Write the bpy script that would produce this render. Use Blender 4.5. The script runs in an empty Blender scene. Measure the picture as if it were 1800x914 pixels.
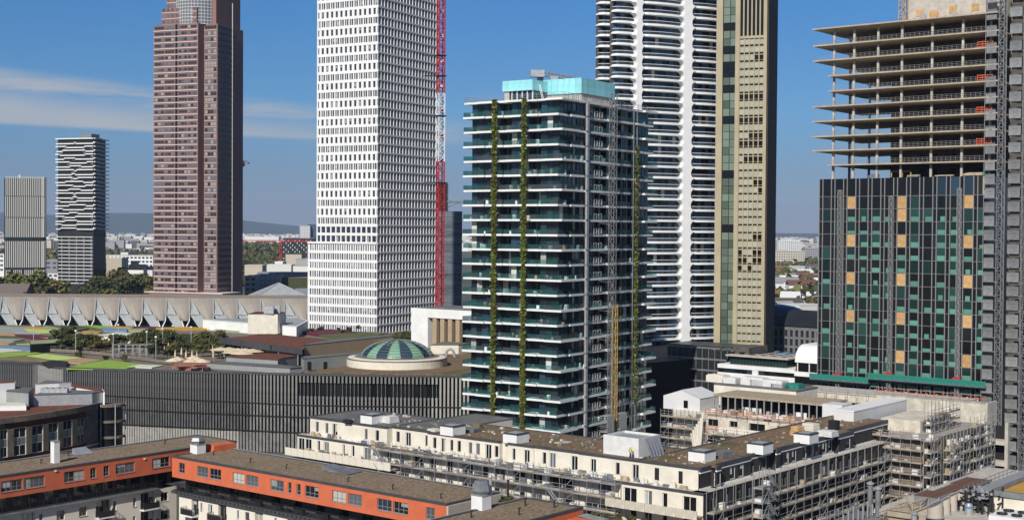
import bpy, math, random
from math import sin, cos, pi, radians, sqrt, atan2, tan, floor
from mathutils import Vector, Matrix
R = random.Random(11)
S = bpy.context.scene
COL = S.collection
# ---------------------------------------------------------------- camera
HC, FPX, PITCH, ROLL = 55.0, 2400.0, 0.02167, 0.0064
_f = Vector((0, cos(PITCH), -sin(PITCH))); _r0 = Vector((1, 0, 0)); _u0 = Vector((0, sin(PITCH), cos(PITCH)))
_r = _r0*cos(ROLL) + _u0*sin(ROLL); _u = _u0*cos(ROLL) - _r0*sin(ROLL)
cam = bpy.data.cameras.new('camera'); camo = bpy.data.objects.new('camera', cam); COL.objects.link(camo)
cam.sensor_width = 36; cam.lens = 36*FPX/1800; cam.clip_start = 1; cam.clip_end = 60000
camo.matrix_world = Matrix(((_r.x, _u.x, -_f.x, 0), (_r.y, _u.y, -_f.y, 0), (_r.z, _u.z, -_f.z, HC), (0, 0, 0, 1)))
S.camera = camo
# ---------------------------------------------------------------- light
SUN_AZ, SUN_EL = radians(200), radians(36)
SKY_STRENGTH, SUN_STRENGTH = 0.085, 4.8
S.view_settings.view_transform = 'Standard'; S.view_settings.look = 'None'
S.view_settings.exposure = 0.0; S.view_settings.gamma = 1.0
W = bpy.data.worlds.new('World'); S.world = W; W.use_nodes = True
nt = W.node_tree; nt.nodes.clear()
def nn(tree, t, **kw):
    n = tree.nodes.new(t)
    for k, v in kw.items(): setattr(n, k, v)
    return n
out = nn(nt, 'ShaderNodeOutputWorld'); bg = nn(nt, 'ShaderNodeBackground')
sky = nn(nt, 'ShaderNodeTexSky', sky_type='NISHITA', sun_disc=False, sun_elevation=SUN_EL, sun_rotation=SUN_AZ,
         altitude=1800, air_density=0.9, dust_density=0.05, ozone_density=3.0)
# thin streaks of cirrus: a noise stretched along the horizon, held to a band of low elevations
geo = nn(nt, 'ShaderNodeTexCoord'); sep = nn(nt, 'ShaderNodeSeparateXYZ'); nt.links.new(geo.outputs['Generated'], sep.inputs[0])
az = nn(nt, 'ShaderNodeMath', operation='ARCTAN2'); nt.links.new(sep.outputs['X'], az.inputs[0]); nt.links.new(sep.outputs['Y'], az.inputs[1])
comb = nn(nt, 'ShaderNodeCombineXYZ'); nt.links.new(az.outputs[0], comb.inputs['X']); nt.links.new(sep.outputs['Z'], comb.inputs['Y'])
mp = nn(nt, 'ShaderNodeMapping'); mp.inputs['Scale'].default_value = (7.0, 60, 1); mp.inputs['Rotation'].default_value = (0, 0, 0.02)
nt.links.new(comb.outputs[0], mp.inputs['Vector'])
noi = nn(nt, 'ShaderNodeTexNoise'); noi.inputs['Scale'].default_value = 1.0; noi.inputs['Detail'].default_value = 9; noi.inputs['Roughness'].default_value = 0.62
nt.links.new(mp.outputs[0], noi.inputs['Vector'])
def mr(tree, src, a, b, c, d, smooth=True):
    m = nn(tree, 'ShaderNodeMapRange'); m.interpolation_type = 'SMOOTHSTEP' if smooth else 'LINEAR'
    for k, v in zip(('From Min', 'From Max', 'To Min', 'To Max'), (a, b, c, d)): m.inputs[k].default_value = v
    tree.links.new(src, m.inputs['Value']); return m.outputs['Result']
def mth(tree, op, a, b):
    m = nn(tree, 'ShaderNodeMath', operation=op)
    for i, x in enumerate((a, b)):
        if isinstance(x, (int, float)): m.inputs[i].default_value = x
        else: tree.links.new(x, m.inputs[i])
    return m.outputs[0]
ELV = sep.outputs['Z']
# the band drops gently to the right: its elevation falls with azimuth
AZ = az.outputs[0]
el2 = mth(nt, 'ADD', ELV, mth(nt, 'MULTIPLY', AZ, 0.027))
upp = mth(nt, 'ADD', el2, mth(nt, 'MULTIPLY', mth(nt, 'ADD', AZ, 0.375), 0.065))
lowe = mr(nt, el2, 0.0590, 0.0632, 0, 1)
nz = mr(nt, noi.outputs['Fac'], 0.32, 0.62, 0, 1)
body = mr(nt, upp, 0.070, 0.094, 1, 0)                      # the solid lower part
streak = mth(nt, 'MULTIPLY', mr(nt, upp, 0.078, 0.090, 0, 1), mth(nt, 'MULTIPLY', mr(nt, upp, 0.092, 0.103, 1, 0), nz))
cl = mth(nt, 'MULTIPLY', lowe, mth(nt, 'MAXIMUM', mth(nt, 'MULTIPLY', body, mr(nt, nz, 0, 1, .82, 1)), streak))
cl = mth(nt, 'MULTIPLY', cl, mr(nt, AZ, -0.13, 0.06, 0.92, 0.0))
# air: the low sky is dull and grey-blue in the haze, clear blue higher up
ramp = nn(nt, 'ShaderNodeValToRGB'); nt.links.new(ELV, ramp.inputs[0]); cr = ramp.color_ramp
for i, (p_, c_) in enumerate(((0.0, (.36,.36,.50)), (.042, (.38,.45,.58)), (.085, (.41,.62,.78)), (.165, (.35,.70,.96)), (.45, (.30,.50,.80)))):
    e = cr.elements[i] if i < 2 else cr.elements.new(p_)
    e.position = p_; e.color = (*c_, 1)
tint = nn(nt, 'ShaderNodeMix', data_type='RGBA', blend_type='MULTIPLY'); tint.inputs['Factor'].default_value = 1
nt.links.new(sky.outputs[0], tint.inputs['A']); nt.links.new(ramp.outputs[0], tint.inputs['B'])
mixc = nn(nt, 'ShaderNodeMix', data_type='RGBA'); mixc.inputs['B'].default_value = (5.2, 5.5, 6.0, 1)
nt.links.new(cl, mixc.inputs['Factor']); nt.links.new(tint.outputs['Result'], mixc.inputs['A'])
nt.links.new(mixc.outputs['Result'], bg.inputs['Color']); bg.inputs['Strength'].default_value = SKY_STRENGTH
nt.links.new(bg.outputs[0], out.inputs['Surface'])
sun = bpy.data.lights.new('sun', 'SUN'); sun.energy = SUN_STRENGTH; sun.angle = radians(0.53); sun.color = (1, 0.955, 0.88)
suno = bpy.data.objects.new('sun', sun); COL.objects.link(suno)
_sd = Vector((sin(SUN_AZ)*cos(SUN_EL), cos(SUN_AZ)*cos(SUN_EL), sin(SUN_EL)))
suno.rotation_euler = (-_sd).to_track_quat('-Z', 'Y').to_euler(); suno.location = (0, 0, 400)
S.cycles.max_bounces = 6; S.cycles.diffuse_bounces = 3; S.cycles.glossy_bounces = 3; S.cycles.transparent_max_bounces = 16
S.cycles.volume_bounces = 0; S.cycles.caustics_reflective = False; S.cycles.caustics_refractive = False
# ---------------------------------------------------------------- measuring: picture point -> place
def ray(px, py):
    d = _f + _r*((px-900)/FPX) + _u*(-(py-457)/FPX)
    return d/d.y
def at(px, py, Y): return Vector((0, 0, HC)) + ray(px, py)*Y
def zat(px, py, Y): return at(px, py, Y).z
def onz(px, py, z):
    d = ray(px, py); return Vector((0, 0, HC)) + d*((z-HC)/d.z)
# ---------------------------------------------------------------- materials
def srgb(r, g, b):
    f = lambda c: (c/255/12.92) if c/255 <= .04045 else ((c/255+.055)/1.055)**2.4
    return (f(r), f(g), f(b))
MATS = {}
def M(name, col, rough=.75, metal=0., ns=0., na=.25, rnd=0., spec=.5, bump=0., stretch=None, col2=None, patch=None):
    m = bpy.data.materials.new(name); m.use_nodes = True; t = m.node_tree; b = t.nodes['Principled BSDF']
    b.inputs['Base Color'].default_value = (*col, 1); b.inputs['Roughness'].default_value = rough
    b.inputs['Metallic'].default_value = metal; b.inputs['Specular IOR Level'].default_value = spec
    src = None
    if ns:
        tc = nn(t, 'ShaderNodeTexCoord'); mp = nn(t, 'ShaderNodeMapping')
        if stretch: mp.inputs['Scale'].default_value = stretch
        t.links.new(tc.outputs['Object'], mp.inputs['Vector'])
        no = nn(t, 'ShaderNodeTexNoise'); no.inputs['Scale'].default_value = ns; no.inputs['Detail'].default_value = 6; no.inputs['Roughness'].default_value = .65
        t.links.new(mp.outputs[0], no.inputs['Vector'])
        f = mr(t, no.outputs['Fac'], .3, .7, 0, 1)
        mx = nn(t, 'ShaderNodeMix', data_type='RGBA'); t.links.new(f, mx.inputs['Factor'])
        c2 = col2 or tuple(c*(1-na) for c in col)
        c1 = col if col2 else tuple(min(1, c*(1+na*.5)) for c in col)
        mx.inputs['A'].default_value = (*c2, 1); mx.inputs['B'].default_value = (*c1, 1)
        src = mx.outputs['Result']
        if patch:                                   # larger stains and worn areas
            pc, psc, pa = patch; n2 = nn(t, 'ShaderNodeTexNoise'); n2.inputs['Scale'].default_value = psc; n2.inputs['Detail'].default_value = 5; n2.inputs['Roughness'].default_value = .7
            t.links.new(mp.outputs[0], n2.inputs['Vector']); m2 = nn(t, 'ShaderNodeMix', data_type='RGBA'); m2.inputs['B'].default_value = (*pc, 1)
            t.links.new(mr(t, n2.outputs['Fac'], .48, .68, 0, pa), m2.inputs['Factor']); t.links.new(src, m2.inputs['A']); src = m2.outputs['Result']
        if bump:
            bp = nn(t, 'ShaderNodeBump'); bp.inputs['Strength'].default_value = bump; bp.inputs['Distance'].default_value = .1
            t.links.new(no.outputs['Fac'], bp.inputs['Height']); t.links.new(bp.outputs[0], b.inputs['Normal'])
    if rnd:
        oi = nn(t, 'ShaderNodeObjectInfo'); hs = nn(t, 'ShaderNodeHueSaturation')
        t.links.new(mr(t, oi.outputs['Random'], 0, 1, 1-rnd, 1+rnd, False), hs.inputs['Value'])
        if src: t.links.new(src, hs.inputs['Color'])
        else: hs.inputs['Color'].default_value = (*col, 1)
        src = hs.outputs[0]
    if src: t.links.new(src, b.inputs['Base Color'])
    MATS[name] = m; return m
def clear_glass(name, tint, fac, col, rough=.04):
    m = bpy.data.materials.new(name); m.use_nodes = True; t = m.node_tree; b = t.nodes['Principled BSDF']
    b.inputs['Base Color'].default_value = (*col, 1); b.inputs['Roughness'].default_value = rough
    tr = nn(t, 'ShaderNodeBsdfTransparent'); tr.inputs['Color'].default_value = (*tint, 1)
    mx = nn(t, 'ShaderNodeMixShader'); mx.inputs[0].default_value = fac
    t.links.new(tr.outputs[0], mx.inputs[1]); t.links.new(b.outputs[0], mx.inputs[2])
    t.links.new(mx.outputs[0], t.nodes['Material Output'].inputs['Surface']); MATS[name] = m; return m
# ---------------------------------------------------------------- meshes
class MB:
    def __init__(s): s.v = []; s.f = []; s.m = []
    def box(s, x0, x1, y0, y1, z0, z1, mi=0):
        n = len(s.v)
        s.v += [(x0,y0,z0),(x1,y0,z0),(x1,y1,z0),(x0,y1,z0),(x0,y0,z1),(x1,y0,z1),(x1,y1,z1),(x0,y1,z1)]
        s.f += [(n,n+3,n+2,n+1),(n+4,n+5,n+6,n+7),(n,n+1,n+5,n+4),(n+1,n+2,n+6,n+5),(n+2,n+3,n+7,n+6),(n+3,n,n+4,n+7)]
        s.m += [mi]*6; return s
    def quad(s, *p, mi=0):
        n = len(s.v); s.v += [tuple(q) for q in p]; s.f.append(tuple(range(n, n+len(p)))); s.m.append(mi); return s
    def prism(s, poly, z0, z1, mi=0, mtop=None):
        n = len(s.v); k = len(poly)
        z0f = z0 if callable(z0) else (lambda i: z0); z1f = z1 if callable(z1) else (lambda i: z1)
        s.v += [(p[0], p[1], z0f(i)) for i, p in enumerate(poly)] + [(p[0], p[1], z1f(i)) for i, p in enumerate(poly)]
        s.f += [tuple(range(n+k-1, n-1, -1)), tuple(range(n+k, n+2*k))]; s.m += [mi, mi if mtop is None else mtop]
        for i in range(k):
            j = (i+1) % k; s.f.append((n+i, n+j, n+k+j, n+k+i)); s.m.append(mi)
        return s
    def bar(s, p, q, r=.05, sides=4, r2=None, mi=0, caps=False):
        p = Vector(p); q = Vector(q); d = (q-p)
        if d.length < 1e-6: return s
        a = d.cross(Vector((0, 0, 1))) if abs(d.normalized().z) < .95 else d.cross(Vector((1, 0, 0)))
        a.normalize(); b = d.cross(a).normalized(); n = len(s.v); r2 = r if r2 is None else r2
        for c, rr in ((p, r), (q, r2)):
            for i in range(sides):
                t = 2*pi*(i+.5)/sides; s.v.append(tuple(c + a*(rr*cos(t)) + b*(rr*sin(t))))
        for i in range(sides):
            j = (i+1) % sides; s.f.append((n+i, n+j, n+sides+j, n+sides+i)); s.m.append(mi)
        if caps:
            s.f.append(tuple(n+i for i in range(sides))); s.f.append(tuple(n+sides+i for i in range(sides))); s.m += [mi, mi]
        return s
    def lathe(s, prof, cx, cy, n=24, mi=0, a0=0, a1=2*pi):
        full = abs(a1-a0-2*pi) < 1e-6; k = n if full else n+1; b = len(s.v)
        for r, z in prof:
            for i in range(k):
                t = a0 + (a1-a0)*i/n; s.v.append((cx+r*cos(t), cy+r*sin(t), z))
        for j in range(len(prof)-1):
            for i in range(n):
                i2 = (i+1) % k; s.f.append((b+j*k+i, b+j*k+i2, b+(j+1)*k+i2, b+(j+1)*k+i)); s.m.append(mi)
        return s
    def lattice(s, x, y, z0, z1, w, step, r=.06, rd=None):
        h = w/2; c = [(x-h, y-h), (x+h, y-h), (x+h, y+h), (x-h, y+h)]; rd = rd or r*.7
        for a in c: s.bar((*a, z0), (*a, z1), r)
        n = max(1, int((z1-z0)/step)); st = (z1-z0)/n
        for k in range(n):
            za = z0+k*st; zb = za+st
            for i in range(4):
                p, q = c[i], c[(i+1) % 4]
                if k % 2: p, q = q, p
                s.bar((*p, za), (*q, zb), rd); s.bar((*c[i], zb), (*c[(i+1) % 4], zb), rd)
        return s
    def add(s, mesh, loc, rz=0):
        n = len(s.v); c, sn = cos(rz), sin(rz)
        for v in mesh.vertices:
            x, y, z = v.co; s.v.append((x*c-y*sn+loc[0], x*sn+y*c+loc[1], z+loc[2]))
        for p in mesh.polygons: s.f.append(tuple(n+i for i in p.vertices)); s.m.append(p.material_index)
    def mesh(s, name, mat=None, smooth=False):
        me = bpy.data.meshes.new(name); me.from_pydata(s.v, [], s.f)
        mats = mat if isinstance(mat, (list, tuple)) else [mat]
        for m in mats:
            me.materials.append(MATS[m] if isinstance(m, str) else m)
        if len(mats) > 1: me.polygons.foreach_set('material_index', s.m)
        if smooth: me.polygons.foreach_set('use_smooth', [True]*len(s.f))
        me.update(); return me
    def make(s, name, mat, parent=None, loc=(0, 0, 0), rz=0, smooth=False, label=None, stuff=False):
        return inst(name, s.mesh(name, mat, smooth), parent, loc, rz, label, stuff)
def inst(name, me, parent=None, loc=(0, 0, 0), rz=0, label=None, stuff=False):
    o = bpy.data.objects.new(name, me); COL.objects.link(o); o.parent = parent; o.location = loc
    if rz: o.rotation_euler = (0, 0, rz)
    if label: o['label'] = label
    if stuff: o['kind'] = 'stuff'
    return o
def tag(o, label, cat, group=None, kind=None):
    o['label'] = label; o['category'] = cat
    if group: o['group'] = group
    if kind: o['kind'] = kind
    return o
def thing(name, label, cat, loc=(0, 0, 0), rz=0, group=None):
    o = bpy.data.objects.new(name, None); COL.objects.link(o); o.location = loc; o.rotation_euler = (0, 0, rz)
    o.empty_display_size = 1; return tag(o, label, cat, group)
def dup(root, loc, rz=None, label=None, group=None, scale=None):
    r = root.copy(); COL.objects.link(r); r.location = loc
    if rz is not None: r.rotation_euler = (0, 0, rz)
    if scale: r.scale = (scale,)*3
    if label: r['label'] = label
    if group: r['group'] = group
    for ch in root.children:
        c = ch.copy(); COL.objects.link(c); c.parent = r
        for g in ch.children:
            d = g.copy(); COL.objects.link(d); d.parent = c
    return r
def structure(o): o['kind'] = 'structure'; return o
def pieces(name, parent, items, limit=300, smooth=False):
    """items: (mesh, loc, rz), the largest in the picture first; past the limit they are joined in one part"""
    for me, loc, rz in items[:limit]: inst(name, me, parent, loc, rz)
    rest = items[limit:]
    if rest:
        groups = {}
        for it in rest: groups.setdefault(it[0].materials[0].name, []).append(it)
        for mn, its in groups.items():
            b = MB()
            for me, loc, rz in its: b.add(me, loc, rz)
            b.make(name, mn, parent, stuff=True)
_cache = {}
def boxmesh(name, w, d, h, mat, bottom=True):
    k = ('b', name, round(w, 2), round(d, 2), round(h, 2), mat)
    if k not in _cache: _cache[k] = MB().box(-w/2, w/2, -d/2, d/2, 0, h).mesh(name, mat)
    return _cache[k]
# a building's own frame: local x runs right and back, local y runs left and back, so that
# the plane x = const is the face seen on the left (sunlit), the plane y = const the one on the right
class Bld:
    def __init__(s, name, label, cat, px, Y, a, group=None):
        p = at(px, 457, Y); s.o = Vector((p.x, p.y)); s.th = pi/2-radians(a)
        s.ex = Vector((cos(s.th), sin(s.th))); s.ey = Vector((-sin(s.th), cos(s.th)))
        s.root = thing(name, label, cat, (p.x, p.y, 0), s.th, group)
    def loc(s, w):
        d = Vector((w[0], w[1]))-s.o; return d.dot(s.ex), d.dot(s.ey)
    def wor(s, x, y, z=0):
        p = s.o+s.ex*x+s.ey*y; return Vector((p.x, p.y, z))
    def L(s, px, py, x=0.):            # picture point on the plane local x -> (local y, z)
        d = ray(px, py); n = s.ex; t = (s.o.dot(n)+x)/(d.x*n.x+d.y*n.y)
        w = Vector((0, 0, HC))+d*t; return s.loc(w)[1], w.z
    def Rr(s, px, py, y=0.):           # picture point on the plane local y -> (local x, z)
        d = ray(px, py); n = s.ey; t = (s.o.dot(n)+y)/(d.x*n.x+d.y*n.y)
        w = Vector((0, 0, HC))+d*t; return s.loc(w)[0], w.z
    def Z(s, px, py, z):               # picture point on a level -> (local x, local y)
        return s.loc(onz(px, py, z))
def PL(x): return lambda u, n, z: (x-n, u, z)
def PR(y): return lambda u, n, z: (u, y-n, z)
def wallholes(mb, P, u0, u1, z0, z1, holes, depth=.25, mi=0):
    us = sorted({u0, u1, *[min(max(h[i], u0), u1) for h in holes for i in (0, 1)]})
    zs = sorted({z0, z1, *[min(max(h[i], z0), z1) for h in holes for i in (2, 3)]})
    for j in range(len(zs)-1):
        zc = (zs[j]+zs[j+1])/2; run = None
        for i in range(len(us)-1):
            uc = (us[i]+us[i+1])/2
            hole = any(h[0] < uc < h[1] and h[2] < zc < h[3] for h in holes)
            if hole:
                if run is not None: mb.quad(P(run, 0, zs[j]), P(us[i], 0, zs[j]), P(us[i], 0, zs[j+1]), P(run, 0, zs[j+1]), mi=mi); run = None
            elif run is None: run = us[i]
        if run is not None: mb.quad(P(run, 0, zs[j]), P(u1, 0, zs[j]), P(u1, 0, zs[j+1]), P(run, 0, zs[j+1]), mi=mi)
    for a, b, c, d in holes:
        k = -depth
        mb.quad(P(a,0,c), P(a,k,c), P(a,k,d), P(a,0,d), mi=mi); mb.quad(P(b,0,c), P(b,k,c), P(b,k,d), P(b,0,d), mi=mi)
        mb.quad(P(a,0,c), P(b,0,c), P(b,k,c), P(a,k,c), mi=mi); mb.quad(P(a,0,d), P(b,0,d), P(b,k,d), P(a,k,d), mi=mi)
def winmesh(w, h, nx=1, nz=1, frame='frame_white', t=.09, low=None):
    """window facing -y, centred on x, sill at z = 0: frame mesh and pane mesh"""
    k = ('w', round(w, 1), round(h, 1), nx, nz, frame, low)
    if k not in _cache:
        b = MB(); d0, d1 = -.05, .05; w2 = w/2
        b.box(-w2, w2, d0, d1, 0, t).box(-w2, w2, d0, d1, h-t, h).box(-w2, -w2+t, d0, d1, t, h-t).box(w2-t, w2, d0, d1, t, h-t)
        for i in range(1, nx): x = -w2+w*i/nx; b.box(x-t*.45, x+t*.45, d0, d1, t, h-t)
        for i in range(1, nz): z = h*i/nz; b.box(-w2+t, w2-t, d0+.01, d1-.01, z-t*.4, z+t*.4)
        if low: b.box(-w2+t, w2-t, d0+.01, d1-.01, low-t*.4, low+t*.4)
        _cache[k] = (b.mesh('window', frame),)
    return _cache[k][0]
def panemesh(w, h, mat):
    k = ('p', round(w, 1), round(h, 1), mat)
    if k not in _cache: _cache[k] = MB().box(-w/2+.05, w/2-.05, -.012, .012, .05, h-.05).mesh('pane', mat)
    return _cache[k]
def window(parent, face, plane, u0, u1, z0, z1, depth=.2, nx=1, nz=1, frame='frame_white', glass='glass_dark', low=None, sill=False):
    w, h = u1-u0, z1-z0; uc = (u0+u1)/2
    if face == 'L': loc, rz = (plane+depth, uc, z0), -pi/2
    else: loc, rz = (uc, plane+depth, z0), 0
    o = inst('window', winmesh(w, h, nx, nz, frame, low=low), parent, loc, rz)
    inst('pane', panemesh(w, h, glass), o)
    if w > .9 and glass not in ('curtain',) and R.random() < .45:
        bw = w*R.choice([.3, .42, .46])*1.0; bh = (h-.2)*R.choice([.35, .6, 1.0]); sd = R.choice([-1, 1])
        k = ('bl', round(bw, 1), round(bh, 1), round(w, 1), sd)
        if k not in _cache: _cache[k] = MB().box(sd*(w/2-.1)-(bw if sd > 0 else 0), sd*(w/2-.1)+(0 if sd > 0 else bw), -.03, -.02, h-.12-bh, h-.12).mesh('blind', 'curtain')
        inst('blind', _cache[k], o)
    if sill:
        k = ('s', round(w, 1))
        if k not in _cache: _cache[k] = MB().box(-w/2-.05, w/2+.05, -depth-.08, -.06, -.06, -.005).mesh('sill', 'metal_light')
        inst('sill', _cache[k], o)
    return o
def rail(mb, p, q, h=1.1, n=3, post=2.0, r=.03):
    p = Vector(p); q = Vector(q); L = (q-p).length; k = max(1, int(round(L/post)))
    for i in range(k+1):
        a = p+(q-p)*(i/k); mb.bar(a, a+Vector((0, 0, h)), r)
    for j in range(n):
        z = Vector((0, 0, h*(j+1)/n)); mb.bar(p+z, q+z, r*.8)
# ---------------------------------------------------------------- palette
M('white_paint', (.80,.80,.78), .6, ns=.25, na=.10); M('white_slab', (.78,.78,.76), .7, ns=.4, na=.10)
M('cream_render', (.74,.69,.58), .85, ns=.35, na=.10, patch=((.58,.53,.44), .25, .5)); M('cream_raw', (.60,.55,.45), .9, ns=.5, na=.28)
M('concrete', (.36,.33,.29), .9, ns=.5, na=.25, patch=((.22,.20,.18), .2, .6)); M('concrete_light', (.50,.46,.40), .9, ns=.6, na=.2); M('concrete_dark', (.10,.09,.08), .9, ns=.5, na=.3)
M('glass_dark', (.012,.014,.016), .06, spec=.5, rnd=.5); M('glass_black', (.008,.009,.01), .12, spec=.4)
M('glass_blue', (.02,.04,.06), .05, spec=.6, rnd=.6); M('glass_green', (.014,.04,.036), .06, spec=.5, rnd=.6); M('glass_grey', (.10,.11,.12), .12, rnd=.5)
M('curtain', (.45,.44,.40), .6, rnd=.4); M('frame_white', (.75,.75,.73), .5); M('frame_grey', (.22,.22,.23), .5); M('frame_dark', (.03,.03,.034), .5)
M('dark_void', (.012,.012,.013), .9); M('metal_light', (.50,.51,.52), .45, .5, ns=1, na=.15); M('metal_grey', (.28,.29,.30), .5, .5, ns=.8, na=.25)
M('steel_tube', (.34,.34,.34), .5, .3); M('black_metal', (.02,.02,.022), .5); M('parapet', (.06,.062,.068), .55, ns=.6, na=.2)
M('orange', srgb(204,106,70), .85, ns=.5, na=.10, patch=(srgb(188,92,58), .35, .6)); M('brown_roof', srgb(140,121,98), .95, ns=2.2, na=.6, bump=.6, patch=(srgb(112,100,66), .3, .8))
M('green_roof', srgb(136,112,86), .95, ns=1.2, na=.5, bump=.5, col2=srgb(92,76,54), patch=(srgb(72,74,34), .16, .9)); M('rust_roof', srgb(110,62,38), .95, ns=.8, na=.4); M('grey_roof', (.15,.15,.14), .9, ns=.5, na=.25, patch=((.09,.09,.09), .12, .7))
M('leaf', (.085,.12,.025), .7, ns=.6, col2=(.14,.13,.025), rnd=.25); M('leaf_dark', (.036,.055,.018), .8, ns=.25, col2=(.06,.065,.018), rnd=.35)
M('leaf_autumn', (.19,.115,.028), .8, ns=.5, col2=(.09,.085,.022), rnd=.3); M('trunk', (.06,.045,.03), .9)
M('wood', (.45,.31,.17), .8, ns=1.5, na=.3); M('plywood', srgb(200,160,108), .8, ns=1.2, na=.25, rnd=.12); M('plank', (.42,.34,.24), .9, ns=2, na=.35, rnd=.2)
M('red_paint', (.50,.018,.022), .5, ns=1, na=.3); M('orange_rail', srgb(196,92,56), .7); M('yellow_paint', (.55,.36,.10), .6, ns=1, na=.3)
M('teal_net', (.02,.22,.17), .8, ns=2, na=.3); M('sand_stone', (.38,.33,.24), .85, ns=.4, na=.2); M('brick', (.19,.15,.11), .9, ns=.9, na=.35, patch=((.10,.085,.07), .2, .6))
clear_glass('rail_glass', (.78,.92,.91), .26, (.05,.14,.145)); clear_glass('rail_glass_grey', (.80,.88,.90), .34, (.10,.12,.13))
# ================================================================ planted residential tower
M('cyan_band', (.30,.68,.72), .35, ns=.8, na=.12, rnd=.10); M('corrugated', (.52,.50,.46), .55, .2, ns=.5, na=.2)
def planted_tower():
    E = Bld('residential_tower', 'dark glass tower with white balcony slabs, strips of climbing plants and cyan roof screens', 'tower', 987, 300, 34)
    t = E.root; ZR = zat(985, 171, 300); H = 3.34; N = 25
    gx0, gy0, gx1 = 1.8, 1.9, 43.0; gy1 = E.L(829, 400, gx0)[0]; yl = E.L(813, 400, 0)[0]
    xr = E.Rr(1153, 500, 0)[0]
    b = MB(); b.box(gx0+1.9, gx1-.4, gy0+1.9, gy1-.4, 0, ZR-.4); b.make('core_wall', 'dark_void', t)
    pipe_x, gx = E.Rr(1034, 500, -.2)[0], E.Rr(1116, 500, .2)[0]
    g1, g2 = E.L(869, 450, 0)[0], E.L(921, 450, 0)[0]
    Ls = [[(.0, 4.6, 0), (4.6, g2-.2, .55), (g2-.2, g2+5, -.15), (g2+5, g1+.3, .45), (g1+.3, yl-4, -.1), (yl-4, yl, .35)],
          [(.0, 6.4, .35), (6.4, g2+.2, -.1), (g2+.2, g2+6, .5), (g2+6, g1-.2, .05), (g1-.2, yl-6, .55), (yl-6, yl, 0)]]
    Rs = [[(0, 7.5, 0), (7.5, pipe_x-.6, .7), (pipe_x+.6, 24, .35), (24, gx-.7, .9), (gx+.7, gx+4, .6), (gx+4, xr, -.2)],
          [(0, 5.0, 1.3), (5.0, pipe_x-.6, .75), (pipe_x+.6, 21, .9), (21, gx-.7, .3), (gx+.7, gx+3, 0), (gx+3, xr-.9, .5)]]
    d = MB()
    d.box(-.11, .11, -.11, .11, .05, 1.4).box(.111, 1.1, -.1, .1, .08, .28).box(1.101, 1.3, -.11, .11, .05, 1.3).box(.7, 1.3, -.1, .1, 1.301, 1.45)
    duct = d.mesh('ventilation_duct', 'metal_light')
    pane_items, rail_items, stuff_m = [], [], MB(); clut = MB()
    nl = 15; wl = (gy1-gy0)/nl; nr = 24; wr = (gx1-gx0)/nr
    rec_l = {3: 1.5, 4: 1.5, 8: 1.4, 9: 1.4, 10: 0}; rec_r = {7: 1.5, 8: 1.5, 9: 1.5, 10: 1.5, 11: 1.5, 13: 1.2, 14: 1.2, 15: 1.2, 18: .8}
    gl = ['glass_blue', 'glass_blue', 'glass_green', 'glass_dark', 'glass_blue', 'glass_green']
    for k in range(N):
        z = ZR-k*H; v = k % 2; top = k == 0
        L, Q = Ls[v], Rs[v]
        poly = []
        for a, c, y in reversed(Q):              # right-hand edge from the far end to the corner
            poly += [(c, y), (a, y)]
        poly = [p for p in poly if p[0] > .01]
        cy = Q[0][2]; cx = L[0][2]; poly.append((cx, cy))
        for a, c, x in L: poly += ([(x, a)] if a > .01 else []) + [(x, c)]
        if v == 0 and k: poly[-1] = (poly[-1][0], yl+.0)
        xb = gx1+.5
        poly += [(9.0, yl), (9.0, gy1+.5), (xb, gy1+.5), (xb, 8), (xr-(.9 if v else 0), 8)]
        sb = MB().prism(poly[::-1], z-.46, z); o = sb.make('floor_slab', 'white_slab', t)
        if top: continue
        # balustrade panes along the slab edge
        segs = []
        for a, c, x in L: segs.append(((x+.1, max(a, cy+.1)), (x+.1, c)))
        segs.append(((.1, yl-.1), (8.6, yl-.1)))
        for a, c, y in Q: segs.append(((max(a, cx+.1), y+.1), (c, y+.1)))
        segs.append(((xr-(1. if v else .1), .5), (xr-(1. if v else .1), 7.5)))
        for (p, q) in segs:
            dx, dy = q[0]-p[0], q[1]-p[1]; ln = sqrt(dx*dx+dy*dy); m = max(1, int(round(ln/2.1)))
            for i in range(m):
                w = ln/m-.05; key = round(w, 1)
                me = boxmesh('balustrade_pane', key, .03, 1.0, 'rail_glass' if R.random() < .75 else 'rail_glass_grey')
                f = (i+.5)/m; rail_items.append((me, (p[0]+dx*f, p[1]+dy*f, z+.06), atan2(dy, dx), 0 if dx == 0 else 1))
        # glazing
        hz = H-.46
        for i in range(nl):
            x = gx0+rec_l.get(i, 0); y = gy0+(i+.5)*wl
            m = R.choice(gl) if R.random() > .07 else 'curtain'
            pane_items.append((boxmesh('glass_pane', .05, wl-.14, hz, m), (x, y, z), 0, 0))
            if i in (3, 5, 8, 10): stuff_m.box(gx0, gx0+1.5, gy0+i*wl-.05, gy0+i*wl+.05, z, z+hz)
            stuff_m.box(x-.10, x+.12, gy0+i*wl-.05, gy0+i*wl+.05, z, z+hz, mi=0)
        for i in range(nr):
            y = gy0+rec_r.get(i, 0); x = gx0+(i+.5)*wr
            m = R.choice(gl) if R.random() > .05 else 'curtain'
            pane_items.append((boxmesh('glass_pane', wr-.14, .05, hz, m), (x, y, z), 0, 1))
            stuff_m.box(gx0+i*wr-.05, gx0+i*wr+.05, y-.10, y+.12, z, z+hz)
        # things left standing on the balconies
        for _ in range(9):
            if R.random() < .5: x, y = R.uniform(.6, 1.3), R.uniform(2, gy1)
            else: x, y = R.uniform(3, gx1), R.uniform(1.2, 1.7)
            h = R.uniform(.5, 1.1); s = R.uniform(.12, .35); clut.box(x-s, x+s, y-s, y+s, z+.01, z+h, mi=R.choice([0, 0, 1, 2]))
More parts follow.
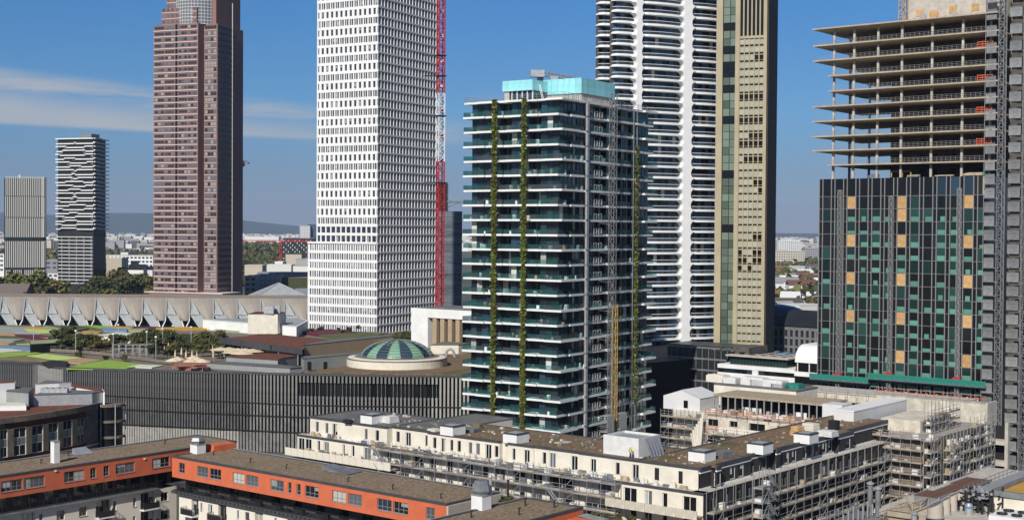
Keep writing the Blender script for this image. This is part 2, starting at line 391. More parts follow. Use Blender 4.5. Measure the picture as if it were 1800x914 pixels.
        # exposed white ducts in the bay beside the riser
        for x0 in (pipe_x+1.6, pipe_x+4.2, pipe_x+6.4): inst('ventilation_duct', duct, t, (x0, .9, z))
    for it, nm in ((rail_items, 'balustrade_pane'), (pane_items, 'glass_pane')):
        it.sort(key=lambda a: a[3]); pieces(nm, t, [i[:3] for i in it])
    stuff_m.make('mullion', 'frame_dark', t, stuff=True)
    clut.make('balcony_furniture', ['white_paint', 'metal_grey', 'wood'], t, stuff=True)
    # end walls (back faces) and risers
    MB().box(gx1-.38, gx1+.3, gy0+2.2, gy1-.2, 0, ZR-.5).make('end_wall', 'concrete_dark', t)
    rb = MB()
    for k in range(N-1):
        z = ZR-(k+1)*H
        rb.box(pipe_x-.42, pipe_x-.05, .0, .5, z+.05, z+H-.5); rb.box(pipe_x+.12, pipe_x+.42, .0, .5, z+.05, z+H-.5)
    rb.make('service_riser', 'metal_light', t)
    rb = MB()
    for xx in (gx-.9, gx+.75): rb.bar((xx, .3, 0), (xx, .3, ZR-.5), .16)
    rb.make('downpipe', 'metal_grey', t)
    # climbing plants
    def planting(x, y, z0, z1, n, wx, wy):
        b = MB(); rr = random.Random(int(x*7+y*13))
        for i in range(n):
            z = rr.uniform(z0, z1); wob = .8+.15*sin(z*.9+x)+.14*sin(z*2.7+y)+.12*sin(z*6.1)
            px, py = x+rr.gauss(0, wx*.5)*wob, y+rr.gauss(0, wy*.5)*wob
            s = rr.uniform(.16, .36); a = Vector((rr.uniform(-1, 1), rr.uniform(-1, 1), rr.uniform(-.6, .6))).normalized()*s
            c = Vector((rr.uniform(-1, 1), rr.uniform(-1, 1), rr.uniform(-.3, 1))).normalized()*s; p = Vector((px, py, z))
            b.quad(p-a, p+c, p+a, p-c, mi=rr.choice([0, 0, 0, 1, 1, 2]))
        return b
    M('creeper', (.20,.24,.03), .7, ns=.3, col2=(.16,.16,.025)); M('creeper_dark', (.10,.14,.02), .7); M('creeper_brown', (.16,.11,.03), .8)
    cm = ['creeper', 'creeper_dark', 'creeper_brown']
    for yy in (g1, g2): planting(-.35, yy, 9, ZR+.2, 12000, .40, .60).make('climbing_plant', cm, t, stuff=True)
    planting(gx, -.1, 14, ZR-9, 4200, .5, .35).make('climbing_plant', cm, t, stuff=True)
    # roof: rails, plant rooms with corrugated walls, cyan screen panels
    b = MB()
    rail(b, (0, .2, ZR), (0, yl-.5, ZR), 1.2, 3, 2.2, .05); rail(b, (.2, 0, ZR), (pipe_x, .2, ZR), 1.2, 3, 2.2, .05); rail(b, (pipe_x+2, .5, ZR), (xr, .5, ZR), 1.1, 3, 2.2, .05)
    rail(b, (0, yl-.5, ZR), (9, yl-.5, ZR), 1.2, 3, 2.2, .05)
    b.make('roof_rail', 'steel_tube', t)
    def plant_room(x0, x1, y0, y1, zb, zt, glazed):
        b = MB()
        if not glazed:
            b.box(x0+.4, x1-.4, y0+.4, y1-.4, ZR+.01, zb)
            n = int((x1-x0)/.55)
            for i in range(n): x = x0+.4+(x1-x0-.8)*i/n; b.box(x, x+.24, y0+.18, y0+.4, ZR+.01, zb)
            n = int((y1-y0)/.55)
            for i in range(n): y = y0+.4+(y1-y0-.8)*i/n; b.box(x0+.18, x0+.4, y, y+.24, ZR+.01, zb)
            b.make('plant_room_wall', 'corrugated', t)
        else:
            b.box(x0+.8, x1-.5, y0+.6, y1-1.6, ZR+.01, zb); b.make('plant_room_glazing', 'glass_blue', t)
            b = MB(); b.box(x0+.4, x0+.8, y1-1.6, y1-.3, ZR+.01, zb).make('plant_room_wall', 'corrugated', t)
            c = MB()
            for i in range(6): y = y0+.3+(y1-y0-1.2)*i/5; c.box(x0+.5, x0+.78, y-.1, y+.1, ZR+.01, zb)
            c.make('post', 'white_paint', t)
        MB().box(x0+.3, x1-.3, y0+.3, y1-.3, zb, zt-.3).make('plant_room_roof', 'grey_roof', t)
        it = []
        n = int((y1-y0)/1.5); w = (y1-y0)/n
        for i in range(n): it.append((boxmesh('screen_panel', .1, w-.04, zt-zb, 'cyan_band'), (x0, y0+(i+.5)*w, zb), 0))
        n = int((x1-x0)/1.1); w = (x1-x0)/n
        for i in range(n): it.append((boxmesh('screen_panel', w-.04, .1, zt-zb, 'cyan_band'), (x0+(i+.5)*w, y0, zb), 0))
        pieces('screen_panel', t, it)
    xc, yc = E.Z(1022, 137, 90.1); xe = xc+15.5
    plant_room(xc, xe, yc, yc+14.5, zat(1022, 163, 313), 90.1, False)
    plant_room(8, 15.5, 13.2, 21.5, 87.2, 89.6, True)
    # ladder between the plant rooms
    b = MB()
    for dx in (0, .6): b.bar((9.5+dx, 11.2, ZR), (9.5+dx, 12.4, 88.6), .07)
    for i in range(10): b.bar((9.5, 11.2+.12*i, ZR+.4*i), (10.1, 11.2+.12*i, ZR+.4*i), .04)
    b.make('roof_ladder', 'white_paint', t)
    # facade cleaning crane standing on the roof
    p = E.wor(xc+1.5, yc+9.5, 89.85); c = thing('facade_crane', 'grey facade cleaning crane with boxy counterweight lying on the planted tower roof', 'crane', p, E.th-pi/2+radians(40))
    MB().box(-4.6, -1.4, -.9, .9, 1.0, 2.6).make('counterweight', 'metal_light', c); MB().box(-3.0, -1.6, -.6, .6, 0, 1.0).make('chassis', 'glass_blue', c)
    b = MB()
    for y in (-.5, .5): b.bar((-1.4, y, 2.2), (6.2, y, 1.0), .12); b.bar((-1.4, y, 1.3), (6.2, y, .5), .12)
    for i in range(9): x = -1.2+i*.85; b.bar((x, -.5, 2.1-.14*i), (x+.8, -.5, 1.25-.1*i), .07); b.bar((x, .5, 2.1-.14*i), (x+.8, .5, 1.25-.1*i), .07); b.bar((x, -.5, 2.1-.14*i), (x, .5, 2.1-.14*i), .07)
    b.make('boom', 'metal_grey', c)
    MB().box(0, 1.8, -.8, .8, 0, 1.25).make('winch_housing', 'metal_light', c)
    MB().bar((6, 0, 0), (6.2, 0, 2.0), .12).bar((6.2, 0, 2.0), (6.9, 0, 2.5), .1).bar((6.9, 0, 2.5), (7.8, 0, 2.4), .08).make('davit', 'metal_grey', c)
    # builders' hoist in front of the right-hand face
    hx = E.Rr(1076, 500, -2.0)[0]; w = E.wor(hx, -2.0)
    h = thing('construction_hoist', 'lattice hoist mast with a mesh cage climbing the right face of the planted tower', 'hoist', w, E.th)
    MB().lattice(0, 0, 38, ZR+2.2, 1.3, 1.5, .085).make('mast', 'metal_grey', h)
    b = MB().lattice(0, 0, 3, 38, 1.3, 1.5, .09); b.make('mast', 'metal_grey', h)
    MB().lattice(1.1, -.2, 3, 38, .9, 1.5, .12).make('mast', 'yellow_paint', h, label='yellow lower mast')
    b = MB()
    for k in range(0, N-2, 2): z = ZR-k*H-1; b.bar((-.4, .4, z), (-2.2, 2.2, z+.3), .07); b.bar((.5, .6, z), (1.6, 2.4, z), .06)
    b.make('wall_tie', 'metal_grey', h)
    zc = zat(1085, 752, 318)
    for x0, x1 in ((-3.9, -.9), (1.9, 5.0)):
        b = MB()
        b.box(x0, x1, -1.3, .6, zc, zc+.15).box(x0, x1, -1.3, .6, zc+3.6, zc+3.75)
        n = 9
        for i in range(n+1):
            x = x0+(x1-x0)*i/n; b.bar((x, -1.3, zc), (x, -1.3, zc+3.7), .05)
        for i in range(9): z = zc+.4*i; b.bar((x0, -1.3, z), (x1, -1.3, z), .04); b.bar((x1, -1.3, z), (x1, .6, z), .04); b.bar((x0, -1.3, z), (x0, .6, z), .04)
        b.box(x0+.05, x1-.05, -1.24, -1.2, zc+.15, zc+3.6); b.make('cage', 'metal_light', h)
    return E
EDEN = planted_tower()
# ================================================================ wavy white tower
M('wavy_glass', (.035,.075,.13), .06, rnd=.6); M('smooth_white', (.86,.86,.85), .45, ns=.3, na=.05)
def arc_poly(u0, u1, n0, n1, r, front_bulge=.0, k=5):
    """outline with rounded front corners: u along the face, n outward (front at n1)"""
    p = [(u0, n0)]
    for i in range(k+1): t = pi/2*i/k; p.append((u0+r-r*cos(t), n1-r+r*sin(t)))
    m = 6
    for i in range(1, m): f = i/m; p.append((u0+r+(u1-u0-2*r)*f, n1+front_bulge*4*f*(1-f)))
    for i in range(k+1): t = pi/2*i/k; p.append((u1-r+r*sin(t), n1-r+r*cos(t)))
    p.append((u1, n0)); return p
def wavy_tower():
    # the face seen here is the local y = const plane; its left part turns away to the left
    G = Bld('residential_tower', 'white high-rise with rounded wavy balcony bands behind the planted tower', 'tower', 1122, 425, 64)
    t = G.root; H = 19.12*425/2400; zt = zat(1160, 4, 425)+H*2; N = 48
    x1, x2 = G.Rr(1200, 400, 0)[0], G.Rr(1211, 400, 0)[0]; x3 = G.Rr(1263.5, 400, 0)[0]; x0 = G.Rr(1127, 400, 0)[0]
    # bays: (x from, x to, front y, back y)
    MB().box(.4, x3-.3, 2.3, 24, 0, zt).make('core_wall', 'concrete_dark', t)
    def bay(face, u0, u1, nb, nf, r, org, bulge):
        poly = arc_poly(u0, u1, nb, nf, r, bulge)
        b = MB(); pts = [(u, -n) for u, n in poly]
        b.prism(pts[::-1], .0, .5); ins = [(u, -n) for u, n in arc_poly(u0+.02, u1-.02, nb, nf-.02, r, bulge)]
        for i in range(1, len(ins)-2): b.quad((*ins[i], .5), (*ins[i+1], .5), (*ins[i+1], .68), (*ins[i], .68))
        slab = b.mesh('balcony_band', 'smooth_white')
        c = MB(); gp = arc_poly(u0+.12, u1-.12, nb, nf-.15, r, bulge); gp = [(u, -n) for u, n in gp]
        for i in range(1, len(gp)-2): c.quad((*gp[i], .69), (*gp[i+1], .69), (*gp[i+1], 1.6), (*gp[i], 1.6))
        glass = c.mesh('balustrade_glass', 'rail_glass_grey')
        e = MB(); hp = [(u, -n) for u, n in arc_poly(u0+.08, u1-.08, nb, nf-.10, r, bulge)]
        for i in range(1, len(hp)-2): e.quad((*hp[i], 1.56), (*hp[i+1], 1.56), (*hp[i+1], 1.68), (*hp[i], 1.68))
        return slab, glass, e.mesh('handrail', 'smooth_white')
    def pane_row(u0, u1, n, name):
        k = max(2, int((u1-u0)/1.25)); w = (u1-u0)/k; out = []
        return [(u0+(i+.5)*w, n, w) for i in range(k)]
    panes = []
    defs = [  # name, face frame (x offset, y offset, rot), u0, u1, depth of bay front
        (0, 0, 0, x0, x1, 2.6, .3, 2.5, .45),
        (0, 0, 0, x2, x3, 2.6, .0, 2.2, .4),
    ]
    zs = [zt-k*H for k in range(N)]
    for (ox, oy, rz, u0, u1, back, front, r, bulge) in defs:
        slab, glass, hand = bay('R', u0, u1, -back, front, r, 0, bulge)
        for z in zs:
            inst('balcony_band', slab, t, (ox, oy, z-.35), rz); inst('balustrade_glass', glass, t, (ox, oy, z-.35), rz); inst('handrail', hand, t, (ox, oy, z-.35), rz)
            if z > 12:
                for u, n, w in pane_row(u0+.3, u1-.3, 0, ''):
                    m = R.choice(['wavy_glass', 'wavy_glass', 'glass_dark', 'glass_black', 'curtain' if R.random() < .15 else 'wavy_glass'])
                    panes.append((boxmesh('glass_pane', round(w-.18, 2), .05, H-.5, m), (u, 1.9, z+.1), 0))
    # left flank: two further sets of bays stepping back on the left-hand side
    for (px0, px1, nf, nb) in ((1078, 1119, .0, 2.4), (1053, 1082, .0, 3.0)):
        yy = 2.0 if px0 > 1060 else 9.0
        xa, xb = G.Rr(px0, 400, yy)[0], G.Rr(px1, 400, yy)[0]
        slab, glass, hand = bay('R', xa, xb, -nb, nf+.3, 2.0, 0, .35)
        for z in zs:
            inst('balcony_band', slab, t, (0, yy, z-.35+.5)); inst('balustrade_glass', glass, t, (0, yy, z-.35+.5)); inst('handrail', hand, t, (0, yy, z-.35+.5))
            for u, n, w in pane_row(xa+.3, xb-.2, 0, ''):
                panes.append((boxmesh('glass_pane', round(w-.18, 2), .05, H-.5, R.choice(['wavy_glass', 'glass_dark', 'wavy_glass'])), (u, yy+1.9, z+.5), 0))
        MB().box(xa+.3, xb+.3, yy+2.0, yy+3.5, 0, zt).make('core_wall', 'concrete_dark', t)
        if px0 < 1060:
            pass
    panes.sort(key=lambda a: -a[0].dimensions.x if hasattr(a[0], 'dimensions') else 0)
    pieces('glass_pane', t, panes)
    # the white webs between the bays, swelling at every floor
    def web(ua, ub, y0, y1, flare):
        b = MB(); prof = []
        for k in range(N-1):
            z0 = zs[k+1]
            for f, w in ((0, 1.0), (.06, .75), (.16, .35), (.3, .1), (.5, 0), (.7, .1), (.84, .35), (.94, .75)):
                prof.append((z0+H*f-.1, w))
        prof.sort(); n0 = len(b.v)
        for z, w in prof:
            b.v += [(ua-flare*w, y1, z), (ua-flare*w, y0+.25, z), (ua-flare*.6*w, y0, z), (ub+flare*.6*w, y0, z), (ub+flare*w, y0+.25, z), (ub+flare*w, y1, z)]
        for j in range(len(prof)-1):
            for i in range(5): a = n0+j*6+i; b.f.append((a, a+1, a+7, a+6)); b.m.append(0)
        return b.make('white_web', 'smooth_white', t, smooth=False)
    web(x1-.25, x2+.2, -.6, 2.3, 1.7)
    xw0, xw1 = G.Rr(1117.5, 400, .2)[0], G.Rr(1125, 400, .2)[0]
    web(xw0, xw1+.1, .0, 2.4, 1.3)
    return G
WAVY = wavy_tower()
# ================================================================ tan stone tower
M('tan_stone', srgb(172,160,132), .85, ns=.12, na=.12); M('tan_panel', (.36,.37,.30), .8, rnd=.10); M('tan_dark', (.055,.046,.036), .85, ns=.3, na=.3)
M('tan_glass', (.13,.17,.13), .22, rnd=.45)
def tan_tower():
    T = Bld('office_tower', 'tall tan stone tower with green glazed strip and rows of small square windows', 'tower', 1347, 426, 22)
    t = T.root
    zt = zat(1347, -60, 426); P = PL(0)
    def y(px): return T.L(px, 400, 0)[0]
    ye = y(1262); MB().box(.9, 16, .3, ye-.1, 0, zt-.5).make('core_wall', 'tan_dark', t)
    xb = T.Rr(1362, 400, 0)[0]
    MB().box(.0, xb, -.02, .28, 0, zt).make('side_wall', 'tan_dark', t)  # shaded side: its shade is painted as a darkened tan stone
    for a, c in ((1257, 1268), (1290, 1297), (1340, 1347)):
        MB().box(-.5, .88, y(c)+(0 if c < 1347 else .3), y(a), 0, zt).make('pilaster', 'tan_stone', t)
    zs = []; rows = 13.72*426/2400; z = zat(1320, 63, 426)
    bands = []
    # top louvre band
    b = MB()
    MB().box(.1, .4, y(1340), y(1297), z+.2, zt).make('louvre_band', 'glass_black', t)
    for i in range(7): yy = y(1340)+(y(1297)-y(1340))*i/6; b = MB().box(-.3, .1, yy-.22, yy+.22, z+.2, zt); b.make('louvre_pier', 'tan_stone', t)
    MB().box(-.35, .86, y(1340), y(1297), z-.6, z+.18).make('string_course', 'tan_stone', t)
    k = 0; its = []; frames = []; strip = []; sills = []
    dark_rows = {7: (0,1,2,3,4), 10: (0,1,2,3,4), 12: (2, 3, 4), 13: (0,1,2,3,4), 15: (1,2,3,4), 18: (3,4), 19: (4,), 2: (3,4), 25: (3, 4), 27: (0,3,4), 28: (0,1,3,4), 29: (0, 2)}
    while z > 20:
        wz = z-rows*1.0
        for i in range(5):
            y0 = y(1340)+(y(1297)-y(1340))*(i+.08)/5; y1 = y(1340)+(y(1297)-y(1340))*(i+.92)/5
            dk = (4-i) in dark_rows.get(k, ())
            m = 'glass_black' if dk else 'tan_panel'
            its.append((boxmesh('window_panel', .06, round(y1-y0, 2), rows*.60, m), (.45 if dk else .05, (y0+y1)/2, wz+rows*.03), 0))
            frames.append((boxmesh('window_slot', .05, round(y1-y0, 2), rows*.36, 'glass_black'), (.72, (y0+y1)/2, wz+rows*.63), 0)); sills.append((y0, y1, wz+rows*.63))
        z -= rows; k += 1
    pieces('window_panel', t, its); pieces('window_slot', t, frames, 0)
    z0 = zat(1320, 63, 426); b = MB(); n = k
    for i in range(n+1): b.box(-.12, .86, y(1340)+.01, y(1297)-.01, z0-rows*i-rows*.05, z0-rows*i-.02)
    for a, c, z in sills: b.quad((-.02, a, z), (-.02, c, z), (.7, c, z+rows*.17), (.7, a, z+rows*.17))
    for i in range(6): yy = y(1340)+(y(1297)-y(1340))*i/5; b.box(-.22, .8, yy-.16, yy+.16, 10, z0-.5)
    b.make('stone_grid', 'tan_stone', t, stuff=True)
    zz = zt; kk = 0; hh = 13.72*426/2400*1.0
    while zz > 10:
        for j, (a, c) in enumerate(((1268.5, 1280), (1280.5, 1289.5))):
            m = 'glass_black' if (kk in (7, 10, 12, 13, 15, 19, 26, 33)) else 'tan_glass'
            strip.append((boxmesh('strip_glazing', .06, round(y(a)-y(c)-.1, 2), hh-.14, m), (.15, (y(a)+y(c))/2, zz-hh), 0))
        zz -= hh; kk += 1
    pieces('strip_glazing', t, strip)
    return T
TAN = tan_tower()
# ================================================================ unfinished tower on the right
M('raw_slab', srgb(178,165,146), .9, ns=.6, na=.18); M('slab_soffit', (.20,.165,.12), .9, ns=.5, na=.25); M('film_green', (.10,.27,.20), .5, rnd=.2)
def shell_tower():
    T = Bld('unfinished_tower', 'tower shell with bare concrete slabs on columns above a dark green glazed body', 'tower', 1741, 300, 39)
    t = T.root; P = PL(0)
    def y(px, yy=200): return T.L(px, yy, 0)[0]
    yl, yr = y(1442), y(1738); D = 26
    zg = T.L(1442, 315, 0)[1]            # top of glazed part
    lefts = [52, 81, 107.6, 134, 160.6, 187.7, 213.7, 240, 265, 290]
    long_ = [1, 1, 1, 0, 0, 1, 1, 1, 1, 0]
    zsl = [T.L(1440 if l else 1459, v, 0)[1] for v, l in zip(lefts, long_)]
    cols = [1464, 1499, 1541, 1583, 1636, 1690, 1739]
    for i, (z, l) in enumerate(zip(zsl, long_)):
        ya = y(1436)+.6 if l else y(1459)
        x0 = -1.2 if i else -1.6
        MB().box(x0, D, -1.5, ya, z-.32, z).make('floor_slab', 'raw_slab', t)
        zb = zsl[i+1] if i < 9 else zg
        for c in cols:
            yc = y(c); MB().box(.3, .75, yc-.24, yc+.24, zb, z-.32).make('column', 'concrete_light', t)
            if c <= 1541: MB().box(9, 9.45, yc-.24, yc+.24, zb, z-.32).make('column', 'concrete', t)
        # railings between the columns
        b = MB(); zf = zb
        if i < 9:
            yb = y(1436) if long_[i+1] else y(1459)
            rail(b, (.1, -.5, zf), (.1, yb, zf), 1.15, 3, 1.1, .035)
            b.make('edge_railing', 'steel_tube', t, stuff=True)
            if i in (1, 3, 5, 7):
                b = MB(); ya_, yb_ = y(1744), y(1718)
                for j in range(4): yy = ya_+(yb_-ya_)*j/3; b.box(-.3, -.18, yy-.06, yy+.06, zf+.02, zf+1.5)
                for j in range(3): b.box(-.18, -.1, ya_, yb_, zf+.25+.5*j, zf+.42+.5*j)
                b.make('orange_barrier', 'orange_rail', t)
    # core and back walls seen between the slabs
    ck = y(1556)
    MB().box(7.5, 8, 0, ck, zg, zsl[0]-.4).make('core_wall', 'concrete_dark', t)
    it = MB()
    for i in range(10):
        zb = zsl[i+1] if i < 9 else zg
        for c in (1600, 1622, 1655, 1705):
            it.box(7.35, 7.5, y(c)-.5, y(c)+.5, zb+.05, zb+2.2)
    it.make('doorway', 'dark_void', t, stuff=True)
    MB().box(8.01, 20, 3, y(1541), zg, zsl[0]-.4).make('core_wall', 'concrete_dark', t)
    # core upstand above the top slab with formwork
    zt = zsl[0]; ya, yb = y(1752, 20), y(1580, 20); zc = T.L(1700, 26, 2.5)[1]; 
    MB().box(5, 18, ya, yb, zc, zc+14).make('core_upstand', 'concrete_light', t)
    b = MB()
    for c in (1590, 1612, 1645, 1668, 1690, 1735): yy = y(c, 20); b.box(4.2, 5, yy-.35, yy+.35, zt, zc+.6)
    b.make('formwork_prop', 'concrete_light', t, stuff=True)
    for c, m in ((1602, 'plywood'), (1660, 'plywood'), (1700, 'plywood')):
        yy = y(c, 20); MB().box(4.9, 4.98, yy-.9, yy+.9, zc+1.0, zc+2.6).make('formwork_panel', m, t)
    MB().box(5.2, 17, y(1735, 20), y(1600, 20), zt+.02, zc-.02).make('formwork_void', 'dark_void', t)
    # scaffold tower left of the upstand
    p = T.wor(4, yb+.6); sc = thing('scaffold_tower', 'small wooden formwork tower at the left end of the concrete core', 'scaffold', (p.x, p.y, zt), T.th)
    MB().lattice(0, 0, 0, 14, 1.6, 1.3, .09).lattice(2.4, 0, 0, 14, 1.6, 1.3, .09).make('frame', 'plank', sc, stuff=True)
    # cable drums lying on the top slab
    def drum(px, r, m, lab):
        yy = y(px, 20); p = T.wor(1.2, yy, zt+.02); d = thing('cable_drum', lab, 'cable drum', p, T.th, 'cable drums on the top slab')
        b = MB(); n = 20
        for x0, x1 in ((-.5, -.4), (.4, .5)):
            ring = [(x0, r*cos(2*pi*i/n), r+r*sin(2*pi*i/n)) for i in range(n)]; ring2 = [(x1, a, c) for _, a, c in ring]
            b.quad(*ring); b.quad(*ring2)
            for i in range(n): j = (i+1) % n; b.quad(ring[i], ring[j], ring2[j], ring2[i])
        b.make('flange', m, d, stuff=False); 
        MB().bar((-.4, 0, r), (.4, 0, r), r*.6, 16).make('barrel', 'plank', d)
    drum(1638, 1.0, 'plywood', 'orange brown cable drum on the top slab'); drum(1619, .75, 'metal_light', 'grey cable drum left of the orange brown one'); drum(1675, .6, 'metal_light', 'small grey cable drum between the props of the core')
    # clutter on the lowest open floor
    for px0, px1, h, m in ((1563, 1580, 1.2, 'yellow_paint'), (1582, 1597, 1.2, 'yellow_paint'), (1592, 1612, .5, 'plank'), (1690, 1728, .7, 'plank'), (1725, 1733, 1.1, 'teal_net'), (1640, 1672, .3, 'plank'), (1524, 1540, .8, 'metal_grey')):
        ya_, yb_ = y(px1, 310), y(px0, 310); p = T.wor(1.3, (ya_+yb_)/2, zg+.15); w = (yb_-ya_)
        b = MB()
        if m == 'yellow_paint':
            for yy in (-w/2, w/2): b.box(-.1, .1, yy-.1, yy+.1, 0, h)
            b.box(-.1, .1, -w/2, w/2, h, h+.2)
        else:
            for q in range(4): b.box(-.6+.3*q, -.35+.3*q, -w/2, w/2*(1-.1*q), 0, h*(.6+.13*q))
        o = b.make({'yellow_paint': 'trestle', 'teal_net': 'net_bundle', 'metal_grey': 'pipe_stack'}.get(m, 'timber_stack'), m, None, p, T.th)
        tag(o, {'yellow_paint': 'yellow steel trestle on the lowest open slab of the shell tower', 'teal_net': 'folded teal net on the lowest open slab', 'metal_grey': 'stack of grey pipes on the lowest open slab'}.get(m, 'stack of timber lying on the lowest open slab'), 'building material', 'materials on the lowest open slab')
    # ---- glazed body
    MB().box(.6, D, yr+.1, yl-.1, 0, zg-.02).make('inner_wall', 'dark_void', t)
    MB().box(.59, D, yr, yr+.09, 0, zg).make('side_wall', 'glass_black', t)
    nb = 13; pw = (yl-yr)/nb; zrow0 = T.L(1442, 346, 0)[1]; zb = T.L(1442, 672, 0)[1]; nr = 15; rh = (zrow0-zb)/nr
    panes = []; films = []; narrow = []; ply = []
    masts = [y(1481), y(1571), y(1691)]
    for i in range(nb):
        y0 = yl-i*pw; yn = y0-pw*.30; y1 = y0-pw            # narrow panel then the wide pane (seen left to right)
        if i > 0 or True:
            tall = 'glass_blue' if i > 8 else 'glass_black'
            if i < nb-1:
                panes.append((boxmesh('glass_pane', .05, round(pw*.62, 2), zg-zrow0-.2, tall), (.1, (yn+y1)/2, zrow0+.1), 0))
                narrow.append((boxmesh('narrow_pane', .05, round(pw*.24, 2), zg-zrow0-.2, 'glass_black'), (.2, (y0+yn)/2, zrow0+.1), 0))
        for r in range(nr):
            z = zrow0-(r+1)*rh
            hit = [m for m in masts if y1-.2 < m-1.0 < y0]
            if (hit and r % 3 == 0 and not (r == 12 and i < 3)) or (i == 6 and r in (0, 1)):
                ply.append((boxmesh('plywood_panel', .06, round(pw*.62, 2), rh-.15, 'plywood'), (.06, (yn+y1)/2, z+.08), 0)); continue
            panes.append((boxmesh('glass_pane', .05, round(pw*.62, 2), rh-.15, R.choice(['glass_green', 'glass_dark', 'glass_black', 'glass_green'])), (.1, (yn+y1)/2, z+.08), 0))
            narrow.append((boxmesh('narrow_pane', .05, round(pw*.24, 2), rh-.15, R.choice(['glass_black', 'glass_dark'])), (.22, (y0+yn)/2, z+.08), 0))
            if R.random() < (.74 if i > 1 else .3) and r > 0:
                h = rh*R.choice([.34, .34, .34, .36, .25]); films.append((boxmesh('protective_film', .03, round(pw*(.58 if R.random() < .8 else .34), 2), round(h, 1), 'film_green'), (.045, (yn+y1)/2-(0 if R.random() < .8 else .3), z+.1), 0))
    for n_, it in (('glass_pane', panes), ('narrow_pane', narrow), ('protective_film', films), ('plywood_panel', ply)): pieces(n_, t, it)
    fr = []
    for i in range(nb+1):
        for dy in ((0, pw*.30) if i < nb else (0,)):
            yy = yl-i*pw-dy; ztop = zg if i < nb else zrow0
            MB().box(-.12, .3, yy-.07, yy+.07, zb-2, ztop).make('mullion', 'steel_tube', t)
    for r in range(nr+1): z = zrow0-r*rh; MB().box(-.05, .28, yr, yl, z-.06, z+.06).make('transom', 'metal_grey', t)
    # open corner bay at the top right
    MB().box(.3, 1.0, yr, yr+1.2, zrow0, zg-.1).make('corner_column', 'concrete_light', t)
    MB().box(2.2, 2.4, yr+1.2, yr+pw*1.0, zrow0, zg-.5).make('loggia_wall', 'concrete', t)
    # ground storeys
    for c in range(1520, 1735, 18): yy = y(c, 690); MB().box(.0, .4, yy-.16, yy+.16, 8, zb-.6).make('column', 'white_paint', t)
    MB().box(.5, .55, yr, yl, 8, zb-1).make('glass_pane', 'glass_black', t)
    for c in (1571, 1643): yy = y(c, 690); MB().box(.3, .42, yy-1.1, yy+1.1, 12, zb-1).make('plywood_panel', 'plywood', t)
    # mast climbing platforms
    for j, (a, c, ms, zz, lab) in enumerate(((1425, 1528, (1481,), T.L(1480, 668, -1.2)[1], 'left mast climbing work platform with teal netting on the glazed facade'),
                              (1527, 1734, (1571, 1691), T.L(1600, 669, -1.2)[1], 'long right mast climbing work platform with teal netting on the glazed facade'))):
        ya_, yb_ = T.L(c, 680, -1.2)[0], T.L(a, 680, -1.2)[0]; p = T.wor(-1.2, ya_); w = thing('work_platform', lab, 'work platform', p, T.th); L_ = yb_-ya_
        MB().box(-.7, .6, 0, L_, zz-.25, zz-.1).make('deck', 'metal_grey', w)
        MB().box(-.7, .6, 0, L_, zz-.5, zz-.26).make('truss', 'black_metal', w)
        its = []; n = int(L_/1.5)
        for i in range(n): its.append((boxmesh('net_panel', .04, L_/n-.12, 1.25, 'teal_net'), (-.7, (i+.5)*L_/n, zz-.08), 0))
        pieces('net_panel', w, its)
        b = MB()
        for i in range(n+1): b.bar((-.7, L_*i/n, zz), (-.7, L_*i/n, zz+1.35), .045)
        b.make('railing_post', 'teal_net', w, stuff=True)
        for m in ms:
            ym = y(m)-ya_
            MB().lattice(.35, ym, 6, zrow0+(1.5 if m != 1571 else 0), .75, .9, .07).make('mast', 'steel_tube', w)
            MB().box(-.3, .7, ym-.9, ym+.9, zz-.1, zz+1.5).make('drive_unit', 'red_paint', w)
    # ---- hoist tower with landing gates
    p = T.wor(-1.5, -7.6); h = thing('hoist_tower', 'grey hoist tower with landing gates and lattice masts beside the shell tower', 'hoist', p, T.th)
    ztop = zsl[0]+10; rh2 = 3.05
    for k, (yy, xx) in enumerate(((5.2, .2), (-.6, -.6), (-3.9, -.6), (-8.5, -.6))): MB().lattice(xx, yy, 0, ztop, 1.1, 1.3, .10).make('mast', 'metal_grey', h)
    gates = []; fr = MB(); clut = []
    z = 1.8; k = 0
    while z < ztop:
        for yy, w in ((2.2, 2.6), (-2.2, 2.0), (-6.2, 3.0), (-10.8, 2.6)):
            gates.append((_gate(w), (.0, yy, z), 0))
        clut.append((boxmesh('landing_deck', 3.2, 14, .14, 'metal_grey'), (1.8, -4.2, z-.16), 0))
        clut.append((boxmesh('landing_deck', 1.6, 3.4, .14, 'metal_grey'), (1.0, 7.2, z-.16), 0))
        gates.append((_gate(2.2), (.3, 7.6, z), 0))
        z += rh2 if z < zg else 3.65; k += 1
    pieces('landing_gate', h, gates); pieces('landing_deck', h, clut)
    MB().box(4.5, 12, -13, 4.8, 0, ztop).make('backing_wall', 'concrete_dark', h)
    b = MB()
    for yy in (8.8, 5.9, 4.2, .6, -1.4, -3.2, -4.8, -8, -9.2, -12.4): b.bar((.1, yy, 0), (.1, yy, ztop), .07); b.bar((3.2, yy, 0), (3.2, yy, ztop), .07)
    b.make('standard', 'steel_tube', h, stuff=True)
    return T
M('gate_grey', (.27,.275,.28), .6, .3, ns=.9, na=.25, rnd=.2)
def _gate(w):
    k = ('gate', w)
    if k not in _cache:
        b = MB(); b.box(.02, .06, -w/2, w/2, .05, 2.0); n = int(w/.28)
        for i in range(n): y = -w/2+w*(i+.5)/n; b.box(-.03, .02, y-.05, y+.05, .05, 2.0)
        b.box(-.06, .02, -w/2, w/2, 2.0, 2.12).box(-.06, .02, -w/2, w/2, 0, .12).box(-.08, -.035, -.35, .35, 1.35, 1.7)
        _cache[k] = b.mesh('landing_gate', 'gate_grey')
    return _cache[k]
SHELL = shell_tower()
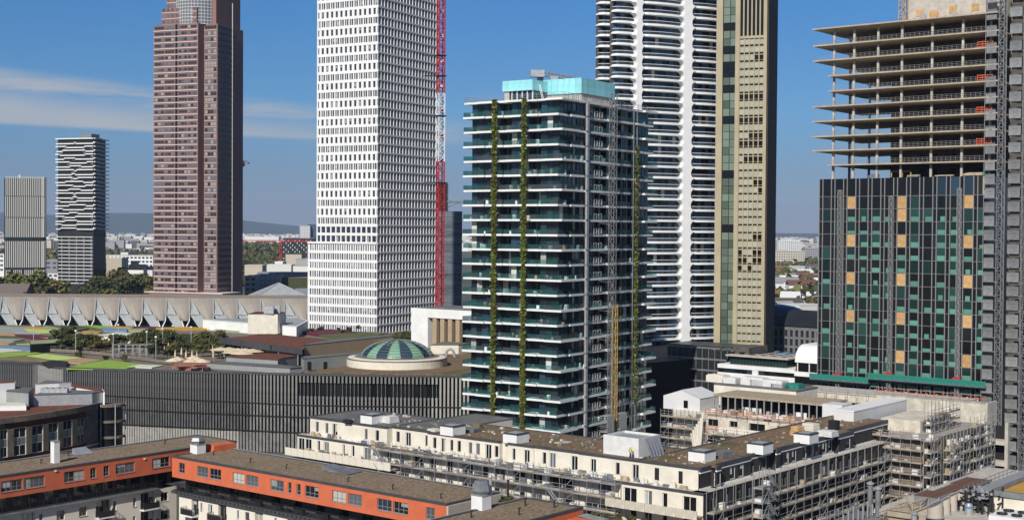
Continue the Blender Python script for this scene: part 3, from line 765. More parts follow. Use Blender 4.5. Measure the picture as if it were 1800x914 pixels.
# ================================================================ white office tower and its crane
M('white_fin', (.80,.80,.78), .55, ns=.05, na=.06, patch=((.68,.68,.67), .09, .5)); M('office_glass', (.035,.05,.08), .12, ns=.35, na=.5)
def white_tower():
    T = Bld('office_tower', 'white office tower with fine vertical fins, wider at its foot, next to a red crane', 'tower', 663, 500, 29.1)
    t = T.root; H = 15.97*500/2400; N = 48
    yl = T.L(557, 200, 0)[0]; yp = T.L(541, 500, 0)[0]; xr = T.Rr(771, 200, 0)[0]
    zp = T.L(600, 427, 0)[1]             # top of the broad foot
    zs = [zp+k*H for k in range(-13, N-13)]; zt = zs[-1]+H; rb = random.Random(17)
    M('blind_grey', (.33,.34,.35), .6); M('blind_dark', (.12,.13,.15), .4); M('blind_red', (.30,.12,.11), .6)
    for z in zs:
        low = z < zp-.1; ye = yp if low else yl; k = int(round((z-zp)/H)); wide = (k % 2 == 0); n = 13 if not low else 15
        if k in (0, 1): n = 12
        f = MB(); g = MB()
        f.box(-.05, .5, -.05, ye, z-.62, z+.42).box(.5, xr, -.03, .5, z-.36, z+.20)
        f.box(0, .45, ye-.5, ye, z+.42, z+H-.62)
        w = ye/n
        for i in range(n):
            y0 = i*w
            if k in (0, 1): f.box(.0, .45, y0+.0, y0+w*.25, z+.42, z+H-.62)
            elif low: 
                f.box(.0, .45, y0+.0, y0+w*.22, z+.42, z+H-.62)
                if wide: f.box(.0, .45, y0+w*.56, y0+w*.74, z+.42, z+H-.62)
                else: f.box(.0, .45, y0+w*.50, y0+w*.62, z+.42, z+H-.62); f.box(.1, .45, y0+w*.62, y0+w*.80, z+.42, z+H-.62)
            elif wide: f.box(.0, .45, y0+.0, y0+w*.25, z+.42, z+H-.62); f.box(.0, .45, y0+w*.60, y0+w*.72, z+.42, z+H-.62)
            else: f.box(.0, .45, y0+.0, y0+w*.52, z+.42, z+H-.62)
        m = 20; w = xr/m
        for i in range(m):
            x0 = i*w
            f.box(x0+.0, x0+w*.16, .0, .45, z+.2, z+H-.36)
            f.quad((x0+w*.16, .02, z+.2), (x0+w*(.42 if wide else .24), .4, z+.2), (x0+w*(.24 if wide else .42), .4, z+H-.36), (x0+w*.16, .02, z+H-.36))
        bl = MB(); ln = ye/n
        for i in range(n):
            for q0, q1 in ((.26, .58), (.74, .98)):
                if rb.random() < .16: hh = rb.uniform(.35, 1)*(H-1.1); bl.box(.36, .395, i*ln+ln*q0, i*ln+ln*q1, z+H-.65-hh, z+H-.65, mi=0 if rb.random() < .8 else (1 if rb.random() < .75 else 2))
        for i in range(20):
            if rb.random() < .22: x0 = xr*(i+.2)/20; hh = rb.uniform(.4, 1)*(H-.7); bl.box(x0, x0+xr*.036, .36, .395, z+H-.4-hh, z+H-.4, mi=0 if rb.random() < .7 else 1)
        if bl.v: bl.make('window_blind', ['blind_grey', 'blind_dark', 'blind_red'], t, stuff=True)
        f.make('facade_storey', 'white_fin', t)
        g.box(.4, xr-.2, .4, ye-.3, z-.6, z+H-.6); g.make('glazing_storey', 'office_glass', t)
    MB().box(-.4, .02, .1, yp, zp-.3, zp+.35).make('terrace_parapet', 'white_fin', t)
    # crane
    p = at(773.5, 400, 497); c = thing('tower_crane', 'red and white lattice crane mast rising along the right edge of the white tower', 'crane', (p.x, p.y, 0), radians(25))
    z1, z2, z3 = zat(773, 165, 497), zat(773, 285, 497), zat(773, 345, 497)
    MB().lattice(0, 0, 0, z3, 2.3, 2.1, .2, .13).make('mast_section', 'red_paint', c)
    for za, zb, m in ((z3, z2, 'red_paint'), (z2, z1, 'white_paint'), (z1, zt, 'red_paint')): 
        MB().lattice(0, 0, za+.05, zb, 2.3, 2.1, .2, .13).make('mast_section', m, c)
    b = MB()
    n = int((zt-z2)/9)
    for i in range(n): z = z2+i*9; MB().box(-.7, .7, -.7, .7, z, z+1.1).make('ladder_platform', 'red_paint' if z < z1 else 'white_paint', c)
    for py in (99, 135, 205, 322):
        z = zat(773, py, 497); b = MB(); b.box(-1.6, 1.6, -1.6, 1.6, z, z+.35).bar((-1.4, 0, z+.2), (-5.5, 1.5, z+.2), .22, caps=True).bar((-1.4, 1, z+.2), (-5.2, 3.5, z+.2), .22, caps=True)
        b.make('wall_tie', 'black_metal', c)
    return T
WHITE = white_tower()
# ================================================================ red granite tower
M('granite', srgb(134,101,93), .8, ns=.05, na=.12); M('granite_line', (.66,.60,.56), .7); M('granite_glass', (.10,.12,.15), .25, rnd=.5); M('granite_glass_dark', (.03,.035,.045), .2); M('granite_blind', (.30,.29,.28), .5)
def granite_tower():
    T = Bld('office_tower', 'tall red granite tower with stepped corners and a glass drum near its top', 'tower', 357, 790, 22)
    t = T.root; H = 10.62*790/2400
    c = T.L(348, 300, 0)[0]; Lf = T.L(270, 300, 0)[0]
    n = T.Rr(358.5, 300, c)[0]; y0 = T.L(382, 300, n)[0]; xe = T.Rr(408, 300, y0)[0]; x2 = T.Rr(427, 300, y0+2)[0]
    zt = zat(310, 40, 790); zb = zat(310, 513, 790)-4; N = 46
    zl = [zt-k*H for k in range(N)]
    body = MB().prism([(0, c), (n, c), (n, y0), (xe, y0), (xe, y0+2), (x2, y0+2), (x2, Lf+1.2), (4, Lf+1.2), (4, Lf), (0, Lf)], 0, zt)
    body.make('granite_wall', 'granite', t)
    it = []; lines = []; strip = []
    mid = T.L(310, 300, 0)[0]
    MB().box(-.12, -.01, mid-.75, mid+.75, zb, zt).make('window_slot', 'glass_black', t)
    rngs = [(c+.8, mid-1.2), (mid+1.2, Lf-.5)]
    for z in zl:
        MB().box(-.28, -.005, c+.1, Lf-.1, z-H-.2, z-H+.2).make('stone_line', 'granite_line', t)
        MB().box(n-.28, n-.005, y0+.3, c-.3, z-H-.12, z-H+.12).make('stone_line', 'granite_line', t)
        for a, b in rngs:
            for g in range(2):
                q0 = a+(b-a)*(g*.5+.02); ww = (b-a)*.46
                for i in range(3):
                    yy = q0+ww*(i+.5)/3
                    it.append((boxmesh('window', .12, round(ww/3-.22, 2), 1.5, R.choice(['granite_glass', 'granite_glass_dark', 'granite_glass_dark', 'granite_glass', 'granite_blind' if R.random() < .3 else 'granite_glass_dark'])), (-.07, yy, z-H+1.0), 0))
        ww = (c-y0-1.2)
        for i in range(4): it.append((boxmesh('window', .12, round(ww/4-.25, 2), 1.9, R.choice(['granite_glass', 'granite_blind', 'granite_glass_dark'])), (n-.07, y0+.6+ww*(i+.5)/4, z-H+.7), 0))
        for i in range(9):
            xx = n+1.0+(xe-n-1.5)*(i+.5)/9; it.append((boxmesh('window', 1.4, .1, 1.5, 'glass_black'), (xx, y0-.06, z-H+1.0), 0))
    it.sort(key=lambda a: (a[1][0] > .01)+(a[1][0] > n+.5)); pieces('window', t, it)
    b = MB(); b.box(xe-.25, xe+.25, y0-.35, y0+.0, zb, zt+14).make('stair_rail', 'granite_line', t)
    # stepped top and glass drum
    zc = zat(310, 14, 790)
    for x0, yy0, yy1, z0, z1 in ((1.5, c+2.0, Lf-4.5, zt, zc+1), (3.0, c+4, Lf-7, zc+1, zc+18)):
        MB().box(x0, 20, yy0, yy1, z0, z1).make('granite_step', 'granite', t)
        for k in range(int((z1-z0)/H)+1):
            z = z0+k*H; MB().box(x0-.2, x0-.005, yy0+.1, yy1-.1, z+.0, z+.3).make('stone_line', 'granite_line', t)
            for i in range(8): y = yy0+(yy1-yy0)*(i+.5)/8; MB().box(x0-.12, x0-.006, y-.8, y+.8, z+1.1, z+2.6).make('window', 'granite_glass', t)
    MB().box(n+3, 34, y0+3, 20, zt, zc+18).make('granite_step', 'granite', t)
    cx, cy = 15.5, c+9.5
    MB().lathe([(14.6, zt), (14.6, zt+40)], cx, cy, 48).make('glass_drum', 'granite_glass', t)
    for k in range(8): z = zt+k*H*.55; MB().lathe([(14.6, z), (14.85, z), (14.85, z+.3), (14.6, z+.3)], cx, cy, 48).make('drum_ring', 'granite_line', t)
    for i in range(48):
        a = 2*pi*i/48
        if sin(a)*.2+cos(a)*-1 > -.4 or True: MB().box(-.1, .1, -.12, .12, zt, zt+22).make('drum_mullion', 'granite_line', t, (cx+14.7*cos(a), cy+14.7*sin(a), 0), a)
    # podium
    zp = zat(310, 517, 780); MB().box(-3, 16, y0-9.5, Lf+4, 0, zp).make('podium', 'granite', t)
    MB().box(-3.3, 16, y0-9.8, Lf+4.2, zp, zp+.5).make('podium_cornice', 'granite_line', t)
    # slim work platform hanging from its right edge
    zc2 = zat(433, 285, 800); p = T.wor(x2+.3, y0+3, zc2)
    w = thing('rooftop_terrace', 'flared grey terrace jutting out at the right edge of the granite tower', 'terrace', p, 0)
    poly = [(0, -3), (4.2, -2.6), (4.6, 0), (4.2, 3), (0, 3)]
    MB().prism(poly, .2, .9).make('deck', 'metal_grey', w); MB().prism([(0, -2), (1.6, -1.5), (1.6, 1.5), (0, 2)], -1.6, .19).make('bracket', 'metal_grey', w)
    MB().box(0, 3.2, -1.5, 1.5, 1.2, 1.7).make('canopy', 'red_paint', w); MB().box(.2, .5, -.3, .3, .91, 14).make('mast', 'black_metal', w)
    return T
GRAN = granite_tower()
# ================================================================ the two slim towers on the left
M('pale_fin', (.58,.57,.53), .6); M('tower_dark', (.025,.028,.03), .35, ns=.1, na=.3)
def fin_tower():
    T = Bld('office_tower', 'slim tower with close white vertical fins and rounded corners at the left edge', 'tower', 80.5, 900, -17)
    t = T.root; yl = T.L(7, 400, 0)[0]; zt = zat(40, 311, 900); r = 2.2; D = 12
    def outline(o, y1=None):
        p = []; y1 = yl
        for cx, cy, a0 in ((r, r, pi), (D-r, r, 1.5*pi), (D-r, y1-r, 0), (r, y1-r, pi/2)):
            for i in range(6): a = a0+pi/2*i/5; p.append((cx+(r+o)*cos(a), cy+(r+o)*sin(a)))
        return p
    MB().prism(outline(0), 0, zt-1).make('glass_body', 'tower_dark', t)
    tiers = [(zt, zat(40, 345, 900)), (zat(40, 346, 900), zat(40, 382, 900)), (zat(40, 383, 900), zat(40, 417, 900)), (zat(40, 424, 900), zat(40, 470, 900)), (zat(40, 474, 900), 2)]
    for k, (za, zb) in enumerate(tiers):
        its = []; n = 21
        for i in range(n):
            y = r*.6+(yl-1.2*r)*i/(n-1)+(.18 if k % 2 else 0)
            if k == 4 and i % 6 == 5: continue
            its.append((boxmesh('facade_fin', .5, .50, round(za-zb, 1), 'pale_fin'), (-.28, y, zb), 0))
        for i in range(6):
            a = pi+pi/2*(i+.5)/6; its.append((boxmesh('facade_fin', .5, .4, round(za-zb, 1), 'pale_fin'), (r+(r+.2)*cos(a), r+(r+.2)*sin(a), zb), a))
        pieces('facade_fin', t, its)
    MB().prism(outline(.3), zat(40, 421.5, 900), zat(40, 419.5, 900)).make('dark_band', 'glass_green', t)
    MB().box(4, 5, yl*.62, yl*.62+1, zt-1, zt+1.2).make('roof_light', 'white_paint', t)
fin_tower()
def ribbon_tower():
    T = Bld('residential_tower', 'slim black tower with staggered white balcony ribbons over striped lower storeys', 'tower', 165, 900, 18)
    t = T.root; yl = T.L(99, 400, 0)[0]; xr = T.Rr(189, 400, 0)[0]; zt = zat(130, 243, 900); zm = zat(130, 405, 900)
    MB().box(.8, xr-1, .8, yl-.8, 0, zt).make('glass_body', 'tower_dark', t)
    H = 6.85*900/2400; n = int((zt-zm)/H)
    rr = random.Random(5)
    for k in range(n+1):
        z = zt-k*H; j = rr.uniform(-1.2, .2)
        cuts = sorted([rr.uniform(.15, .5), rr.uniform(.5, .9)]) if k else []
        b = MB(); lo = -.4
        edges = [0]+[c*yl for c in cuts]+[yl-.2+rr.uniform(-.4, .8)]
        for i in range(len(edges)-1):
            a, c = edges[i], edges[i+1]; off = 0 if i % 2 == k % 2 else .75
            b = MB().box(-.9+off*.3, .8, a+(.02 if i else .0), c-.15, z-.42-off*1.0, z+.24-off*1.0); b.make('balcony_ribbon', 'white_paint', t)
            if rr.random() < .35: MB().box(-.3, .8, a+.1, a+2.2, z-H+.2, z-.8).make('balcony_screen', 'glass_grey', t)
        w = rr.uniform(.25, .6)
        for x0, x1 in ((0.0, xr*w), (xr*w, xr)):
            o = .55 if (x0 > 0) else 0
            MB().box(x0+.1, x1-.1+(.8 if x0 else 0), -1.0, .79, z-.4-o, z+.25-o).make('balcony_ribbon', 'white_paint', t)
    m = int(zm/ (6.6*900/2400))
    for k in range(1, 15):
        z = zm-2-k*6.3*900/2400; MB().box(.3, .79, 1.2, yl-1.2, z-.2, z+.2).make('floor_line', 'white_paint', t)
        for i in range(5): MB().box(.5, .79, 2+(yl-4)*i/4.4, 2.8+(yl-4)*i/4.4, z+.4, z+1.9).make('window_frame', 'metal_grey', t)
    MB().box(.25, xr-1, .5, yl-.9, zm-4, zm-1.4).make('dark_band', 'black_metal', t)
    MB().box(3, 12, 4, 13.5, zt+.1, zt+3.2).make('roof_box', 'metal_grey', t)
ribbon_tower()
# ================================================================ glass tower behind the crane
M('mirror_glass', (.15,.18,.21), .2, ns=.12, na=.7, stretch=(.3,.3,3))
def mirror_tower():
    T = Bld('office_tower', 'mirrored glass tower half hidden between the red crane and the planted tower', 'tower', 812, 640, 80)
    t = T.root; zt = zat(790, 372, 640); yy = T.Rr(776, 400, 0)[0]
    MB().box(-14, 0, 0, 12, 0, zt).make('glass_body', 'mirror_glass', t)
    for k in range(46): z = zt-k*2.35; MB().box(-14.02, .03, -.12, -.01, z-.12, z+.12).make('floor_line', 'metal_grey', t)
    for k in range(7): x = -14+2.3*k; MB().box(x, x+.08, -.1, -.005, 0, zt).make('mullion', 'metal_grey', t)
    p = at(778, 400, 655); d = thing('high_rise', 'dark tower top with flared flat canopy just right of the red crane', 'tower', (p.x, p.y, 0), 0)
    zt2 = zat(778, 321, 655); zc = zat(778, 356, 655)
    MB().box(-4.5, 2.2, 0, 9, 0, zt2).make('shaft', 'tower_dark', d)
    MB().prism([(2.2, -2), (9.2, -.8), (9.2, 4), (2.2, 8)], zc, zc+.7).make('canopy', 'metal_grey', d)
    MB().quad((2.2, -1.5, zc-2.2), (2.2, 6, zc-2.2), (8.5, 3, zc-.05), (8.5, -.5, zc-.05)).make('canopy_soffit', 'white_paint', d)
    for k in range(5): MB().bar((2.2, -1+k*1.4, zc+3.5), (6, -.5+k*.9, zc+.7), .14).make('stay', 'metal_light', d)
mirror_tower()
# ================================================================ shopping centre with ribbed dark facade
ZM = 19.5
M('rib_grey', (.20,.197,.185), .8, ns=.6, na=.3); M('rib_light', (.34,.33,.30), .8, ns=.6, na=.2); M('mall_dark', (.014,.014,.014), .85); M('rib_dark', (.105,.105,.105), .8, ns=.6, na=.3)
M('lime', srgb(140,172,62), .9, ns=.15, na=.15); M('lime_pale', srgb(186,206,112), .9, ns=.15, na=.12); M('roof_beige', srgb(176,150,110), .9, ns=.3, na=.15)
M('roof_olive', srgb(126,116,78), .9, ns=.3, na=.2); M('roof_white', srgb(205,212,190), .9, ns=.3, na=.1); M('roof_plum', srgb(92,28,48), .9, ns=.2, na=.15)
M('roof_sky', srgb(112,142,168), .9, ns=.2, na=.15); M('roof_ochre', srgb(190,150,60), .9, ns=.2, na=.15); M('roof_sage', srgb(150,160,120), .9, ns=.2, na=.15); M('roof_grey', srgb(150,156,158), .9, ns=.2, na=.12); M('roof_moss', srgb(84,92,50), .9, ns=.2, na=.2)
M('grey_wall', srgb(142,144,144), .85, ns=.4, na=.1); M('beige_wall', srgb(168,148,120), .85, ns=.3, na=.08); M('terracotta', srgb(168,108,82), .9, ns=.5, na=.15); M('umbrella_cloth', srgb(214,196,164), .8, rnd=.1)
M('mint', srgb(124,170,142), .35, ns=.5, na=.12); M('paving', srgb(120,112,100), .9, ns=.6, na=.25)
def mall():
    # facade line on the roof level, from the left edge of the picture to behind the planted tower
    top = [(-60, 630), (-20, 633.5), (20, 636), (45, 637), (60, 637.5), (70, 638.5), (78, 641), (90, 644), (115, 646.5), (150, 648), (200, 649.5), (260, 651), (330, 652.8), (400, 654.5), (480, 656.3), (560, 658), (640, 659.2), (720, 660.2), (800, 661), (860, 661.5)]
    raw = [onz(a, b, ZM) for a, b in top]
    # smooth and resample
    pts = []
    for i in range(len(raw)-1):
        p0, p1, p2, p3 = raw[max(i-1, 0)], raw[i], raw[i+1], raw[min(i+2, len(raw)-1)]
        for k in range(12):
            t = k/12; pts.append(.5*((2*p1)+(p2-p0)*t+(2*p0-5*p1+4*p2-p3)*t*t+(3*p1-p0-3*p2+p3)*t*t*t))
    pts.append(raw[-1])
    root = thing('shopping_centre', 'long shopping centre with curved facade of dark vertical ribs and colourful roof garden', 'shopping centre', (0, 0, 0))
    L = [0]
    for i in range(1, len(pts)): L.append(L[-1]+(pts[i]-pts[i-1]).length)
    tot = L[-1]
    def on(s):
        s = min(max(s, 0), tot-1e-4)
        lo, hi = 0, len(L)-1
        while hi-lo > 1:
            m = (lo+hi)//2
            if L[m] <= s: lo = m
            else: hi = m
        p = pts[lo]+(pts[hi]-pts[lo])*((s-L[lo])/(L[hi]-L[lo])); d = (pts[hi]-pts[lo]).normalized(); return p, d
    def px_of(p): return 900+FPX*p.x/p.y
    # body
    back = [(x, y) for x, y in ((70, 400), (40, 455), (-18, 470), (-130, 495), (-200, 500), (-200, 380))]
    line = [(p.x, p.y+.9) for p in pts[::4]]
    b = MB(); b.prism(line+back, 0, ZM-.25, 0, 1); b.make('wall', ['mall_dark', 'paving'], root)
    b = MB()
    for i in range(len(pts)-1):
        p, q = pts[i], pts[i+1]
        for zt, z0 in ((ZM+.12, ZM-.32),): b.quad((p.x, p.y-.05, z0), (q.x, q.y-.05, z0), (q.x, q.y-.05, zt), (p.x, p.y-.05, zt)); b.quad((p.x, p.y-.05, zt), (q.x, q.y-.05, zt), (q.x, q.y+1.3, zt), (p.x, p.y+1.3, zt))
    b.make('parapet', 'parapet', root)
    # ribs in four tiers
    gl = []; tiers = [[], [], [], []]; s = 2.0
    rr = random.Random(3)
    while s < tot-1:
        p, d = on(s); px = px_of(p); f = min(1, max(0, (px-60)/460))
        step = .60+.36*f*f; w = .34+.12*f
        rz = atan2(d.y, d.x)
        zl = (13.5-1.4*f, 10.1-1.0*f, 6.3-1.0*f)
        if px < 64: zl = (8.2, 5, 2.5)
        wind = 526 < px < 771
        mat = 'rib_light' if px > 760 or 68 < px < 112 else 'rib_dark' if 112 <= px < 440 or px < 60 else 'rib_grey'  # light and shade of the curve put into the rib colour by position
        def rib(h, m=mat): return boxmesh('facade_rib', round(w, 2), .38, round(h, 1), m)
        off = [rr.uniform(-.05, .05) for _ in range(4)]
        if wind:
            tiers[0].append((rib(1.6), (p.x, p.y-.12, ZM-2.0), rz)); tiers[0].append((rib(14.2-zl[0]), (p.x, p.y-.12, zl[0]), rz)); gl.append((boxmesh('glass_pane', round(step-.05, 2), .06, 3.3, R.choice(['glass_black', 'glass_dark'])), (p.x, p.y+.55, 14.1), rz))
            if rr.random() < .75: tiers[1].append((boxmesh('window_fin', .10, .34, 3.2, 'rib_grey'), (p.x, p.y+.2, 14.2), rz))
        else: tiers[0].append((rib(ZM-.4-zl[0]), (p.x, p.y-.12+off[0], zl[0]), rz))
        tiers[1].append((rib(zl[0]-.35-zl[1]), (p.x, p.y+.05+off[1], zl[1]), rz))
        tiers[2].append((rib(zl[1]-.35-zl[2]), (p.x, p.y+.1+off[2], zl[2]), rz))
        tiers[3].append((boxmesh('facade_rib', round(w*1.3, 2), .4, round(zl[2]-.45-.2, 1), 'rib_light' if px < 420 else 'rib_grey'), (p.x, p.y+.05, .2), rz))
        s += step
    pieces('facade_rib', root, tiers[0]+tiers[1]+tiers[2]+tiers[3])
    b = MB()
    for i in range(len(pts)-1):
        p, q = pts[i], pts[i+1]; px = px_of(p)
        if not 64 < px < 900: continue
        f = min(1, max(0, (px-60)/460))
        for z in (13.5-1.4*f, 10.1-1.0*f, 6.3-1.0*f): b.quad((p.x, p.y-.3, z-.30), (q.x, q.y-.3, z-.30), (q.x, q.y-.3, z-.10), (p.x, p.y-.3, z-.10)); b.quad((p.x, p.y-.3, z-.10), (q.x, q.y-.3, z-.10), (q.x, q.y+.5, z-.10), (p.x, p.y+.5, z-.10))
    b.make('tier_ledge', 'mall_dark', root)
    # row of windows in the upper tier
    pieces('glass_pane', root, gl)
    # coloured roof fields
    zc = [ZM]
    def field(poly, m, dz=None):
        zc[0] += .012; z = zc[0]
        w = [onz(a, b, ZM+.1) for a, b in poly]
        MB().prism([(p.x, p.y) for p in w][::-1], ZM-.24, z+.0).make('roof_field', m, root)
    F = lambda pts_: [(x/6, 560+y/6) for x, y in pts_]
    for poly, m in (
        ([(700,522),(860,470),(1150,430),(1560,482),(1330,520),(1000,527)], 'lime'), ([(1340,500),(1480,478),(1720,487),(1600,512)], 'roof_white'),
        ([(600,438),(880,412),(1085,432),(850,470)], 'roof_beige'), ([(280,386),(480,366),(870,410),(600,436)], 'lime_pale'),
        ([(0,362),(330,346),(455,362),(270,384),(0,408)], 'lime'), ([(-300,420),(0,412),(280,390),(590,438),(330,440),(0,446),(-300,455)], 'roof_olive'),
        ([(-200,310),(110,316),(250,335),(-100,362)], 'roof_white'), ([(-200,282),(150,284),(330,300),(318,338),(110,314),(-200,300)], 'roof_sky'),
        ([(100,262),(360,268),(800,236),(620,228),(330,246)], 'roof_sage'), ([(0,232),(170,240),(90,266),(-150,270)], 'roof_beige'),
        ([(170,238),(330,244),(240,262),(90,266)], 'roof_moss'), ([(0,208),(260,218),(130,238),(-150,236)], 'roof_grey'), ([(0,180),(150,184),(260,206),(0,204)], 'roof_moss'),
        ([(150,172),(420,172),(760,214),(600,232),(300,206)], 'roof_plum'), ([(420,196),(820,214),(640,232),(520,216)], 'roof_beige'), ([(0,142),(140,146),(160,178),(0,180)], 'roof_beige'),
        ([(0,100),(250,112),(420,150),(130,146),(-100,140)], 'roof_grey'), ([(250,112),(500,118),(640,140),(420,146),(300,140)], 'lime_pale'), ([(0,80),(330,90),(250,110),(0,98)], 'roof_sage'),
        ([(330,86),(520,100),(480,116),(250,110)], 'roof_ochre'), ([(480,80),(800,122),(780,136),(500,116),(420,92)], 'roof_sage'), ([(420,72),(600,72),(960,104),(820,126),(600,96)], 'roof_moss'), ([(640,72),(900,82),(1100,116),(940,108)], 'roof_moss'),
        ([(880,132),(1080,140),(1020,160),(860,156)], 'roof_ochre'), ([(900,70),(1180,84),(1110,104),(960,96)], 'lime'), ([(1060,100),(1340,108),(1340,132),(1100,130)], 'roof_sky'),
        ([(1180,82),(1420,92),(1380,106),(1120,100)], 'roof_ochre'), ([(1340,84),(1640,90),(1800,104),(1480,106)], 'roof_plum'), ([(700,136),(900,158),(1180,166),(1060,180),(800,160)], 'roof_beige'), ([(560,160),(830,176),(1000,186),(880,210),(640,190)], 'roof_grey'),
        ([(1340,110),(1600,110),(1560,136),(1360,132)], 'roof_sage'), ([(1640,104),(2000,92),(2200,110),(1760,124)], 'roof_ochre'), ([(2200,90),(2700,92),(2700,118),(2200,112)], 'roof_grey'), ([(2300,116),(2900,124),(2600,140),(2250,132)], 'roof_sage')):
        field(F(poly), m)
    field(F([(440,472),(560,446),(720,462),(700,512),(500,500)]), 'mall_dark')  # flat black sheet painting the shade of the recess behind the parapet
    # brown planted roof to the right of the restaurant block and round the dome
    field([(540, 656), (640, 640), (830, 640), (850, 660), (700, 659)], 'green_roof'); field([(700, 600), (860, 600), (860, 640), (790, 640)], 'green_roof')
    field([(560, 590), (640, 585), (720, 595), (650, 606)], 'roof_moss'); field([(520, 583), (580, 580), (640, 586), (560, 590)], 'roof_plum')
    # glass dome on its drum
    c = onz(704, 622, ZM+2); cx, cy = c.x+.3, 353.5; rD = 13.0; rd = 9.4; z0 = ZM+2.4
    MB().lathe([(rD-.4, ZM-.2), (rD, ZM-.2), (rD, z0), (rD-.5, z0+.25), (rd+.9, z0+.45), (rd+.9, z0+.2)], cx, cy, 64).make('dome_drum', 'cream_render', root)
    MB().lathe([(rD+.06, z0-.12), (rD+.06, z0+.1), (rd+.8, z0+.50), (rd+.2, z0+.62), (rd+.2, z0+.1)], cx, cy, 64).make('dome_gutter', 'paving', root)
    n = 18; hd = zat(704, 597, 353.5)-z0-.4
    for i in range(n):
        a0, a1 = 2*pi*i/n, 2*pi*(i+1)/n
        prof = [(rd*cos(t*pi/2/9*1.0) if t < 9 else .02, z0+.5+hd*sin(t*pi/2/9)**1.25) for t in range(10)]
        b = MB()
        for j in range(9): b.lathe([prof[j], (prof[j+1][0]+.02, prof[j+1][1]-.03)], cx, cy, 3, a0=a0+.012, a1=a1-.012)
        b.make('dome_segment', 'mint' if i % 2 else 'glass_blue', root)
    b = MB()
    for i in range(n):
        a = 2*pi*i/n; q = [(cx+(r_+.05)*cos(a), cy+(r_+.05)*sin(a), z_+.05) for r_, z_ in prof]
        for j in range(9): b.bar(q[j], q[j+1], .07)
    for j in range(1, 9, 1): b.lathe([(prof[j][0]+.04, prof[j][1]), (prof[j][0]+.06, prof[j][1]+.10)], cx, cy, 54)
    b.make('dome_frame', 'metal_grey', root, stuff=True)
    return root
MALL = mall()
def on_roof(name, label, cat, pts_px, z0, h, wall, roof, group=None, parapet=.12, over=0., z_at=None):
    """flat-roofed block whose roof outline is given by picture points at its roof height"""
    w = [onz(a, b, z0+h) for a, b in pts_px]; c = sum(w, Vector())/len(w); t = thing(name, label, cat, (c.x, c.y, z0), 0, group)
    loc = [(p.x-c.x, p.y-c.y) for p in w]
    ar = sum(loc[i][0]*loc[(i+1) % len(loc)][1]-loc[(i+1) % len(loc)][0]*loc[i][1] for i in range(len(loc)))
    if ar < 0: loc = loc[::-1]
    MB().prism(loc, -.2, h-.12).make('wall', wall, t)
    o = [(x*(1+over), y*(1+over)) for x, y in loc]
    MB().prism([(x*(1.012+over), y*(1.012+over)) for x, y in loc], h-.119, h+.02).make('roof_edge', 'parapet' if wall != 'white_paint' else 'white_paint', t)
    MB().prism([(x*.97, y*.97) for x, y in o], h+.021, h+.06).make('roof', roof, t)
    return t, loc
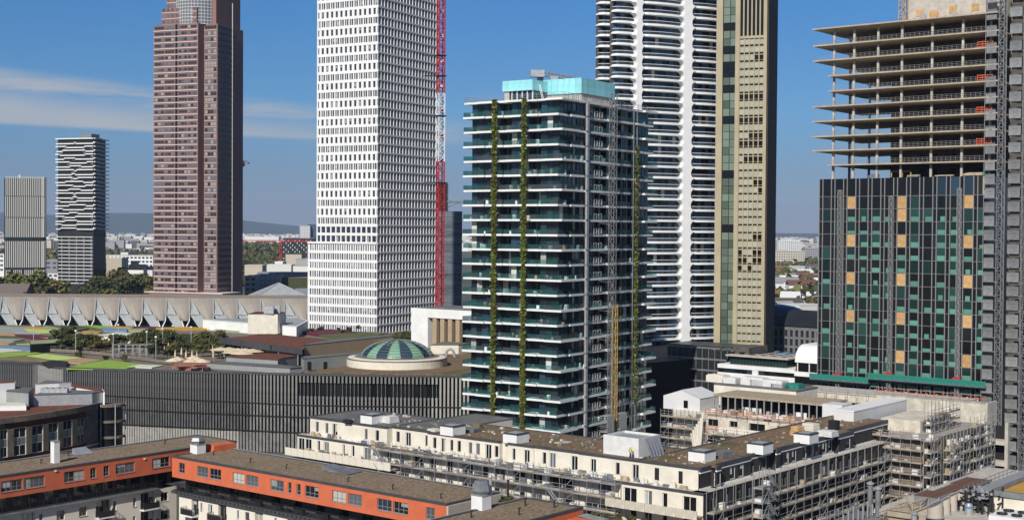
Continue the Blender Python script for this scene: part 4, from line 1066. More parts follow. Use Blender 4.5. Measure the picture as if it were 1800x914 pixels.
def roofblocks():
    z = ZM
    def X(pts): return [(250+x/5.625, 540+y/5.625) for x, y in pts]
    t, l = on_roof('restaurant_pavilion', 'low pavilion with dark fascia, glazed front and rust red roof on the mall', 'pavilion', X([(785,310),(1603,416),(1607,362),(1880,322),(1250,262)]), z, 4.2, 'glass_black', 'rust_roof')
    for (a, c) in (((785,310),(1610,420)),):
        p, q = onz(*X([a])[0], z+4.2), onz(*X([c])[0], z+4.2); b = MB(); d = (q-p).normalized(); n = Vector((d.y, -d.x, 0))
        for s, e in ((0, .64), (.65, 1)): 
            u, v = p+(q-p)*s, p+(q-p)*e; u, v = u-t.location, v-t.location
            MB().quad((*(u+n*.8).xy, 2.9), (*(v+n*.8).xy, 2.9), (*(v+n*.8).xy, 4.5), (*(u+n*.8).xy, 4.5)).quad((*(u+n*.8).xy, 4.5), (*(v+n*.8).xy, 4.5), (*v.xy, 4.5), (*u.xy, 4.5)).make('fascia', 'parapet', t)
        for i in range(5): u = p+(q-p)*(.06+.22*i)-t.location+n*.5; MB().bar((u.x, u.y, 0), (u.x, u.y, 2.9), .12).make('post', 'metal_light', t)
    t, _ = on_roof('roof_block', 'beige windowless block next to the rust red pavilion roof', 'roof building', X([(1606,374),(2480,284),(2480,266),(1890,318),(1612,362)]), z, 4.6, 'beige_wall', 'grey_roof')
    t, _ = on_roof('roof_block', 'long grey block with two dark doors in front of the beige block', 'roof building', X([(1600,508),(2480,430),(2480,412),(1570,488)]), z, 2.8, 'grey_wall', 'grey_roof')
    for px in (544, 572): 
        p = onz(px, 651, z); MB().box(-.5, .5, -.05, .2, 0, 2.2).make('door', 'glass_black', t, Vector((p.x, p.y, z))-t.location, radians(-4))
    t, _ = on_roof('roof_block', 'grey plant block with brown planted roof in the middle of the mall roof', 'roof building', X([(830,490),(1340,520),(1400,500),(1620,470),(1200,452)]), z, 2.4, 'grey_wall', 'rust_roof')
    t, _ = on_roof('roof_block', 'low grey parapet block at the front edge of the mall roof', 'roof building', X([(640,550),(1460,602),(1580,592),(1350,566),(820,536)]), z, 1.2, 'grey_wall', 'grey_roof')
    t, _ = on_roof('roof_block', 'long white block behind the roof garden with a sloping parapet', 'roof building', X([(600,120),(1525,190),(1640,130),(1560,108),(700,112)]), z, 3.4, 'white_paint', 'roof_grey')
    t, _ = on_roof('roof_block', 'cream plant room with red roof edge on the white block', 'roof building', X([(1045,66),(1340,66),(1420,48),(1120,44)]), z+1, 6.4, 'cream_render', 'roof_plum')
    for i, (a, b, s) in enumerate(((1255, 20, 1.6), (1305, 14, 2.0))):
        p = onz(*X([(a, b+45)])[0], z+7.4); o = MB().box(-s, s, -1, 1, 0, 2.6).box(-s+.2, s-.2, -1.05, -1.0, .3, 2.2).make('ventilation_unit', 'metal_light', None, p); tag(o, ['left grey ventilation unit on the cream plant room', 'right and wider grey ventilation unit on the cream plant room'][i], 'ventilation unit')
    t, _ = on_roof('roof_block', 'narrow cream strip building between coloured roof fields', 'roof building', [(168, 590), (248, 593), (262, 588), (205, 583.5)], z, 1.9, 'cream_render', 'roof_white')
    t, _ = on_roof('roof_block', 'flat black canopy with white posts in the coloured roof', 'roof building', [(53, 605), (133, 600.5), (110, 596), (52, 599)], z, 2.4, 'glass_black', 'roof_sage')
    # white box with stone piers right of the white tower
    T = Bld('roof_building', 'white box building with tan piers in its openings beside the white tower', 'building', 834, 392, 39)
    P = PL(0); ya = T.L(723, 545, 0)[0]; zt = T.L(724, 541, 0)[1]; z0 = z-.3; yb = T.L(735, 590, 0)[0]; y1 = T.L(752, 580, 0)[0]
    MB().box(.02, 18, -3, ya, zt-2.6, zt).box(0, 18, y1, ya, z0, zt-2.61).box(0.4, 18, -3, y1-.01, z0, z0+.3).make('wall', 'white_paint', T.root)
    MB().box(4, 17, -2.8, y1-.02, z0+.31, zt-2.62).make('recess', 'dark_void', T.root)
    MB().box(.6, 17.6, -2.5, ya-.5, zt+.01, zt+.1).make('roof', 'grey_roof', T.root)
    for i in range(4): y = y1-1.3-i*3.0; MB().box(.3, 1.6, y-1.9, y-.3, z0+.31, zt-2.62).make('pier', 'beige_wall', T.root)
    MB().box(6, 14, -2, 6, zt+.11, zt+1.8).make('roof_upstand', 'white_paint', T.root)
    MB().box(2, 2.3, -2, ya*.7, zt+.11, zt+.4).make('roof_kerb', 'metal_grey', T.root)
    # low walls and satellite dish / slide right of the dome
    t, _ = on_roof('roof_block', 'cream block behind the dome at its right', 'roof building', [(757, 606), (806, 606), (830, 603), (780, 600)], z, 3.0, 'cream_render', 'grey_roof')
    p = onz(792, 630, z); o = thing('roof_duct', 'curved silver air duct on the brown roof right of the dome', 'duct', p)
    b = MB(); q = [(-1.2, 0, 0), (-1.2, 0, 1.6), (-.9, 0, 2.3), (-.2, 0, 2.7), (.5, 0, 2.4), (.9, 0, 1.7), (1.0, 0, .6), (1.6, 0, 0)]
    for i in range(7): b.bar(q[i], q[i+1], .38, 10)
    b.make('pipe', 'metal_light', o)
    MB().lathe([(0, .5), (.8, .4), (1.3, .1), (1.35, 0)], -3.5, 1, 14).make('dome_vent', 'cream_render', o)
roofblocks()
# ---------------------------------------------------------------- garden on the roof: trees, bushes, umbrellas
def clump_mesh(name, n, rx, rz, leaf, mats, seed, lobes=9, base=0.):
    rr = random.Random(seed); b = MB(); cs = []
    for i in range(lobes):
        a = rr.uniform(0, 2*pi); d = rr.uniform(.25, .75)*rx; cs.append((d*cos(a), d*sin(a), base+rz*(.9+rr.uniform(-.55, .75)), rr.uniform(.38, .6)*rx, rr.random()))
    cs.append((0, 0, base+rz*1.25, rx*.6, .5))
    for i in range(n):
        cx, cy, cz, r, sh = rr.choice(cs); v = Vector((rr.gauss(0, 1), rr.gauss(0, 1), rr.gauss(0, 1))).normalized()*r*rr.uniform(.55, 1.08)
        p = Vector((cx+v.x, cy+v.y, cz+v.z*.8*rz/rx)); s = leaf*rr.uniform(.6, 1.3)
        a = Vector((rr.uniform(-1, 1), rr.uniform(-1, 1), rr.uniform(-.5, .5))).normalized()*s; c = a.cross(v.normalized()+Vector((rr.uniform(-.5, .5), rr.uniform(-.5, .5), .4))).normalized()*s*.8
        b.quad(p-a, p+c, p+a, p-c, mi=(0 if sh < .45 else 1 if sh < .8 else 2) if rr.random() < .8 else rr.randint(0, 2))
    return b.mesh(name, mats)
def trunk_mesh(h, r, seed):
    rr = random.Random(seed); b = MB(); b.bar((0, 0, 0), (.1*r, 0, h*.55), r, 7, r*.65)
    for i in range(5): a = rr.uniform(0, 2*pi); z = h*rr.uniform(.35, .55); b.bar((0, 0, z), (h*.3*cos(a), h*.3*sin(a), z+h*.35), r*.45, 5, r*.12)
    return b.mesh('trunk', 'trunk')
LM = ['leaf', 'leaf_dark', 'leaf_autumn']
TREES = [(clump_mesh('crown', 1500, 2.4, 1.7, .26, [['leaf_dark', 'leaf', 'leaf_autumn'], ['leaf', 'leaf_dark', 'leaf_dark'], ['leaf_autumn', 'leaf_dark', 'leaf'], ['leaf_dark', 'leaf_dark', 'leaf']][i], 40+i, 9, 1.6), trunk_mesh(4.5, .16, i)) for i in range(4)]
BIG = [(clump_mesh('crown', 1800, 5.2, 4.2, .55, [['leaf_dark', 'leaf', 'leaf_dark'], ['leaf_dark', 'leaf_dark', 'leaf'], ['leaf', 'leaf_dark', 'leaf_autumn'], ['leaf_autumn', 'leaf', 'leaf_dark']][i], 60+i, 11, 3.5), trunk_mesh(11, .4, 9+i)) for i in range(4)]
def tree(loc, i, label, group, sc=1, src=None, name='tree'):
    src = src or TREES; t = thing(name, label, 'tree', loc, R.uniform(0, 6.28), group); t.scale = (sc, sc, sc*R.uniform(.85, 1.15))
    inst('crown', src[i % 4][0], t); inst('trunk', src[i % 4][1], t); return t
def garden():
    rr = random.Random(21)
    for i in range(52):
        px = rr.uniform(92, 395); lo = 597 if px < 150 else 594
        py = rr.uniform(607, 633) if px > 260 else rr.uniform(604, 622)
        if px > 340: py = rr.uniform(602, 632)
        p = onz(px, py, ZM); k = rr.choice([0, 1, 2, 3, 2, 3])
        tree((p.x, p.y, ZM-.2), k, ['bushy dark green tree with rusty tips in the mall roof garden', 'leafy green tree in the mall roof garden', 'tree turning rust brown in the mall roof garden', 'dense dark green tree in the mall roof garden'][k], 'trees of the roof garden', rr.uniform(.65, 1.15))
    for i in range(26):
        px = rr.choice([rr.uniform(120, 380), rr.uniform(395, 640)]); py = rr.uniform(612, 634) if px < 390 else rr.uniform(577, 588)
        p = onz(px, py, ZM); tree((p.x, p.y, ZM-.7), rr.choice([0, 2, 3]), 'low bush on the planted roof of the mall', 'bushes on the mall roof', rr.uniform(.35, .55), name='bush')
    for i in range(20):
        px = rr.uniform(672, 735) if i < 12 else rr.uniform(750, 826); py = rr.uniform(596, 605); p = onz(px, py, ZM)
        tree((p.x, p.y, ZM-.8), 2 if i % 3 else 1, 'dry brown shrub behind the dome at the foot of the white tower' if i < 12 else 'green shrub in front of the white box building', 'shrubs behind the dome', rr.uniform(.5, .75), name='shrub')
    # terrace floor
    w = [onz(a, b, ZM+.1) for a, b in ((300, 643), (340, 634), (372, 634), (366, 652), (320, 650))]
    tag(MB().prism([(p.x, p.y) for p in w][::-1], ZM-.2, ZM+.33).make('terrace_floor', 'terracotta'), 'terracotta terrace floor with open parasols at the mall roof edge', 'terrace')
    closed = MB(); closed.lathe([(.05, .9), (.28, 1.1), (.24, 1.9), (.03, 3.1)], 0, 0, 8); cm = closed.mesh('canopy', 'umbrella_cloth'); pm = MB().bar((0, 0, 0), (0, 0, 3.0), .05).mesh('pole', 'metal_light')
    om = MB().lathe([(2.0, 2.2), (1.1, 2.6), (.02, 3.0)], 0, 0, 8).mesh('canopy', 'umbrella_cloth')
    for px, py in ((289, 628), (308, 634), (319, 630), (327, 635), (337.5, 635), (346, 637), (375, 635), (395, 633), (374, 626), (296, 620)):
        p = onz(px, py, ZM); t = thing('parasol', 'closed white parasol standing among the roof garden trees', 'parasol', p, 0, 'closed parasols of the roof garden'); inst('canopy', cm, t); inst('pole', pm, t)
    for k, (px, py) in enumerate(((304, 650), (312, 647.5), (335, 651), (347, 648.5), (356, 651.5), (340, 645))):
        p = onz(px, py, ZM+.3); t = thing('parasol', 'open beige parasol on the terracotta terrace', 'parasol', p, 0, 'open parasols on the terrace'); inst('canopy', om, t); inst('pole', pm, t)
    for k, (px, py) in enumerate(((388, 629), (403, 629), (418, 631), (431, 631), (444, 632), (410, 634), (425, 636))):
        p = onz(px, py, ZM); t = thing('parasol', 'wide beige parasol in front of the rust roofed pavilion', 'parasol', p, 0, 'wide parasols by the pavilion'); t.scale = (1.6, 1.6, 1.0); inst('canopy', om, t); inst('pole', pm, t)
    for k, (px, py) in enumerate(((59, 612), (133, 623), (199, 630), (274, 636), (286, 618), (304, 612), (336, 615), (258, 625), (208, 610))):
        p = onz(px, py, ZM); t = thing('light_pole', 'thin pale light pole in the mall roof garden', 'lamp post', p, 0, 'light poles of the roof garden'); MB().bar((0, 0, 0), (0, 0, 6.5), .09).make('pole', 'metal_light', t); MB().box(-.25, .25, -.25, .25, 6.5, 6.9).make('lamp_head', 'white_paint', t)
    p = onz(228, 628, ZM); t = thing('pergola', 'steel pergola frame among the roof garden trees', 'pergola', p, radians(-8))
    b = MB()
    for x in range(-5, 6, 2):
        for y in (0, 4): b.bar((x, y, 0), (x, y, 3.4), .09)
        b.bar((x, 0, 3.4), (x, 4, 3.4), .08)
    for y in (0, 4):
        for z in (1.0, 2.2, 3.4): b.bar((-5, y, z), (5, y, z), .07)
    b.make('frame', 'metal_light', t, stuff=True)
    # low garden wall with rail along the lime fields
    pts = [onz(a, b, ZM) for a, b in ((75, 617), (130, 620), (180, 624), (240, 632), (300, 640))]
    b = MB()
    for i in range(4): p, q = pts[i], pts[i+1]; b.quad(p, q, q+Vector((0, 0, .9)), p+Vector((0, 0, .9))); rail(b, p+Vector((0,0,.9)), q+Vector((0,0,.9)), .7, 2, 2.4, .05)
    tag(b.make('garden_wall', 'paving'), 'low paved garden wall with rail beside the lime roof fields', 'wall')
garden()
# ================================================================ exhibition hall with scalloped roof
M('hall_roof', srgb(150,142,131), .6, ns=.12, na=.14); M('hall_lattice', (.40,.42,.42), .35, ns=.4, na=.15); M('hall_roof2', srgb(156,140,122), .6, ns=.12, na=.14)
def hall():
    T = thing('exhibition_hall', 'long exhibition hall with scalloped vaulted roof and slanting glass lattices', 'hall', (0, 0, 0))
    Y0 = 610; zr = zat(250, 525, Y0); zmid = zat(250, 551, Y0); zb = zat(250, 571, Y0)-1
    m = 41.9/2400*Y0; xl = at(41.5, 525, Y0).x-m*2
    h = zr-zb
    V = lambda u, v, n: (u*m-n*.27, n, zb+v*h)      # n positive into the building
    def prof(v): return 9*(max(0, v-.2)/.8)**1.7
    k = 9
    vb = MB()
    vs = [.24+(1-.24)*i/k for i in range(k+1)]
    left = lambda v: .64-.56*((v-.24)/.76)**.85
    right = lambda v: .96+.05*sin((v-.24)/.76*pi*.5)
    for i in range(k):
        for j in range(4):
            f0, f1 = j/4, (j+1)/4; a, c = vs[i], vs[i+1]
            bul = lambda f: -1.2*sin(pi*f)
            vb.quad(V(left(a)+(right(a)-left(a))*f0, a, prof(a)+bul(f0)), V(left(a)+(right(a)-left(a))*f1, a, prof(a)+bul(f1)), V(left(c)+(right(c)-left(c))*f1, c, prof(c)+bul(f1)), V(left(c)+(right(c)-left(c))*f0, c, prof(c)+bul(f0)))
    vm = vb.mesh('roof_vault', 'hall_roof', smooth=True)
    gb = MB(); 
    gb.quad(V(.01, .45, 1.6), V(left(.5)-.01, .45, 1.2), V(left(.98), .98, prof(.98)+.1), V(.02, .98, prof(.98)+.1))
    gb.quad(V(.0, .44, 1.5), V(.36, 0, .6), V(.72, 0, .4), V(left(.44)-.0, .44, 1.1))
    lt = gb.mesh('glass_lattice', 'hall_lattice')
    fb = MB()
    for f in (.3, .6, .9): fb.bar(V(.02+.1*f, .45+.5*f, 1.3+prof(.45+.5*f)*.9), V(left(.45+.5*f), .45+.5*f, 1+prof(.45+.5*f)*.9), .08)
    for f in (.0, .25, .5, .75, 1.0): fb.bar(V(left(.44)*f, .44, 1.2), V(.36+.36*f, 0, .3), .10 if f < 1 else .3); fb.bar(V(.02+f*(left(.5)-.03), .45, 1.2), V(.02+f*.05, .98, prof(.98)-.1), .06)
    fb.bar(V(0, .45, 1.1), V(left(.45), .45, 1.0), .16); fb.bar(V(left(.24), .24, .1), V(right(.24), .24, .1), .25)
    fm = fb.mesh('lattice_frame', 'hall_lattice')
    sb = MB(); sb.bar(V(.64, .24, -.2), V(.74, 0, -.2), .3); sb.bar(V(.96, .24, -.2), V(.82, 0, -.2), .3); sm = sb.mesh('strut', 'white_paint')
    rb = MB()
    for i in range(k): rb.bar(V(right(vs[i]), vs[i], prof(vs[i])-.2), V(right(vs[i+1]), vs[i+1], prof(vs[i+1])-.2), .2)
    rm = rb.mesh('edge_rib', 'hall_lattice')
    for i in range(17):
        x = xl+i*m; y = Y0
        if x > at(560, 525, Y0).x: break
        for nm, me in (('roof_vault', vm), ('glass_lattice', lt), ('lattice_frame', fm), ('strut', sm), ('edge_rib', rm)): inst(nm, me, T, (x, y, 0))
    MB().box(xl-40, at(575, 525, Y0).x, Y0+3, Y0+26, zb-14, zb+h*.24).make('dark_glazing', 'glass_black', T)
    MB().box(xl-40, at(575, 525, Y0).x, Y0+8.8, Y0+40, zb, zr).make('hall_body', 'hall_roof2', T)
    MB().box(xl-40, at(575, 525, Y0).x, Y0-3, Y0+2.9, zb-14, zb-.2).make('plinth', 'roof_grey', T)
    c = at(490, 500, 660); zt_, z0 = zat(490, 497, 660), zat(490, 525, 660)
    P = thing('glass_pyramid', 'grey glass pyramid roof rising behind the exhibition hall', 'pyramid', (c.x, c.y, 0), radians(20))
    s = 15
    MB().quad((-s, -s, z0), (s, -s, z0), (0, 0, zt_)).quad((s, -s, z0), (s, s, z0), (0, 0, zt_)).quad((s, s, z0), (-s, s, z0), (0, 0, zt_)).quad((-s, s, z0), (-s, -s, z0), (0, 0, zt_)).make('glazing', 'hall_lattice', P)
    b = MB()
    for a in ((-s, -s), (s, -s), (s, s), (-s, s)): b.bar((*a, z0), (0, 0, zt_), .25)
    for k in range(1, 7):
        f = 1-k/7; z = z0+(zt_-z0)*k/7; q = [(-s*f, -s*f, z+.05), (s*f, -s*f, z+.05), (s*f, s*f, z+.05), (-s*f, s*f, z+.05)]
        for i in range(4): b.bar(q[i], q[(i+1) % 4], .16)
    b.make('glazing_bar', 'metal_light', P, stuff=True)
    MB().box(-s-2, s+2, -s-2, s+2, 0, z0-.01).make('base', 'hall_roof2', P)
    o = on_roof('hall_annex', 'grey barrel roofed annex to the right of the glass pyramid', 'hall', [(500, 520), (560, 520), (560, 506), (520, 507)], 10, 12, 'hall_lattice', 'roof_grey')
hall()
# ================================================================ orange and white apartment block
M('white_render', (.77,.71,.61), .85, ns=.3, na=.08, patch=((.62,.58,.50), .3, .4)); M('beige_render', (.50,.44,.36), .85, ns=.3, na=.1)
M('cloth_white', (.75,.74,.70), .8); M('plant_green', (.06,.09,.025), .8)
def win_px(Bd, face, plane, rects, sx, sy, ox, oy):
    """picture rectangles in an enlarged crop -> (u0, u1) on the plane"""
    o = []
    for x0, x1 in rects:
        f = (Bd.L if face == 'L' else Bd.Rr)
        a = f(ox+x0/sx, oy, plane)[0]; c = f(ox+x1/sx, oy, plane)[0]; o.append((min(a, c), max(a, c)))
    return o
def orange_block():
    ZT = 20.0
    J = onz(303, 800.5, ZT)
    B_ = Bld('apartment_building', 'apartment building with orange top storey over white walls and gravel roof, in two wings', 'building', 303, J.y, 39)
    t = B_.root; s3 = 5.4545
    Lw = -B_.L(785, 893, 0)[0]; Dw = 10.6; z1 = ZT-3.25; z2 = z1-2.3
    # ---- right wing, orange storey
    wr = win_px(B_, 'L', 0, [(132,188),(308,412),(428,537),(650,760),(776,893),(1012,1138),(1177,1212),(1262,1300),(1343,1473),(1603,1736)], s3, s3, 290, 830)
    w2 = win_px(B_, 'L', 0, [(65,197),(343,482),(497,642),(810,895)], s3, s3, 600, 870)
    wins = wr+w2
    zt, zs = ZT-.85, ZT-2.40
    holes = [(a, c, zs, zt) for a, c in wins]
    b = MB(); P = PL(0); wallholes(b, P, -Lw, 0, z1, ZT-.26, holes, .3)
    b.quad((0, 0, z1), (Dw, 0, z1), (Dw, 0, ZT-.26), (0, 0, ZT-.26)).quad((0, -Lw, z1), (0, 0, z1), (Dw, 0, z1), (Dw, -Lw, z1)).quad((Dw, 0, z1), (Dw, -Lw, z1), (Dw, -Lw, ZT-.26), (Dw, 0, ZT-.26))
    b.make('orange_wall', 'orange', t)
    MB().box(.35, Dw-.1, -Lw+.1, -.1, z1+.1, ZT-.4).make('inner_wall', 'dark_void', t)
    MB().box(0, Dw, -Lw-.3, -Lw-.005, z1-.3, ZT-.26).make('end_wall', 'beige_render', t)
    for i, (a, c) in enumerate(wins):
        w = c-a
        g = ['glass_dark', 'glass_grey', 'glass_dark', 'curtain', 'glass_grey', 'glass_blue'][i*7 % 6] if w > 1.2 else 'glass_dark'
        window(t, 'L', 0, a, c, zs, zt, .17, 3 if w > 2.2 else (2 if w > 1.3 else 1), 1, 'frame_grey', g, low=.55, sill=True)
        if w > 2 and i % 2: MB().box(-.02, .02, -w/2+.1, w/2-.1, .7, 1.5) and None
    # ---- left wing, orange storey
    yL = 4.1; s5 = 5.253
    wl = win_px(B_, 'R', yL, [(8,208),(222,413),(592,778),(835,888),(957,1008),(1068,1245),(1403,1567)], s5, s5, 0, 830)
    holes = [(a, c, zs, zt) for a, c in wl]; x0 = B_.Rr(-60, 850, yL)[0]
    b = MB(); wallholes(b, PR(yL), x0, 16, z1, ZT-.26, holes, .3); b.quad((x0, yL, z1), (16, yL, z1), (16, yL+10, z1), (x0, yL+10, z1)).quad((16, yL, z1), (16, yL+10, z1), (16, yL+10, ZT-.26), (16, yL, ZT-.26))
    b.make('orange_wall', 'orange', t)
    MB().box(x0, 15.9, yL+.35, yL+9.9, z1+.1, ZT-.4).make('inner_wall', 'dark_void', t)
    for i, (a, c) in enumerate(wl):
        w = c-a; window(t, 'R', yL, a, c, zs, zt, .17, 4 if w > 3 else 2, 1, 'frame_grey', ['glass_dark', 'glass_grey', 'glass_dark', 'glass_dark', 'glass_dark', 'glass_grey', 'glass_dark'][i], low=.55, sill=True)
    # ---- roofs
    for nm, (xa, xb, ya, yb) in (('roof', (0, Dw, -Lw, 0)), ('roof', (x0, 16, yL, yL+10.3))):
        MB().box(xa+.35, xb-.35, ya+.35, yb-.35, ZT-.25, ZT-.06).make('roof', 'brown_roof', t)
        b = MB()
        b.box(xa-.06, xa+.34, ya-.06, yb+.06, ZT-.258, ZT+.03).box(xb-.34, xb+.06, ya-.06, yb+.06, ZT-.258, ZT+.03).box(xa+.341, xb-.341, ya-.06, ya+.34, ZT-.258, ZT+.028).box(xa+.341, xb-.341, yb-.34, yb+.06, ZT-.258, ZT+.028)
        b.make('roof_edge', 'parapet', t)
        MB().box(xb-.2, xb+.02, ya, yb, ZT+.031, ZT+.09).make('roof_flashing', 'metal_light', t) if nm and ya < 0 else MB().box(xa, xb, yb-.2, yb+.02, ZT+.031, ZT+.09).make('roof_flashing', 'metal_light', t)
    # ---- dark recessed gallery storey with black railing, white body below
    zb = 0
    MB().box(2.4, Dw-1, -Lw, -.2, z2+.01, z1-.01).make('gallery_wall', 'concrete_dark', t)
    MB().box(x0, 15, yL+2.0, yL+9, z2+.01, z1-.01).make('gallery_wall', 'concrete_dark', t)
    gl = MB()
    for i in range(12): y = -Lw*(i+.5)/12; gl.box(2.3, 2.41, y-.9, y+.9, z2+.05, z1-.25)
    for i in range(16): x = x0+(9-x0)*(i+.5)/16; gl.box(x-.8, x+.8, yL+1.9, yL+2.01, z2+.05, z1-.25)
    gl.make('gallery_door', 'glass_dark', t, stuff=True)
    wx = .55
    def railing(p, q, nm='railing'):
        b = MB(); p = Vector(p); q = Vector(q); L_ = (q-p).length; n = int(L_/.32)
        for i in range(n): a = p+(q-p)*(i/n); b.bar(a, a+Vector((0, 0, 1.0)), .03)
        for z in (1.0, .1): b.bar(p+Vector((0, 0, z)), q+Vector((0, 0, z)), .04)
        for i in range(int(L_/2.2)): a = p+(q-p)*((i+.5)/int(L_/2.2)); b.bar(a, a+Vector((0, 0, 1.15)), .06)
        return b.make(nm, 'black_metal', t)
    railing((.15, -Lw, z2+.3), (.15, -.2, z2+.3)); railing((x0, yL+.2, z2+.05), (1.5, yL+.2, z2+.05))
    # planters and slats along the gallery of the right wing
    b = MB(); rr = random.Random(4)
    for i in range(18):
        y = -Lw+Lw*(i+rr.random())/18; b.box(.2, .75, y-.5, y+.4, z2+.31, z2+.31+rr.uniform(.3, .9))
    b.make('planter', 'black_metal', t, stuff=True)
    MB().box(-.25, 2.4, -Lw, -.05, z2-.15, z2+.28).make('terrace_slab', 'parapet', t)
    b = MB()
    for i in range(int(Lw/.9)): y = -Lw+.9*i; b.box(-.55, -.251, y, y+.12, z2+.1, z2+.18)
    b.make('slab_bracket', 'black_metal', t, stuff=True)
    MB().box(x0, wx-.05, yL-.25, yL+2, z2-.2, z2+.02).make('terrace_slab', 'metal_grey', t)
    # white fronts with their windows and balconies
    def balcony(face, plane, uc, z, w=3.2, d=1.3, lab=None):
        y = lambda u, n, zz: (plane-n, u, zz) if face == 'L' else (u, plane-n, zz)
        def bx(b, u0, u1, n0, n1, a, c):
            if face == 'L': b.box(plane-n1, plane-n0, u0, u1, a, c)
            else: b.box(u0, u1, plane-n1, plane-n0, a, c)
        k = 'balcony'
        b = MB(); bx(b, uc-w/2, uc+w/2, .01, d, z-.22, z); o = b.make(k, 'white_paint', t)
        b = MB(); n = 14
        for i in range(n+1):
            u = uc-w/2+w*i/n; b.bar(y(u, d-.05, z), y(u, d-.05, z+1.0), .025)
        for e in (-1, 1):
            for j in range(5): b.bar(y(uc+e*w/2, .05+(d-.1)*j/4, z), y(uc+e*w/2, .05+(d-.1)*j/4, z+1), .025)
            b.bar(y(uc+e*w/2, .02, z+1), y(uc+e*w/2, d-.05, z+1), .04)
        b.bar(y(uc-w/2, d-.05, z+1), y(uc+w/2, d-.05, z+1), .04)
        bx(b, uc-w/2+.05, uc+w/2-.05, d-.08, d-.06, z+.05, z+.9); b.make('railing', 'black_metal', o)
        b = MB(); bx(b, uc-w*.3, uc+w*.25, .35, .8, z+.01, z+.75); b.make('balcony_furniture', R.choice(['wood', 'plant_green', 'metal_light', 'cloth_white']), o)
        return o
    zA, zB = z2-.2, 4.0
    # right wing
    PW = .55; fx = lambda r: win_px(B_, 'L', PW, r, s3, s3, 290, 880)
    ww = fx([(340,357),(413,452),(690,708),(768,808),(1050,1070)]); bal = fx([(255,320),(512,588),(862,940)])
    more = []
    per = (bal[0][0]+bal[0][1]-bal[1][0]-bal[1][1])/2
    x_ = bal[2]
    for k in range(1, 7):
        bal.append((x_[0]-per*k*1.08, x_[1]-per*k*1.08)); more += [(bal[-1][0]-2.4, bal[-1][0]-1.3), (bal[-1][0]-4.2, bal[-1][0]-3.7)]
    holes = []; zz = zA
    rows = [(zA-2.15, zA-.75, zA-2.75)]
    for k in range(1, 5): rows.append(tuple(v-2.85*k for v in rows[0]))
    for a, c, fl in rows:
        holes += [(p, q, a+.15, c) for p, q in ww+more]+[(p, q, fl, fl+2.3) for p, q in bal]
    b = MB(); wallholes(b, PL(PW), -Lw, -1.0, zB, zA+.04, holes, .45); b.quad((PW, -1.0, zB), (6, -1.0, zB), (6, -1.0, zA), (PW, -1.0, zA)).make('white_wall', 'white_render', t)
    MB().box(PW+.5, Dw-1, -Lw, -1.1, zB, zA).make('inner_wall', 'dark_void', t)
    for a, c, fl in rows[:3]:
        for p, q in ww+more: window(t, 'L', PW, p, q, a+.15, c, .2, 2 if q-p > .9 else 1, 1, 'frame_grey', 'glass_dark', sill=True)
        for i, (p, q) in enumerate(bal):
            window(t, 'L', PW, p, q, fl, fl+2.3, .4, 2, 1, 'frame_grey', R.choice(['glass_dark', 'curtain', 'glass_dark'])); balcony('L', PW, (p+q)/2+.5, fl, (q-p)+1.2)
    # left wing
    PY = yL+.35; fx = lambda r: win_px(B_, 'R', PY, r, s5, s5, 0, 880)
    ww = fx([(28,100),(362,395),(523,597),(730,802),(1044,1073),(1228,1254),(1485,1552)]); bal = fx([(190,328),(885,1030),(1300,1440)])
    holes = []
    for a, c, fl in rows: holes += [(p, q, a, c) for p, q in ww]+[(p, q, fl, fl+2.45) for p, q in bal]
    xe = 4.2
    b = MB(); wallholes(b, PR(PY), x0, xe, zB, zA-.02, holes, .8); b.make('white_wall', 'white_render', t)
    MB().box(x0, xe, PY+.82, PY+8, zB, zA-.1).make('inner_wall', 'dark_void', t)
    for a, c, fl in rows[:3]:
        for p, q in ww: window(t, 'R', PY, p, q, a, c, .2, 2 if q-p > .9 else 1, 1, 'frame_grey', R.choice(['glass_dark', 'glass_grey']), sill=True)
        for p, q in bal:
            window(t, 'R', PY, p, q, fl, fl+2.4, .7, 3, 1, 'frame_grey', R.choice(['glass_dark', 'curtain'])); balcony('R', PY, (p+q)/2, fl, (q-p)+.1, .9)
    # ---- chimneys, vents and skylights on the roofs
    def chimney(px, py, w, h, hood=None, lab='white chimney stack'):
        lx, ly = B_.Z(px, py, ZT); 
        o = MB().box(-w/2, w/2, -w/2, w/2, -.1, h).make('chimney', 'white_paint', t, (lx, ly, ZT))
        MB().box(-w/2-.06, w/2+.06, -w/2-.06, w/2+.06, h+.002, h+.12).make('chimney_cap', 'metal_light', o)
        return o
    chimney(97, 812, .95, 3.1)
    o = chimney(348, 795, 1.7, 1.3); b = MB(); b.lathe([(1.0, 1.4), (1.25, 1.9), (1.0, 2.4), (.6, 2.5), (.02, 2.5)], 0, 0, 6).make('chimney_hood', 'metal_grey', o)
    MB().box(2.2, 6.5, -1.2, 1.2, -.1, .9).make('orange_upstand', 'orange', t, B_.Z(348, 795, ZT)+(ZT,)); 
    o = chimney(846, 893, 1.8, 1.7); MB().lathe([(.95, 1.82), (1.25, 2.3), (1.0, 3.3), (.9, 3.55), (.02, 3.6)], 0, 0, 6, a0=pi/6, a1=2*pi+pi/6).make('chimney_hood', 'metal_grey', o)
    p = B_.Z(862, 888, ZT); MB().bar((0, 0, -1), (0, 0, 3.6), .2, 10).lathe([(.34, 3.6), (.34, 3.7), (.02, 4.1)], 0, 0, 8).make('flue', 'metal_light', t, (*p, ZT))
    for px, py in ((375, 799), (440, 812), (503, 823), (612, 846), (690, 859), (775, 875), (290, 780), (72, 814), (120, 800)):
        p = B_.Z(px, py, ZT); MB().bar((0, 0, -.1), (0, 0, .55), .09, 6).bar((0, 0, .55), (.25, 0, .55), .08, 6).make('roof_vent', 'black_metal', t, (*p, ZT))
